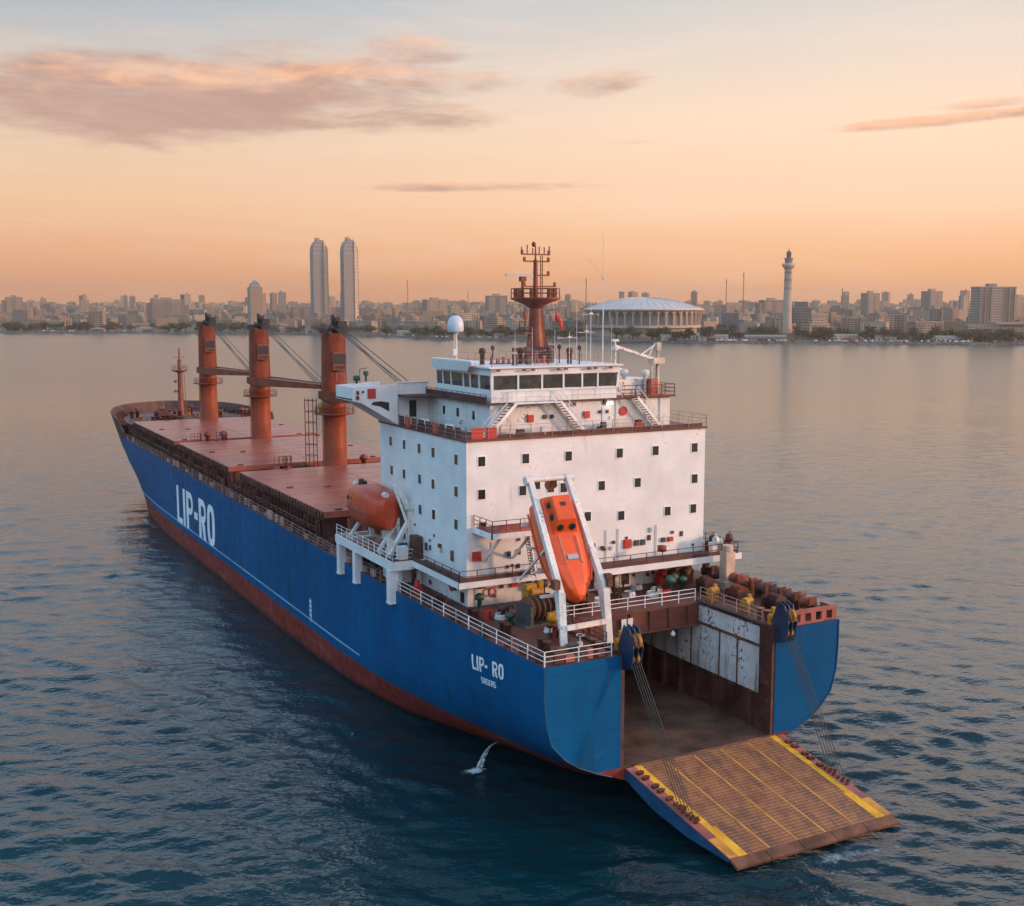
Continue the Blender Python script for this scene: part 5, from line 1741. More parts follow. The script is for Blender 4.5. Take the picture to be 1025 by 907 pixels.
q.build('name_plate', M['grey'], ff)

fr = MB()
topL, topR = Vector((44.25, 80.2, 24.75)), Vector((47.75, 80.2, 24.75))
kL, kR = Vector((43.6, 74.0, 16.7)), Vector((47.5, 74.0, 16.8))
ftL, ftR = Vector((43.2, 72.9, DK)), Vector((47.4, 73.2, DK))
for a, b, c_ in ((topL, kL, ftL), (topR, kR, ftR)):
    fr.beam(a, b, .46, .52)
    fr.beam(b + Vector((0, 0, .3)), c_, .52, .52)
    # rear raking leg from the deck to a third of the way up the rail
    p = b.lerp(a, .22)
    fr.beam(p + Vector((0, 0, -.2)), c_ + Vector((0, .5, 1.6)), .30, .30)
    fr.beam(b.lerp(a, .42), Vector((a.x - .2, 81.5, DK + 3.6)), .16, .16)
# top cross bar with rounded shoulders
fr.tube(topL + Vector((-.1, 0, .05)), topR + Vector((.1, 0, .05)), .22, n=10)
fr.tube(topL + Vector((-.45, 0, 0)), topL + Vector((.25, 0, 0)), .36, n=10).tube(topR + Vector((-.25, 0, 0)), topR + Vector((.45, 0, 0)), .36, n=10)
fr.beam(ftL + Vector((.2, 0, 1.75)), ftR + Vector((-.2, 0, 1.75)), .30, .36)
fro = sp(fr, 'launching_frame', M['beige'])
cr = MB()
down = -zv
for s in (-.95, .95):
    a = Vector(FS) + Vector((s, 0, 0)) - zv * 1.6
    b = Vector(FB) + Vector((s, 0, 0)) - zv * 1.45 + ff_axis * -.8
    cr.beam(a, b, .24, .4)
for f in (.15, .4, .65, .9):
    p = Vector(FS).lerp(Vector(FB), f) - zv * 1.62
    cr.beam(p + Vector((-2.6, 0, .1)), p + Vector((1.3, 0, 0)), .2, .22)
sp(cr, 'launch_rail', M['white_worn'], fro)
hkk = MB().path([(46.6, 80.2, 25.0), (46.55, 79.9, 24.2), (46.2, 79.9, 24.0)], .08).lathe([(.5, -.06), (.5, .06)], (46.2, 80.3, 24.3), 14, axis=(0, 1, 0))
sp(hkk, 'release_hook', M['rust'], fro)
lpk = MB().cbox(ftR + Vector((.3, .5, 4.3)), .4, .4, .6).cbox(kR + Vector((.4, .2, .3)), .5, .5, .9).cbox(kL + Vector((-.4, .2, .6)), .5, .6, .7)
sp(lpk, 'frame_fitting', M['rust'], fro)
ps = MB().box(42.6, 47.0, 83.6, 87.15, 19.7, 19.9)
ps.mat(1).box(42.5, 42.6, 83.5, 87.15, 19.5, 19.95).box(42.5, 47.0, 83.5, 83.6, 19.5, 19.95).mat(0)
pfo = sp(ps, 'boarding_platform', [M['deck'], M['white_rail']], fro)
q = MB().railing([(42.65, 87.1, 19.9), (42.65, 83.65, 19.9), (46.6, 83.65, 19.9)], 1.1, 3, 1.3, .045, .035)
q.box(43.2, 46.6, 83.66, 83.7, 19.95, 20.6)
sp(q, 'platform_railing', M['pinkred'], pfo)
for x_ in (43.6, 46.4):
    sp(MB().beam((x_, 83.9, 19.55), (x_, 87.1, 16.9), .18, .18), 'platform_bracket', M['white_rail'], pfo)
stair((47.4, 85.0, BD), (46.2, 84.2, 19.8), .8, 'stair', pfo, M['white_worn'], across=(0, 1, 0))

# ---------------------------------------------------------------- stern deck machinery
winch(45.6, 80.9, DK, .12, M['crew_grey'], M['rust'], 1.35)
winch(50.2, 83.5, DK, .05, M['brown'], M['brown'], 1.1)
q = MB().cbox((45.9, 82.6, DK), 1.6, .9, 2.5, .1).cbox((45.5, 82.4, DK + 2.5), 1.0, .6, .4, .1).cbox((46.5, 82.4, DK + 2.4), .4, .4, .7).lathe([(.4, -.5), (.4, .5)], (45.9, 82.1, DK + 2.2), 10, axis=(1, 0, 0))
sp(q, 'winch_motor', M['yellow'])
q = MB().lathe([(.42, 0), (.36, 1.0), (.55, 1.05), (.55, 1.4), (.3, 1.5)], (45.0, 77.6, DK), 12).cbox((45.3, 77.7, DK), .4, .4, 1.7).cbox((44.7, 77.5, DK + 1.2), .5, .4, .5)
sp(q, 'yellow_bollard', M['yellow'])
winch(64.0, 82.6, DK, 1.35, M['brown'], M['brown'], .85)
winch(64.4, 78.6, DK, 1.45, M['brown'], M['crane_dark'], .85)
winch(65.2, 74.6, DK, 1.5, M['brown'], M['brown'], .85)
for x_, y_ in ((62.6, 79.9), (62.9, 75.6)):
    q = MB().cbox((x_, y_, DK), .9, .7, .5, .4).lathe([(.42, -.5), (.42, .5)], (x_, y_, DK + .8), 10, axis=(1, .3, 0)).cbox((x_ + .4, y_ + .2, DK + .5), .3, .3, .9)
    sp(q, 'winch_motor', M['yellow'])
random.seed(5)
# a row of upright rope drums along the starboard side
for k in range(8):
    y_ = 72.6 + k * 1.9
    q = MB()
    q.lathe([(.55, -.55), (.55, -.45), (.36, -.4), (.36, .4), (.55, .45), (.55, .55)], (66.9 + random.uniform(-.15, .15), y_, DK + .95), 14, axis=(0, 1, 0))
    q.cbox((66.9, y_ - .62, DK), .8, .12, 1.6).cbox((66.9, y_ + .62, DK), .8, .12, 1.6)
    sp(q, 'rope_drum', random.choice([M['brown'], M['brown'], M['crane_dark'], M['mast']]))
for x_, y_ in ((62.3, 72.7), (63.6, 71.3), (66.9, 71.0), (45.2, 71.5), (41.8, 73.5), (41.4, 79), (41.0, 84), (44.6, 76.1), (40.6, 89.5)):
    q = MB()
    for dx in (-.45, .45):
        q.lathe([(.26, 0), (.26, .75), (.34, .8), (.34, .95)], (x_, y_ + dx, DK), 10)
    q.box(x_ - .45, x_ + .45, y_ - .9, y_ + .9, DK, DK + .1)
    sp(q, 'mooring_bitt', random.choice([M['brown'], M['brown'], M['crew_grey'], M['crane_dark']]))
for x_, y_, h_ in ((43.0, 81.2, .8), (43.4, 83.2, .9), (50.3, 82.0, 1.1), (60.4, 83.4, 1.3), (61.0, 83.9, 1.1), (61.7, 84.5, 1.2), (62.4, 84.1, 1.0), (56.6, 86.8, 1.7), (49.3, 86.9, 1.5), (42.9, 86.6, 1.1)):
    q = MB().lathe([(.2, 0), (.2, h_ * .8), (.42, h_ * .85), (.42, h_ * 1.2), (.15, h_ * 1.35)], (x_, y_, DK), 10)
    sp(q, 'mushroom_vent', random.choice([M['brown'], M['green'], M['brown'], M['crew_grey'], M['mast']]))
for x_, y_ in ((63.1, 86.6), (64.2, 86.2), (65.0, 86.8), (62.0, 86.9)):
    q = MB().cbox((x_, y_, DK), 1.0, .7, .9, random.uniform(0, .6)).lathe([(.45, -.3), (.45, .3)], (x_, y_, DK + 1.0), 10, axis=(1, .2, 0)).tube((x_, y_, DK + .9), (x_ + .6, y_ + .1, DK + 1.9), .07)
    sp(q, 'deck_winch', random.choice([M['brown'], M['red'], M['mast']]))
# goose-neck vents, hose boxes, hand wheels and coils scattered over the working deck
random.seed(17)
for k in range(34):
    if k < 16:
        x_, y_ = random.uniform(42.0, 46.2), random.uniform(71.5, 86.8)
    else:
        x_, y_ = random.uniform(48.5, 62.0), random.uniform(81.6, 87.2)
    if abs(x_ - 45.6) < 2.2 and abs(y_ - 80.9) < 1.6:
        continue
    t_ = k % 4
    q = MB()
    if t_ == 0:
        q.path([(x_, y_, DK), (x_, y_, DK + .75), (x_ + .12, y_ - .1, DK + .92), (x_ + .3, y_ - .2, DK + .9), (x_ + .34, y_ - .24, DK + .65)], .1, 7)
        nm = 'gooseneck_vent'
    elif t_ == 1:
        for j in range(4):
            for i in range(12):
                a, b = 2 * math.pi * i / 12, 2 * math.pi * (i + 1) / 12
                r_ = .55 - .03 * j
                q.tube((x_ + r_ * math.cos(a), y_ + r_ * math.sin(a), DK + .08 + j * .11), (x_ + r_ * math.cos(b), y_ + r_ * math.sin(b), DK + .08 + j * .11), .06, n=5, cap=False)
        nm = 'rope_coil'
    elif t_ == 2:
        q.tube((x_, y_, DK), (x_, y_, DK + .8), .06, n=6).lathe([(.32, 0), (.36, .03), (.32, .06), (.26, .03), (.32, 0)], (x_, y_, DK + .8), 12).cbox((x_, y_, DK), .35, .3, .3)
        nm = 'valve_wheel'
    else:
        q.cbox((x_, y_, DK), .9, .5, .6, random.uniform(0, 1)).cbox((x_, y_, DK + .6), .96, .56, .06, 0)
        nm = 'deck_box'
    sp(q, nm, {'rope_coil': M['beige']}.get(nm) or random.choice([M['brown'], M['red'], M['crew_grey'], M['mast'], M['white_worn'], M['rust']]))
# machinery on the port side deck under the platform
for x_, y_, k in ((41.4, 99.5, 1.2), (40.6, 101.5, 1.0), (41.2, 103.5, 1.3), (40.4, 94.2, .8), (41.6, 107, 1.4), (40.9, 109, 1.0)):
    q = MB().cbox((x_, y_, DK), .8 * k, 1.0 * k, 1.0 * k).lathe([(.3 * k, 0), (.3 * k, .5)], (x_, y_, DK + 1.0 * k), 9)
    sp(q, 'deck_pump', random.choice([M['brown'], M['red'], M['white_worn'], M['crew_grey']]))
# loose gear between the aft hatch and the house
for k in range(14):
    x_, y_ = random.uniform(41, 48), random.uniform(108, 118)
    q = MB().cbox((x_, y_, DK), random.uniform(.7, 1.6), random.uniform(.6, 1.4), random.uniform(1.0, 2.6), random.uniform(0, .5)).tube((x_, y_, DK + 1), (x_ + random.uniform(-1, 1), y_ + 1, DK + 2.8), .12)
    sp(q, 'deck_gear', random.choice([M['brown'], M['rust'], M['crane_dark'], M['crane']]))

# ---------------------------------------------------------------- loose things carried on board
buoy_mb = MB()
for i in range(16):
    a, b = 2 * math.pi * i / 16, 2 * math.pi * (i + 1) / 16
    buoy_mb.tube((.33 * math.cos(a), 0, .33 * math.sin(a)), (.33 * math.cos(b), 0, .33 * math.sin(b)), .08, n=6, cap=False)
spots = [((41.9, 90.2, BD + .8 - 2.1), R(90), 'red lifebuoy hung on the port side of the lower deckhouse'),
         ((44.6, 87.6, 14.0), 0, 'red lifebuoy hung on the aft wall below the gallery, nearest the house corner'),
         ((39.25, 31.0, 0), 0, None)]
first = None
for (p, rz, lab) in spots:
    if lab is None:
        continue
    if first is None:
        first = buoy_mb.build('lifebuoy', M['red'])
        o = first
    else:
        o = first.copy()
        COL.objects.link(o)
    o.location = p
    o.rotation_euler = (0, 0, rz)
    tag(o, lab, 'lifebuoy', 'lifebuoys hung about the ship')
raft = MB()
raft.lathe([(.0, -.75), (.30, -.7), (.36, -.55), (.36, .55), (.30, .7), (.0, .75)], (0, 0, .55), 14, axis=(0, 1, 0))
raft.mat(1).lathe([(.375, -.35), (.375, -.28)], (0, 0, .55), 14, axis=(0, 1, 0)).lathe([(.375, .28), (.375, .35)], (0, 0, .55), 14, axis=(0, 1, 0))
raft.box(-.4, .4, -.4, -.3, 0, .3).box(-.4, .4, .3, .4, 0, .3)
r0 = raft.build('liferaft_canister', [M['white'], M['crew_grey']])
for i, (p, lab) in enumerate((((43.1, 98.4, UD), 'white liferaft canister on the port upper deck, nearer the bridge wing'), ((43.1, 93.0, UD), 'white liferaft canister on the port upper deck, farther aft of the wing'))):
    o = r0 if i == 0 else r0.copy()
    if i:
        COL.objects.link(o)
    o.location = p
    tag(o, lab, 'liferaft', 'liferaft canisters on the upper deck')

# ====================================================================== SEA
def grid_sheet(name, xs, ys, zf, mat):
    vs = [(x_, y_, zf(x_, y_)) for y_ in ys for x_ in xs]
    n = len(xs)
    fs_ = [(j * n + i, j * n + i + 1, (j + 1) * n + i + 1, (j + 1) * n + i) for j in range(len(ys) - 1) for i in range(n - 1)]
    q = MB().add(vs, fs_, True)
    return q.build(name, mat)


m, t = new_mat('sea_water')
p = t.n('ShaderNodeTexCoord').outputs['Object']
rot = t.n('ShaderNodeMapping', {'Vector': p, 'Rotation': (0, 0, R(24))}).outputs[0]
px_, py_, pz_ = t.sep(p)[0:3]
rng = t.m('ADD', t.m('MULTIPLY', px_, math.sin(YAW)), t.m('MULTIPLY', py_, math.cos(YAW)))     # open water lies nearer, sheltered water by the shore
shelter = t.mapr(rng, 80, 450, 1.0, 0.36)
chop = t.noise(t.scalev(rot, (0.5, 0.95, 1)), 1.0, 3, 0.5, 0.4)
fine_ = t.noise(t.scalev(rot, (1.7, 2.6, 1)), 1.0, 3, 0.5, 0.3)
h_ = t.m('ADD', t.m('MULTIPLY', chop, t.mapr(rng, 80, 300, 0.08, 0.20)), t.m('MULTIPLY', fine_, 0.085))
bp = t.n('ShaderNodeBump', {'Strength': 1.0, 'Distance': 1.0, 'Height': t.m('MULTIPLY', h_, shelter)})
deep = t.mix(t.mapr(t.noise(t.scalev(p, (0.02, 0.02, 1)), 1.0, 3, 0.5), 0.35, 0.65), (0.001, 0.019, 0.026), (0.001, 0.028, 0.036))
out(t, **{'Base Color': deep, 'Roughness': t.mapr(rng, 80, 700, 0.05, 0.20), 'IOR': 1.42, 'Specular IOR Level': 0.5, 'Normal': bp.outputs[0]})
M['sea'] = m


def sea_heights(x_, y_, cell):
    """sum of many small waves running towards the viewer's side, band-limited to the local mesh size"""
    rs = np.random.RandomState(12)
    along = x_ * math.sin(YAW) + y_ * math.cos(YAW)
    calm = 0.34 + 0.66 * np.clip((420 - along) / 330, 0, 1)
    pt = np.zeros_like(x_)
    for k in range(7):
        a, lam = rs.uniform(-1.3, 1.3), rs.uniform(45, 190)
        kx, ky = math.sin(YAW + a) * 2 * math.pi / lam, math.cos(YAW + a) * 2 * math.pi / lam
        pt += np.sin(kx * x_ + ky * y_ + rs.uniform(0, 6.28))
    calm = calm * np.clip(1.0 + 0.13 * pt, .5, 1.5)
    # a slick where the bow has passed
    band = np.clip(1 - np.abs(y_ + .42 * x_ - 430) / 55, 0, 1) * np.clip((70 - x_) / 25, 0, 1)
    calm = calm * (1 - .6 * band)
    h = np.zeros_like(x_)
    for k in range(120):
        lam = 0.8 * (9.0 / 0.8) ** rs.uniform(0, 1)
        a = rs.normal(0, .50) + .22
        s_ = .0225 * (1.0 if lam < 4 else .55)
        kx, ky = math.sin(YAW + a) * 2 * math.pi / lam, math.cos(YAW + a) * 2 * math.pi / lam
        ph = rs.uniform(0, 6.28)
        fade = np.clip((lam / cell - 2.0) / 1.5, 0, 1)
        g = 1 + .45 * np.sin(kx * .13 * y_ - ky * .13 * x_ + ph * 2)      # crests of finite length
        h += s_ * lam / (2 * math.pi) * fade * g * np.sin(kx * x_ + ky * y_ + ph)
    h = h * calm
    h = h + .35 * h * np.abs(h)
    # rings spreading from the starboard quarter and the ramp, and the divergent bow waves
    for (cx_, cy_, lam, amp, r0, r1, mask) in ((70.0, 72.0, 3.4, .060, 6, 62, np.clip((x_ - 66 - .30 * (y_ - 74)) / 9, 0, 1)),
                                               (62.0, 57.0, 2.2, .030, 4, 24, np.clip((60 - y_) / 5, 0, 1)),
                                               (41.0, 216.0, 5.0, .085, 6, 90, np.clip((39 - x_) / 6, 0, 1) * np.clip((232 - y_) / 14, 0, 1))):
        r_ = np.hypot(x_ - cx_, y_ - cy_)
        wob = 2.2 * np.sin(x_ * .11 + y_ * .05) + 1.6 * np.sin(y_ * .17 - x_ * .07)
        h += amp * np.sin(2 * math.pi * (r_ + wob) / lam) * np.clip((r1 - r_) / r1, 0, 1) * np.clip((r_ - 1) / r0, 0, 1) * mask
    return h


bears = np.concatenate([np.radians(np.arange(-180, -29, 3.0)), np.arange(math.radians(-29), math.radians(29), 0.0036), np.radians(np.arange(29.2, 178, 3.0))])
rr = np.concatenate([np.linspace(3, 44, 16), np.exp(np.arange(math.log(45), math.log(2500), 0.0036)), np.geomspace(2530, 7600, 14)])
bb, rg = np.meshgrid(bears, rr)
sx, sy = rg * np.sin(bb + YAW), rg * np.cos(bb + YAW)
inview = np.abs(bb) < math.radians(29.1)
cell = np.where(inview, np.maximum(.28, rg * 0.0036), 1e3)
cell = np.where(rg > 2450, 1e3, cell)
sz = sea_heights(sx, sy, cell)
nb_, nr_ = len(bears), len(rr)
verts = np.stack([sx, sy, sz], -1).reshape(-1, 3)
idx = np.arange(nb_ * nr_).reshape(nr_, nb_)
q4 = np.stack([idx[:-1, :], np.roll(idx, -1, 1)[:-1, :], np.roll(idx, -1, 1)[1:, :], idx[1:, :]], -1).reshape(-1, 4)
me = bpy.data.meshes.new('sea')
me.vertices.add(len(verts) + 1)
me.vertices.foreach_set('co', np.append(verts, [[0, 0, 0]], 0).ravel())
tri = [(len(verts), (i + 1) % nb_, i) for i in range(nb_)]
loops = np.concatenate([q4.ravel(), np.array(tri).ravel()])
starts = np.concatenate([np.arange(len(q4)) * 4, len(q4) * 4 + np.arange(nb_) * 3])
me.loops.add(len(loops))
me.loops.foreach_set('vertex_index', loops)
me.polygons.add(len(starts))
me.polygons.foreach_set('loop_start', starts)
me.polygons.foreach_set('use_smooth', np.ones(len(starts), bool))
me.update(calc_edges=True)
me.validate()
import bmesh as _b2
me.materials.append(M['sea'])
sea = bpy.data.objects.new('sea', me)
COL.objects.link(sea)
print('sea normal up', me.polygons[len(me.polygons) // 2].normal.z)
tag(sea, 'dark blue rippled sea around the ship reflecting the evening sky', 'sea', kind='structure')

# foam: discharge stream, splash, wash under the ramp and along the bow
def foam_mat(name, scale, lo, hi, stretch=(1, 1, 1), col=(.62, .70, .74)):
    m, t = new_mat(name)
    p = t.n('ShaderNodeTexCoord').outputs['Object']
    g = t.n('ShaderNodeTexCoord').outputs['UV']
    n1 = t.noise(t.scalev(p, stretch), scale, 7, 0.72, 1.2)
    r_ = t.vm('LENGTH', t.n('ShaderNodeMapping', {'Vector': p, 'Scale': (1, 1, 0)}).outputs[0], out=1)
    fall = t.n('ShaderNodeAttribute', attribute_name='edge').outputs['Fac']
    a = t.m('MULTIPLY', t.mapr(t.m('ADD', n1, t.m('MULTIPLY', t.m('SUBTRACT', fall, 1.0), 0.5)), lo, hi), t.mapr(fall, 0.0, 0.35))
    b = t.n('ShaderNodeBsdfPrincipled', {'Base Color': (*col, 1), 'Roughness': 0.7})
    tr = t.n('ShaderNodeBsdfTransparent')
    mx = t.n('ShaderNodeMixShader', {0: a, 1: tr.outputs[0], 2: b.outputs[0]})
    t.n('ShaderNodeOutputMaterial', {'Surface': mx.outputs[0]})
    return m


def foam_sheet(name, c_, ax_, ay_, rz, mat, z=.06):
    rings, seg = 6, 28
    vs, fs_, ed = [(0, 0, 0)], [], [1.0]
    co, si = math.cos(rz), math.sin(rz)
    for k in range(1, rings + 1):
        for i in range(seg):
            th = 2 * math.pi * i / seg
            rr = k / rings * (1 + .18 * math.sin(3 * th + 1) * k / rings)
            x_, y_ = ax_ * rr * math.cos(th), ay_ * rr * math.sin(th)
            vs.append((x_ * co - y_ * si, x_ * si + y_ * co, 0))
            ed.append(1 - k / rings)
    for i in range(seg):
        fs_.append((0, 1 + i, 1 + (i + 1) % seg))
    for k in range(rings - 1):
        for i in range(seg):
            a, b = 1 + k * seg + i, 1 + k * seg + (i + 1) % seg
            fs_.append((a, a + seg, b + seg, b))
    me = bpy.data.meshes.new(name)
    me.from_pydata(vs, [], fs_)
    at = me.attributes.new('edge', 'FLOAT', 'POINT')
    at.data.foreach_set('value', ed)
    me.materials.append(mat)
    o = bpy.data.objects.new(name, me)
    COL.objects.link(o)
    o.location = (*c_, z)
    o['kind'] = 'stuff'
    return o


f1 = foam_mat('splash_foam', 1.8, .14, .46)
f2 = foam_mat('wash_foam', .9, .30, .66, (.7, .5, 1), (.24, .33, .36))
f3 = foam_mat('bow_foam', .5, .28, .62, (.8, .25, 1), (.35, .42, .46))
tag(foam_sheet('splash_foam', (40.9, 83.4), 1.9, .95, .3, f1), 'white splash of foam where the hull outlet falls into the sea', 'foam')
tag(foam_sheet('ramp_wash', (57.5, 57.4), 9.5, 2.6, -.05, f2), 'faint swirling foam washing under the toe of the ramp', 'foam')
tag(foam_sheet('bow_wash', (38.3, 214), 1.6, 14, .03, f3), 'thin pale foam along the waterline at the bow', 'foam')
js = MB()
pts = []
for k in range(15):
    f = k / 14
    pts.append(Vector((43.5 - 2.3 * f ** .75, 84.3 - .8 * f ** .75, 1.75 - 1.7 * f ** 2.2)))
random.seed(3)
for st in range(7):
    off = Vector((random.uniform(-.16, .16), random.uniform(-.16, .16), random.uniform(-.1, .1)))
    for i, (a, b) in enumerate(zip(pts[:-1], pts[1:])):
        js.tube(a + off * (i / 7), b + off * ((i + 1) / 7), .03 + .008 * i * random.uniform(.4, 1), .03 + .008 * (i + 1) * random.uniform(.4, 1), n=5)
m, t = new_mat('falling_water')
p = t.n('ShaderNodeTexCoord').outputs['Object']
n = t.noise(p, 5, 5, .7)
b = t.n('ShaderNodeBsdfPrincipled', {'Base Color': (.66, .74, .78, 1), 'Roughness': .4})
tr = t.n('ShaderNodeBsdfTransparent')
mx = t.n('ShaderNodeMixShader', {0: t.mapr(n, .42, .70, .0, .75), 1: tr.outputs[0], 2: b.outputs[0]})
t.n('ShaderNodeOutputMaterial', {'Surface': mx.outputs[0]})
j = js.build('water_jet', m)
tag(j, 'white jet of water pouring from the hull outlet into the sea', 'water jet', kind='stuff')

# ====================================================================== FAR SHORE
SHORE = [(-1900, 3270), (-60, 2078), (144, 1945), (304, 1844), (461, 1685), (558, 1530), (578, 1397), (585, 1287), (641, 1208), (711, 1125), (778, 1026), (897, 923), (1028, 815), (1147, 700), (2400, -350)]
INL = Vector((0.78, 0.62))                            # inland direction


def shore_range(b_):
    """distance from the camera to the shoreline along bearing b_ (radians from +Y towards +X)"""
    dx, dy = math.sin(b_), math.cos(b_)
    best = None
    for (x0, y0), (x1, y1) in zip(SHORE[:-1], SHORE[1:]):
        ex, ey = x1 - x0, y1 - y0
        den = dx * ey - dy * ex
        if abs(den) < 1e-9:
            continue
        r_ = (x0 * ey - y0 * ex) / den
        s_ = (x0 * dy - y0 * dx) / den
        if r_ > 0 and -1e-6 <= s_ <= 1 + 1e-6:
            best = r_ if best is None else min(best, r_)
    return best or 2500.0


def ground_z(s_):
    return 2.2 + 0.0125 * max(0, s_ - 60)


def polar(b_, r_):
    return (r_ * math.sin(b_), r_ * math.cos(b_))


BEAR0, BEAR1 = YAW - R(33), YAW + R(33)
nb = 140
svals = [-6, 0, 5, 9, 16, 40, 120, 400, 1000, 2200, 4200]
zv_ = [-1.0, .1, 1.2, 2.0, 2.2, 2.2, ground_z(120), ground_z(400), ground_z(1000), ground_z(2200), ground_z(4200)]
vs, fs_ = [], []
random.seed(19)
for i in range(nb + 1):
    b_ = BEAR0 + (BEAR1 - BEAR0) * i / nb
    sr_ = shore_range(b_)
    jit = random.uniform(-5, 5)
    for s_, z_ in zip(svals, zv_):
        x_, y_ = polar(b_, sr_ + s_ + (jit if s_ < 15 else 0))
        vs.append((x_, y_, z_ + (random.uniform(-.4, .4) if 0 < s_ < 15 else 0)))
n = len(svals)
fs_ = [(i * n + j, i * n + j + 1, (i + 1) * n + j + 1, (i + 1) * n + j) for i in range(nb) for j in range(n - 1)]
m, t = new_mat('city_ground')
p = t.n('ShaderNodeTexCoord').outputs['Object']
nn = t.noise(p, 0.02, 6, .65)
n2 = t.noise(p, 0.15, 5, .65)
c = t.mix(t.mapr(nn, .4, .6), (.095, .070, .048), (.055, .050, .030))
c = t.mix(t.mapr(n2, .45, .7), c, (.17, .13, .095))
Zc = t.sep(p)[2]
c = t.mix(t.mapr(Zc, 1.9, .6), c, t.mix(t.mapr(n2, .35, .65), (.035, .030, .026), (.17, .14, .11)))
out(t, **{'Base Color': c, 'Roughness': .9})
land = MB().add(vs, fs_, False).build('land', m)
tag(land, 'low stony shore and gently rising ground under the city', 'land', kind='structure')

# ---------------------------------------------------------------- city facades
def facade(name, tones, wx=3.2, wz=3.1, lit=0.0, gap=.46, glass=(.030, .034, .040), bands=.0):
    """plaster with rows of dark openings; colour differs from house to house"""
    m, t = new_mat(name)
    p = t.n('ShaderNodeTexCoord').outputs['Object']
    nrm = t.n('ShaderNodeNewGeometry').outputs['Normal']
    x_, y_, z_ = t.sep(p)[0:3]
    u = t.m('ADD', x_, y_)
    fu = t.m('FRACT', t.m('DIVIDE', t.m('ADD', u, 500), wx))
    fz = t.m('FRACT', t.m('DIVIDE', z_, wz))
    op = t.m('MULTIPLY', t.m('MULTIPLY', t.m('GREATER_THAN', fu, gap), t.m('LESS_THAN', fu, .92)),
             t.m('MULTIPLY', t.m('GREATER_THAN', fz, .32), t.m('LESS_THAN', fz, .82)))
    wall = t.m('LESS_THAN', t.m('ABSOLUTE', t.sep(nrm)[2]), .5)
    rnd = t.n('ShaderNodeObjectInfo').outputs['Random']
    base = t.ramp(rnd, [(i / (len(tones)), c) for i, c in enumerate(tones)], 'CONSTANT')
    n1 = t.noise(p, .12, 5, .6)
    base = t.mix(t.m('MULTIPLY', t.mapr(n1, .4, .75), .35), base, (.13, .10, .08))
    c = t.mix(t.m('MULTIPLY', op, wall), base, glass)
    slab_ = t.m('MULTIPLY', t.m('LESS_THAN', fz, .12), wall)
    c = t.mix(t.m('MULTIPLY', slab_, bands), c, (.55, .52, .48))
    out(t, **{'Base Color': c, 'Roughness': .7})
    return m


WARM = [(.34, .22, .14), (.40, .29, .20), (.26, .165, .105), (.36, .245, .16), (.24, .175, .13), (.44, .33, .235), (.30, .19, .115), (.20, .145, .11)]
COOL = [(.17, .145, .13), (.23, .195, .17), (.14, .125, .115), (.27, .225, .19)]
M['city_warm'] = facade('warm_plaster_facade', WARM)
M['city_bal'] = facade('balconied_facade', WARM, 4.4, 3.1, gap=.30, bands=.5)
M['city_cool'] = facade('grey_concrete_facade', COOL, 3.4, 3.2)
M['tower'] = facade('tower_facade', [(.24, .235, .24)], 4.6, 6.6, gap=.34, glass=(.07, .08, .095), bands=0)
M['tower_sunlit'] = facade('sunlit_tower_rib', [(.56, .41, .27)], 5.0, 6.6, gap=.62, bands=.4)  # orange sunlight on the towers' right-hand parts is put into this colour
M['tower_band'] = plain('grey_balcony_render', (.22, .205, .195), .7)
M['brown_block'] = facade('brown_block_facade', [(.25, .18, .14)], 4.4, 3.3, gap=.3, bands=.3)
M['hotel'] = facade('hotel_facade', [(.26, .205, .165)], 4.2, 3.3, gap=.42, bands=.5)
M['shedw'] = plain('weathered_masonry', (.24, .19, .15), .9, scale=.2)
M['roof'] = plain('flat_roof', (.24, .21, .19), .9)
M['conc'] = plain('pale_concrete', (.27, .215, .17), .8, scale=.2)
M['white_stone'] = paint('weathered_white_render', (.46, .35, .26), .12, .7, .2, .06, .4)
M['dome_roof'] = plain('pale_metal_roof', (.52, .47, .44), .5, scale=.1)

random.seed(101)


def house_mesh(kind, w_, d_, h_):
    """one apartment block at the origin: walls with set-backs, parapet, balconies, roof rooms"""
    q = MB()
    q.box(-w_ / 2, w_ / 2, -d_ / 2, d_ / 2, 0, h_)
    q.mat(1).box(-w_ / 2 - .25, w_ / 2 + .25, -d_ / 2 - .25, d_ / 2 + .25, h_, h_ + .9)
    q.mat(0)
    r_ = random.random
    for _ in range(random.randint(1, 3)):
        a, b = (r_() - .5) * w_ * .6, (r_() - .5) * d_ * .5
        q.mat(0).box(a - 2.2, a + 2.2, b - 2, b + 2, h_ + .9, h_ + 3.2 + r_() * 2)
    q.mat(1)
    for _ in range(3):
        a, b = (r_() - .5) * w_ * .8, (r_() - .5) * d_ * .8
        q.tube((a, b, h_ + .9), (a, b, h_ + 3 + 3 * r_()), .12, n=4)
    if kind >= 1:
        k = int(h_ / 3.1)
        xs = [(-.5, -.2), (.2, .5)] if kind == 1 else [(-.16, .16)]
        for fl_ in range(1, k):
            for a, b in xs:
                q.mat(1).box(a * w_, b * w_, -d_ / 2 - 1.3, -d_ / 2, fl_ * 3.1, fl_ * 3.1 + .9)
    if kind == 2:
        q.mat(0).box(w_ / 2, w_ * .8, -d_ / 2, d_ * .3, 0, h_ * .62).mat(1).box(w_ / 2, w_ * .8 + .2, -d_ / 2 - .2, d_ * .3 + .2, h_ * .62, h_ * .62 + .8)
    if kind == 3:
        q.mat(0).box(-w_ * .3, w_ * .3, -d_ * .3, d_ * .3, h_ + .9, h_ + 6.5).mat(1).box(-w_ * .32, w_ * .32, -d_ * .32, d_ * .32, h_ + 6.5, h_ + 7.2)
    return q


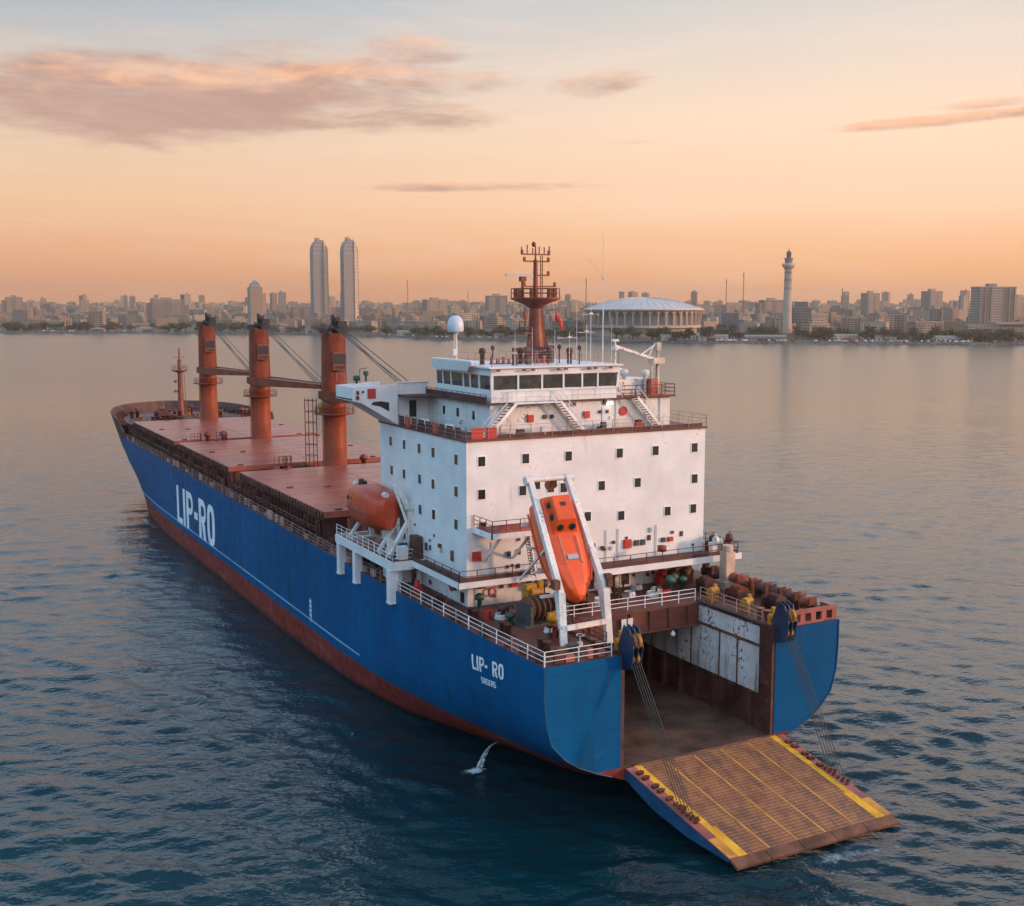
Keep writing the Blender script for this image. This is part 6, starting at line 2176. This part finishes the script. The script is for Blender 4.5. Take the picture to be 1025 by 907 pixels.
protos = []
for k, (kind, w_, d_, h_, mt) in enumerate(((0, 22, 14, 13, 'city_warm'), (1, 24, 15, 19, 'city_bal'), (2, 20, 15, 22, 'city_warm'), (3, 26, 16, 16, 'city_bal'),
                                            (0, 34, 16, 16, 'city_warm'), (1, 18, 16, 28, 'city_bal'), (0, 16, 13, 9, 'city_warm'), (2, 28, 18, 25, 'city_cool'),
                                            (3, 20, 18, 31, 'city_cool'), (1, 38, 15, 22, 'city_bal'), (0, 44, 18, 10, 'city_cool'))):
    q = house_mesh(kind, w_, d_, h_)
    o = q.build('apartment_block', [M[mt], M['roof'] if k % 2 else M['conc']])
    o.hide_render = False
    protos.append((o, w_, h_, mt))
KINDW = ['low cream', 'balconied cream', 'stepped cream', 'penthouse-topped', 'long cream', 'tall balconied', 'small low', 'stepped grey', 'tall grey', 'long balconied', 'long low grey']
# landmarks along the waterfront used to say where a block stands
ZONES = [(-33, -18.5, 'at the far left end'), (-18.5, -13.5, 'left of the slim tower'), (-13.5, -9.6, 'around the slim grey tower'), (-9.6, -6.6, 'behind the twin towers'),
         (-6.6, -1.5, 'right of the twin towers'), (-1.5, 3.3, 'behind the radar mast'), (3.3, 9.6, 'behind the domed arena'), (9.6, 15.5, 'around the lighthouse'),
         (15.5, 21, 'left of the hotel'), (21, 33, 'around the right end hotel')]
KEEP = []                                            # (bearing deg, range, radius) kept clear for the landmarks


def keep(px, rng, rad):
    b_ = math.atan((px - 512.5) / 1158)
    KEEP.append((*polar(YAW + b_, rng / math.cos(b_)), rad))


def land_at(px, depth):
    """ground point at image bearing of the photograph column px, depth metres along the heading"""
    b_ = math.atan((px - 512.5) / 1158)
    return polar(YAW + b_, depth / math.cos(b_))


for px, dp, rad in ((321, 2150, 42), (351.5, 2150, 42), (257.5, 2100, 30), (643, 1500, 100), (786, 1340, 22), (990, 1500, 60), (808, 1600, 40), (1000, 1430, 30)):
    keep(px, dp, rad)


def free(x_, y_, r_=12):
    return all((x_ - a) ** 2 + (y_ - b) ** 2 > (c_ + r_) ** 2 for a, b, c_ in KEEP)


count = 0
used = [0] * len(protos)
placed = []
tries = 0
while count < 285 and tries < 20000:
    tries += 1
    bd_ = random.uniform(-27.5, 27.5)
    b_ = YAW + R(bd_)
    s_ = 95 + 950 * random.random() ** 1.25
    sr_ = shore_range(b_)
    x_, y_ = polar(b_, sr_ + s_)
    if not free(x_, y_, 14):
        continue
    if any((x_ - a) ** 2 + (y_ - c_) ** 2 < 27 ** 2 for a, c_ in placed):
        continue
    wts = [5, 5, 4, 4, 4, 2.0, 4, 1.5 if s_ > 150 else .6, 1.2, 3, 1.5]
    k = random.choices(range(len(protos)), wts)[0]
    o, w_, h_, mt = protos[k]
    if used[k]:
        o = o.copy()
        COL.objects.link(o)
    used[k] += 1
    o.location = (x_, y_, ground_z(s_) - .5)
    o.rotation_euler = (0, 0, -YAW + random.uniform(-.7, .7))
    sc_ = random.uniform(.85, 1.2)
    o.scale = (sc_, sc_, random.uniform(.6, 1.1))
    zone = next(z[2] for z in ZONES if z[0] <= bd_ <= z[1])
    dist_ = 'near the water' if s_ < 260 else 'in mid town' if s_ < 600 else 'far inland'
    tag(o, '%s apartment block %s %s' % (KINDW[k], dist_, zone.replace('inland, ', '')), 'apartment block', 'apartment blocks of the far city')
    placed.append((x_, y_))
    count += 1

# everything further inland reads as one mass
q = MB()
random.seed(77)
for _ in range(1750):
    bd_ = random.uniform(-29, 29)
    b_ = YAW + R(bd_)
    s_ = random.uniform(520, 3600)
    x_, y_ = polar(b_, shore_range(b_) + s_)
    if not free(x_, y_, 10):
        continue
    w_, d_ = random.uniform(14, 36), random.uniform(12, 20)
    h_ = random.choice((7, 8, 10, 11, 12, 13, 15, 17, 20, 26))
    if random.random() < .015:
        h_ = random.uniform(42, 62)
        w_ = random.uniform(14, 22)
    rz = -YAW + random.uniform(-.7, .7)
    q.mat(random.choice((0, 0, 0, 1, 2)))
    g = ground_z(s_) - 1
    q.cbox((x_, y_, g), w_, d_, h_, rz)
    q.mat(3).cbox((x_ + random.uniform(-4, 4), y_ + random.uniform(-3, 3), g + h_), 4, 4, random.uniform(2, 5), rz)


def massed(name, tones, wx):
    m, t = new_mat(name)
    p = t.n('ShaderNodeTexCoord').outputs['Object']
    x_, y_, z_ = t.sep(p)[0:3]
    cell = t.n('ShaderNodeTexVoronoi', {'Vector': t.scalev(p, (.03, .03, 0)), 'Scale': 1.0}).outputs['Color']
    r_ = t.sep(cell)[0]
    base = t.ramp(r_, [(i / len(tones), c) for i, c in enumerate(tones)], 'CONSTANT')
    u = t.m('FRACT', t.m('DIVIDE', t.m('ADD', t.m('MULTIPLY', x_, .8), t.m('MULTIPLY', y_, -.5)), wx))
    f = t.m('FRACT', t.m('DIVIDE', z_, 3.2))
    op = t.m('MULTIPLY', t.m('GREATER_THAN', u, .5), t.m('GREATER_THAN', f, .45))
    out(t, **{'Base Color': t.mix(t.m('MULTIPLY', op, .75), base, (.05, .05, .055)), 'Roughness': .8})
    return m


far = q.build('distant_city', [massed('far_cream_walls', WARM, 3.6), massed('far_tan_walls', WARM[::-1], 5.0), massed('far_grey_walls', COOL, 4.0), M['roof']])
tag(far, 'dense hazy mass of distant apartment blocks rising inland to the skyline', 'city', kind='stuff')

# ---------------------------------------------------------------- landmark buildings
HEAD = -YAW


def lm(name, label, cat, px, depth, z=None, rz=0.0, group=None):
    x_, y_ = land_at(px, depth)
    return thing(name, label, cat, (x_, y_, 4.0 if z is None else z), HEAD + rz, group)


def twin(px, label, hgt):
    tt = lm('round_top_tower', label, 'tower', px, 2150, 6, .55, 'pair of round-topped towers')
    q = MB()
    W_, D_ = 20.0, 17.0
    # slab whose shoulders are rounded on the outer side
    prof = [(-W_ / 2, 0), (W_ / 2, 0), (W_ / 2, hgt)]
    k = 9
    for i in range(k + 1):
        a = R(90 * i / k)
        prof.append((W_ / 2 - 6 - (W_ - 6) * math.sin(a), hgt - 22 + 22 * math.cos(a) + 0))
    q.slab([(x_, -D_ / 2, z_) for x_, z_ in prof], (0, D_, 0))
    q.build('tower_slab', M['tower'], tt)
    q = MB().box(W_ / 2, W_ / 2 + 3.0, -D_ / 2 - 2, D_ / 2 - 2, 0, hgt - 3)
    q.build('corner_pier', M['tower_sunlit'], tt)
    q = MB()
    prof2 = [(W_ / 2 + 3.001, 0), (W_ / 2 + 10, 0), (W_ / 2 + 10, hgt - 20)]
    for i in range(k + 1):
        a = R(90 * i / k)
        prof2.append((W_ / 2 + 3.5 + 6.5 * math.cos(a), hgt - 20 + 13 * math.sin(a)))
    prof2.append((W_ / 2 + 3.001, hgt - 7))
    q.slab([(x_, -D_ / 2 + 3, z_) for x_, z_ in prof2], (0, D_ - 5, 0))
    q.build('side_wing', M['tower_sunlit'], tt)
    q = MB()
    for z_ in np.arange(8, hgt - 24, 6.6):
        q.box(-W_ / 2 - .9, W_ / 2 - 1, -D_ / 2 - 1.0, -D_ / 2, z_, z_ + .8)
    q.box(-W_ / 2 - .2, W_ / 2 - 1, -D_ / 2 - .06, -D_ / 2 - .01, 6, hgt - 24)
    q.build('balcony_band', M['tower_band'], tt)
    q = MB().box(-2, 5, -4, 4, hgt - 1, hgt + 4).tube((1, 0, hgt + 4), (1, 0, hgt + 9), .3, n=5)
    q.build('roof_plant', M['conc'], tt)
    q = MB().box(-W_ / 2 - 6, W_ / 2 + 14, -D_ / 2 - 6, D_ / 2 + 4, -4, 7.5)
    q.build('podium', M['conc'], tt)


twin(319.5, 'left one of two tall pale round-topped towers on the far shore', 155)
twin(349.5, 'right one of two tall pale round-topped towers on the far shore', 156)

tt = lm('apartment_tower', 'slim grey banded apartment tower with a gabled top left of the twin towers', 'tower', 257.5, 2100, 5, .5)
q = MB().box(-11, 11, -9, 9, 0, 70).box(-8, 8, -7, 7, 70, 75)
q.slab([(-8, -7, 75), (8, -7, 75), (0, -7, 82)], (0, 14, 0))
q.build('tower_slab', M['tower'], tt)
q = MB()
for z_ in np.arange(6, 69, 3.3):
    q.box(-11.5, 11.5, -10.2, -9, z_, z_ + .8)
q.box(-11.3, 11.3, -9.1, -9.02, 5, 69)
q.build('balcony_band', M['conc'], tt)
q = MB().box(-16, 16, -14, 12, -4, 6)
q.build('podium', M['conc'], tt)

# domed arena
tt = lm('domed_arena', 'white round arena with a shallow dome and a ring of columns on the far shore', 'arena', 643, 1500, 4.0)
RA = 74.0
q = MB().lathe([(RA * .92, -3), (RA * .92, 9), (RA * 1.0, 9.5), (RA * 1.0, 12.5), (RA * .9, 13)], (0, 0, 0), 72, smooth=False)
q.build('ring_base', M['white_stone'], tt)
q = MB().lathe([(RA * .88, 12), (RA * .88, 31)], (0, 0, 0), 72, smooth=False)
q.build('inner_wall', plain('shaded_arena_wall', (.16, .16, .17), .6, scale=.2), tt)
for i in range(44):
    th = 2 * math.pi * i / 44
    q = MB()
    c_ = Vector((math.cos(th), math.sin(th), 0))
    tgt = Vector((-math.sin(th), math.cos(th), 0))
    a = c_ * RA * .975
    q.beam(a + Vector((0, 0, 12.3)), a + Vector((0, 0, 30.8)), 1.5, 2.4, up=tuple(c_))
    for s in (-1, 1):
        q.slab([a + tgt * s * .7 + Vector((0, 0, 26)), a + tgt * s * 5.1 + Vector((0, 0, 30.6)), a + tgt * s * .7 + Vector((0, 0, 30.6))], c_ * .8)
    q.build('column', M['white_stone'], tt)
q = MB().lathe([(RA * .86, 30.8), (RA * 1.035, 30.8), (RA * 1.05, 32.8), (RA * 1.0, 33.6), (RA * .93, 34.6), (RA * .8, 38.4), (RA * .62, 42.4), (RA * .42, 45.6), (RA * .2, 47.4), (0, 48.0)], (0, 0, 0), 88)
for i in range(44):
    th = 2 * math.pi * i / 44
    pp_ = [Vector((RA * r_ * math.cos(th), RA * r_ * math.sin(th), z_ + .25)) for r_, z_ in ((.97, 34.0), (.8, 38.4), (.62, 42.4), (.42, 45.6), (.2, 47.4))]
    q.path(pp_, .22, 4)
q.build('dome_roof', M['dome_roof'], tt)

# lighthouse
tt = lm('lighthouse', 'tall white lighthouse with a dark lantern standing on the shore', 'lighthouse', 786, 1340, 3.0)
q = MB().lathe([(5.6, 0), (5.3, 10), (4.6, 55), (4.3, 80)], (0, 0, 0), 20)
q.mat(1)
for z_ in (56, 66, 74):
    for a in (-1.9, -1.2, -2.6):
        q.cbox((4.45 * math.cos(a), 4.45 * math.sin(a), z_), 1.0, 1.0, 2.2, a)
q.build('tower_shaft', [M['white_stone'], M['crew_grey']], tt)
q = MB().lathe([(4.3, 79), (7.4, 82.5), (7.4, 85.5), (6.9, 85.5), (6.9, 83.4), (4, 83.4)], (0, 0, 0), 20)
q.build('gallery', M['white_stone'], tt)
q = MB().lathe([(4.4, 83.4), (4.4, 90.5), (5.6, 91), (5.6, 91.8), (3.0, 92)], (0, 0, 0), 16)
q.build('watch_room', paint('grey_stone', (.30, .26, .22), .1, .7, .2, .1, .3), tt)
q = MB().lathe([(2.7, 92), (2.7, 96.5)], (0, 0, 0), 12).mat(1).lathe([(3.3, 96.5), (2.4, 98.6), (.6, 100.2), (.25, 103)], (0, 0, 0), 12)
q.build('lantern', [M['glass'], M['crew_grey']], tt)
q = MB().box(-30, 34, -8, 8, -2, 4).box(-24, 26, -6, 6, 4, 6.5)
q.build('base_building', M['shedw'], tt)

# hotel at the right end, with its low wing
tt = lm('hotel_block', 'broad brown hotel block with a roof hut at the right end of the shore', 'hotel', 990, 1500, 5, .15)
q = MB().box(-26, -8, -9, 9, 0, 59).box(-8.001, 8, -10.5, 9, 0, 60).box(8.001, 26, -9, 9, 0, 58.5)
q.build('wall', M['hotel'], tt)
q = MB().box(-26.4, 26.4, -9.4, 9.4, 58.6, 60.2).box(-9, 1.5, -5, 5, 60, 64)
q.build('roof', M['roof'], tt)
q = MB()
for x_ in (-24, -17.5, -9.5, 7.8, 15.5, 23):
    q.box(x_, x_ + 1.1, -11.2, -9, 0, 58)
q.build('pier', M['conc'], tt)
q = MB()
for z_ in np.arange(5, 57, 3.3):
    for x_ in (-23, -15, -5, 1, 10, 17):
        q.box(x_, x_ + 5, -10.9, -9, z_, z_ + .9)
q.build('balcony_band', M['conc'], tt)
tt = lm('pavilion', 'long low glazed waterfront pavilion in front of the hotel', 'pavilion', 998, 1400, 4, .12)
q = MB().box(-45, 75, -8, 8, 0, 14.5)
q.build('wall', M['city_cool'], tt)
q = MB().box(-12, 80, -12, 10, 14.5, 17.5)
q.build('roof', M['conc'], tt)
q = MB().box(-6, 14, -8.6, -8, 2, 10)
q.build('glazing', M['glass'], tt)

# other blocks that break the skyline: (px, depth, base z, width, depth, height, mat, label)
SKY = [(929, 1900, 9, 27, 20, 58, 'city_cool', 'dark square tower block left of the hotel'),
       (868, 2150, 12, 27, 20, 55, 'city_cool', 'hazy square tower block between the lighthouse and the hotel'),
       (436, 2250, 10, 46, 18, 46, 'city_cool', 'wide grey slab block right of the twin towers'),
       (497, 2500, 14, 44, 18, 52, 'city_cool', 'hazy slab block just left of the radar mast'),
       (170, 2250, 8, 62, 20, 48, 'brown_block', 'broad stepped brown block between the left end and the slim tower'),
       (303, 2250, 8, 38, 18, 34, 'city_cool', 'low grey slab left beside the twin towers'),
       (18, 2600, 14, 36, 20, 50, 'brown_block', 'brown striped tower pair at the far left end'),
       (808, 1620, 6, 54, 18, 27, 'brown_block', 'brown apartment block right behind the lighthouse'),
       (770, 2100, 14, 40, 18, 40, 'city_bal', 'hazy twin-gabled block left behind the lighthouse'),
       (125, 2150, 5, 60, 20, 24, 'city_cool', 'dark slate office block on the left shore'),
       (455, 2100, 8, 18, 16, 36, 'city_bal', 'sunlit narrow block right of the wide grey slab'),
       (575, 2300, 12, 26, 16, 40, 'city_warm', 'hazy block between the radar mast and the arena'),
       (1016, 1950, 10, 40, 18, 48, 'city_warm', 'hazy block behind the hotel at the right edge'),
       (88, 2700, 16, 20, 16, 42, 'city_warm', 'pale block on the skyline at the left'),
       (730, 2250, 14, 34, 16, 32, 'city_warm', 'low hazy block right of the arena dome')]
for i, (px, dp, z_, w_, d_, h_, mt, lab) in enumerate(SKY):
    random.seed(300 + i)
    tt = lm('tower_block', lab, 'tower block', px, dp, z_ - 3, random.uniform(.25, .6), 'blocks that break the skyline')
    q = MB().box(-w_ / 2, w_ / 2, -d_ / 2, d_ / 2, 0, h_)
    if i in (4, 6, 8):
        q.box(-w_ / 2 - 8, -w_ / 2, -d_ / 2 + 2, d_ / 2 - 2, 0, h_ * .88).box(w_ / 2, w_ / 2 + 10, -d_ / 2 + 3, d_ / 2, 0, h_ * .8)
    q.build('wall', M[mt], tt)
    q = MB().box(-w_ / 2 - .3, w_ / 2 + .3, -d_ / 2 - .3, d_ / 2 + .3, h_, h_ + 1.2).box(-w_ * .2, w_ * .15, -3, 4, h_ + 1.2, h_ + 5)
    q.tube((w_ * .3, 0, h_ + 1), (w_ * .3, 0, h_ + 8), .2, n=4)
    q.build('roof', M['conc'], tt)
    for a, b in ((-.42, -.12), (.12, .42)):
        q = MB().box(a * w_, b * w_, -d_ / 2 - .08, -d_ / 2 - .02, 3.5, h_ - 2)
        for zz in np.arange(4, h_ - 3, 3.2):
            q.box(a * w_, b * w_, -d_ / 2 - 1.1, -d_ / 2 - .02, zz, zz + .9)
        q.build('balcony_stack', M['conc'], tt)

# lattice masts on the skyline
for px, dp, h_, lab in ((409, 2500, 92, 'thin lattice radio mast right of the twin towers'), (725, 2000, 82, 'shorter of two lattice radio masts right of the arena'), (742, 1950, 92, 'taller of two lattice radio masts right of the arena'),
                        (840, 2100, 68, 'thin radio mast between the lighthouse and the hotel'), (469, 2600, 70, 'faint radio mast left of the radar mast'), (586, 1800, 78, 'thin radio mast just left of the arena')):
    x_, y_ = land_at(px, dp)
    q = MB()
    for k in range(3):
        a = 2 * math.pi * k / 3
        q.tube((1.6 * math.cos(a), 1.6 * math.sin(a), 0), (.35 * math.cos(a), .35 * math.sin(a), h_), .22, n=4)
    for z_ in np.arange(3, h_, 4):
        f = 1.6 - 1.25 * z_ / h_
        q.path([(f * math.cos(a), f * math.sin(a), z_) for a in (0, 2.094, 4.189, 6.283)], .14, 4)
    q.lathe([(.9, h_ * .9), (.9, h_ * .95)], (0, 0, 0), 8)
    o = q.build('radio_mast', M['rust'])
    o.location = (x_, y_, 6)
    tag(o, lab, 'radio mast', 'radio masts on the skyline')

# ---------------------------------------------------------------- shore trees
m, t = new_mat('dark_foliage')
p = t.n('ShaderNodeTexCoord').outputs['Object']
rnd = t.n('ShaderNodeObjectInfo').outputs['Random']
n = t.noise(p, .5, 4, .6)
c = t.mix(rnd, (.030, .042, .018), (.058, .062, .026))
c = t.mix(t.mapr(n, .4, .7), c, (.085, .085, .036))
out(t, **{'Base Color': c, 'Roughness': .8})
M['leaf'] = m
M['bark'] = plain('bark', (.09, .065, .045), .9)


def tree_mesh(h_, w_, seed, dens=420):
    rr = random.Random(seed)
    q = MB().mat(1)
    q.tube((0, 0, 0), (0, 0, h_ * .45), w_ * .05, w_ * .03, n=6)
    tips = []
    for k in range(6):
        a = rr.uniform(0, 6.28)
        e = Vector((math.cos(a) * w_ * rr.uniform(.15, .36), math.sin(a) * w_ * rr.uniform(.15, .36), h_ * rr.uniform(.5, .85)))
        q.tube((0, 0, h_ * rr.uniform(.25, .42)), e, w_ * .025, w_ * .01, n=4)
        tips.append(e)
    tips.append(Vector((0, 0, h_ * .78)))
    q.mat(0)
    for k in range(dens):
        c_ = rr.choice(tips) + Vector((rr.gauss(0, .13) * w_, rr.gauss(0, .13) * w_, rr.gauss(0, .09) * h_))
        s_ = rr.uniform(.35, .8) * w_ * .10
        a, b = Vector((rr.gauss(0, 1), rr.gauss(0, 1), rr.gauss(0, .6))).normalized(), Vector((rr.gauss(0, 1), rr.gauss(0, 1), rr.gauss(0, .6))).normalized()
        q.add([c_ - a * s_, c_ + b * s_, c_ + a * s_, c_ - b * s_], [(0, 1, 2, 3)])
    return q


tps = []
for k, (h_, w_, nm) in enumerate(((14, 15, 'broad dark'), (11, 12, 'rounded'), (16, 12, 'tall dark'), (9, 15, 'low spreading'))):
    o = tree_mesh(h_, w_, 40 + k).build('tree', [M['leaf'], M['bark']])
    tps.append((o, nm))
used = [0] * 4
random.seed(55)
# dense stands of trees at these columns: (px from, px to, count, s from, s to)
STANDS = [(5, 110, 46, 14, 60), (110, 330, 62, 14, 55), (330, 400, 14, 20, 60), (400, 580, 56, 16, 70), (590, 710, 26, 12, 30), (720, 780, 30, 40, 110), (795, 850, 20, 50, 110),
          (850, 1024, 80, 20, 90), (560, 720, 16, 280, 360)]
for (pa, pb, cnt, sa, sb_) in STANDS:
    for _ in range(cnt):
        px = random.uniform(pa, pb)
        b_ = YAW + math.atan((px - 512.5) / 1158)
        s_ = random.uniform(sa, sb_)
        x_, y_ = polar(b_, shore_range(b_) + s_)
        if s_ < 200 and not free(x_, y_, -12):
            continue
        k = random.randrange(4)
        o, nm = tps[k]
        if used[k]:
            o = o.copy()
            COL.objects.link(o)
        used[k] += 1
        o.location = (x_, y_, ground_z(s_) - .3)
        o.rotation_euler = (0, 0, random.uniform(0, 6.28))
        sc_ = random.uniform(.65, 1.1)
        o.scale = (sc_ * 1.15, sc_ * 1.15, sc_)
        bd_ = math.degrees(b_ - YAW)
        zone = next(z[2] for z in ZONES if z[0] <= bd_ <= z[1]).replace('inland, ', '').replace('behind the domed', 'before the domed').replace('behind the twin', 'before the twin')
        if s_ > 200:
            zone = 'behind the domed arena, on the skyline'
        tag(o, '%s tree in the shore planting %s' % (nm, zone), 'tree', 'trees along the far shore')

# ---------------------------------------------------------------- waterfront: sheds, parked cars, boulders
M['shed'] = facade('shed_wall', [(.38, .29, .21), (.44, .37, .29), (.30, .21, .15), (.36, .33, .31)], 5, 4, gap=.6)
sheds = [(12, 30, 14, 5, 'tan'), (60, 40, 26, 4.5, 'long tan'), (100, 22, 22, 4, 'pale'), (150, 30, 34, 5, 'long pale'), (178, 26, 16, 5, 'cream'), (290, 40, 26, 6, 'cream'), (312, 30, 14, 6, 'rosy'), (410, 60, 30, 5, 'long low'),
         (500, 20, 12, 4, 'small white'), (672, 16, 26, 5, 'glazed'), (712, 22, 34, 5, 'long glazed'), (765, 22, 44, 5, 'long dark'), (845, 40, 26, 6, 'peaked'), (885, 26, 22, 5, 'brown'), (952, 26, 40, 5, 'long grey'), (700, 60, 22, 6, 'white')]
for px, s_, w_, h_, nm in sheds:
    b_ = YAW + math.atan((px - 512.5) / 1158)
    x_, y_ = polar(b_, shore_range(b_) + s_)
    bd_ = math.degrees(b_ - YAW)
    zone = next(z[2] for z in ZONES if z[0] <= bd_ <= z[1]).replace('inland, ', '')
    tt = thing('waterfront_shed', '%s low shed on the waterfront %s' % (nm, zone), 'shed', (x_, y_, 2.0), HEAD + random.uniform(-.3, .3), 'sheds on the far waterfront')
    q = MB().box(-w_ / 2, w_ / 2, -4, 4, -.5, h_)
    q.build('wall', M['shed'], tt)
    q = MB().slab([(-w_ / 2 - .6, -4.6, h_), (-w_ / 2 - .6, 4.6, h_), (-w_ / 2 - .6, 0, h_ + 2)], (w_ + 1.2, 0, 0))
    q.build('roof', random.choice([M['conc'], M['roof'], M['roof']]), tt)
    q = MB().box(-w_ * .2, w_ * .2, -4.12, -4, 0, h_ * .6)
    q.build('door', M['crew_grey'], tt)

CARC = {'white': (.62, .62, .62), 'silver': (.36, .37, .38), 'dark': (.035, .035, .04), 'red': (.30, .03, .025), 'blue': (.04, .09, .22)}
car_protos = {}
for nm, col in CARC.items():
    q = MB()
    side = [(-2.1, .35), (2.1, .35), (2.15, .85), (1.35, .98), (.75, 1.48), (-1.0, 1.5), (-1.75, 1.0), (-2.15, .9)]
    q.slab([(x_, -.85, z_) for x_, z_ in side], (0, 1.7, 0))
    q.mat(1)
    for x_ in (-1.3, 1.3):
        for y_ in (-.86, .7):
            q.lathe([(.33, 0), (.33, .18)], (x_, y_ + (.0), .33), 10, axis=(0, 1, 0))
    q.box(-1.0, .7, -.87, .87, 1.02, 1.36)
    car_protos[nm] = [q.build('parked_car', [plain('%s_car_paint' % nm, col, .3), M['black']]), 0]
random.seed(91)
for k in range(120):
    px = random.choice((random.uniform(655, 860), random.uniform(655, 860), random.uniform(860, 1020), random.uniform(40, 130), random.uniform(380, 560)))
    b_ = YAW + math.atan((px - 512.5) / 1158)
    s_ = random.choice((11, 14.5, 18)) + random.uniform(-.5, .5)
    x_, y_ = polar(b_, shore_range(b_) + s_)
    nm = random.choices(list(CARC), (5, 3, 3, 1.6, 1.2))[0]
    o, c_ = car_protos[nm]
    if c_:
        o = o.copy()
        COL.objects.link(o)
    car_protos[nm][1] += 1
    o.location = (x_, y_, 2.2)
    o.rotation_euler = (0, 0, HEAD + random.choice((1.2, 1.57, .3)) + random.uniform(-.2, .2))
    o.scale = (1.25, 1.25, 1.25)
    bd_ = math.degrees(b_ - YAW)
    zone = next(z[2] for z in ZONES if z[0] <= bd_ <= z[1]).replace('inland, ', '')
    tag(o, '%s car parked along the water %s' % (nm, zone), 'car', 'cars parked along the far waterfront')
q = MB()
random.seed(8)
for i in range(1500):
    b_ = YAW + R(random.uniform(-28, 28))
    s_ = random.uniform(-3, 8)
    x_, y_ = polar(b_, shore_range(b_) + s_)
    r_ = random.uniform(.8, 2.0)
    z_ = max(0, s_) * .22
    vs = []
    for k in range(6):
        th = k * math.pi / 3
        vs.append((x_ + r_ * random.uniform(.7, 1.1) * math.cos(th), y_ + r_ * random.uniform(.7, 1.1) * math.sin(th), z_ - .4))
    for k in range(6):
        th = k * math.pi / 3
        vs.append((x_ + r_ * .6 * math.cos(th), y_ + r_ * .6 * math.sin(th), z_ + r_ * random.uniform(.35, .8)))
    q.add(vs, [(k, (k + 1) % 6, 6 + (k + 1) % 6, 6 + k) for k in range(6)] + [tuple(range(6, 12))])
rk = q.build('shore_boulders', paint('shore_rock', (.16, .13, .105), .1, .9, .4, .3, .2))
tag(rk, 'band of brown boulders lining the far waterline', 'rocks', kind='stuff')
# small dark boat far off starboard
bt = thing('small_boat', 'tiny dark open boat on the water right of the deckhouse', 'boat', (*[float(v) for v in (104.5, 150.5)], 0), .4)
q = MB()
hullp = [(-2.2, -.7), (1.2, -.8), (2.6, 0), (1.2, .8), (-2.2, .7)]
q.add([(x_, y_, .75) for x_, y_ in hullp] + [(x_ * .85, y_ * .6, -.2) for x_, y_ in hullp], [(k, (k + 1) % 5, 5 + (k + 1) % 5, 5 + k) for k in range(5)] + [(5, 6, 7, 8, 9)])
q.build('boat_hull', M['bluepart'], bt)
q = MB().box(-1.4, -1.0, -.6, .6, .4, .5).box(.3, .7, -.6, .6, .4, .5)
q.build('thwart', M['rust'], bt)

# ---------------------------------------------------------------- evening haze over the whole place
hz = MB().box(-7700, 7700, -7700, 7700, -3.5, 185).build('haze', None)
hz.data.materials.clear()
m, t = new_mat('haze_air')
v = t.n('ShaderNodeVolumePrincipled', {'Color': (1.0, .86, .74, 1), 'Density': 0.00011, 'Anisotropy': 0.75})
t.n('ShaderNodeOutputMaterial', {'Volume': v.outputs[0]})
hz.data.materials.append(m)
tag(hz, 'warm evening haze over the water and the far city', 'haze', kind='stuff')
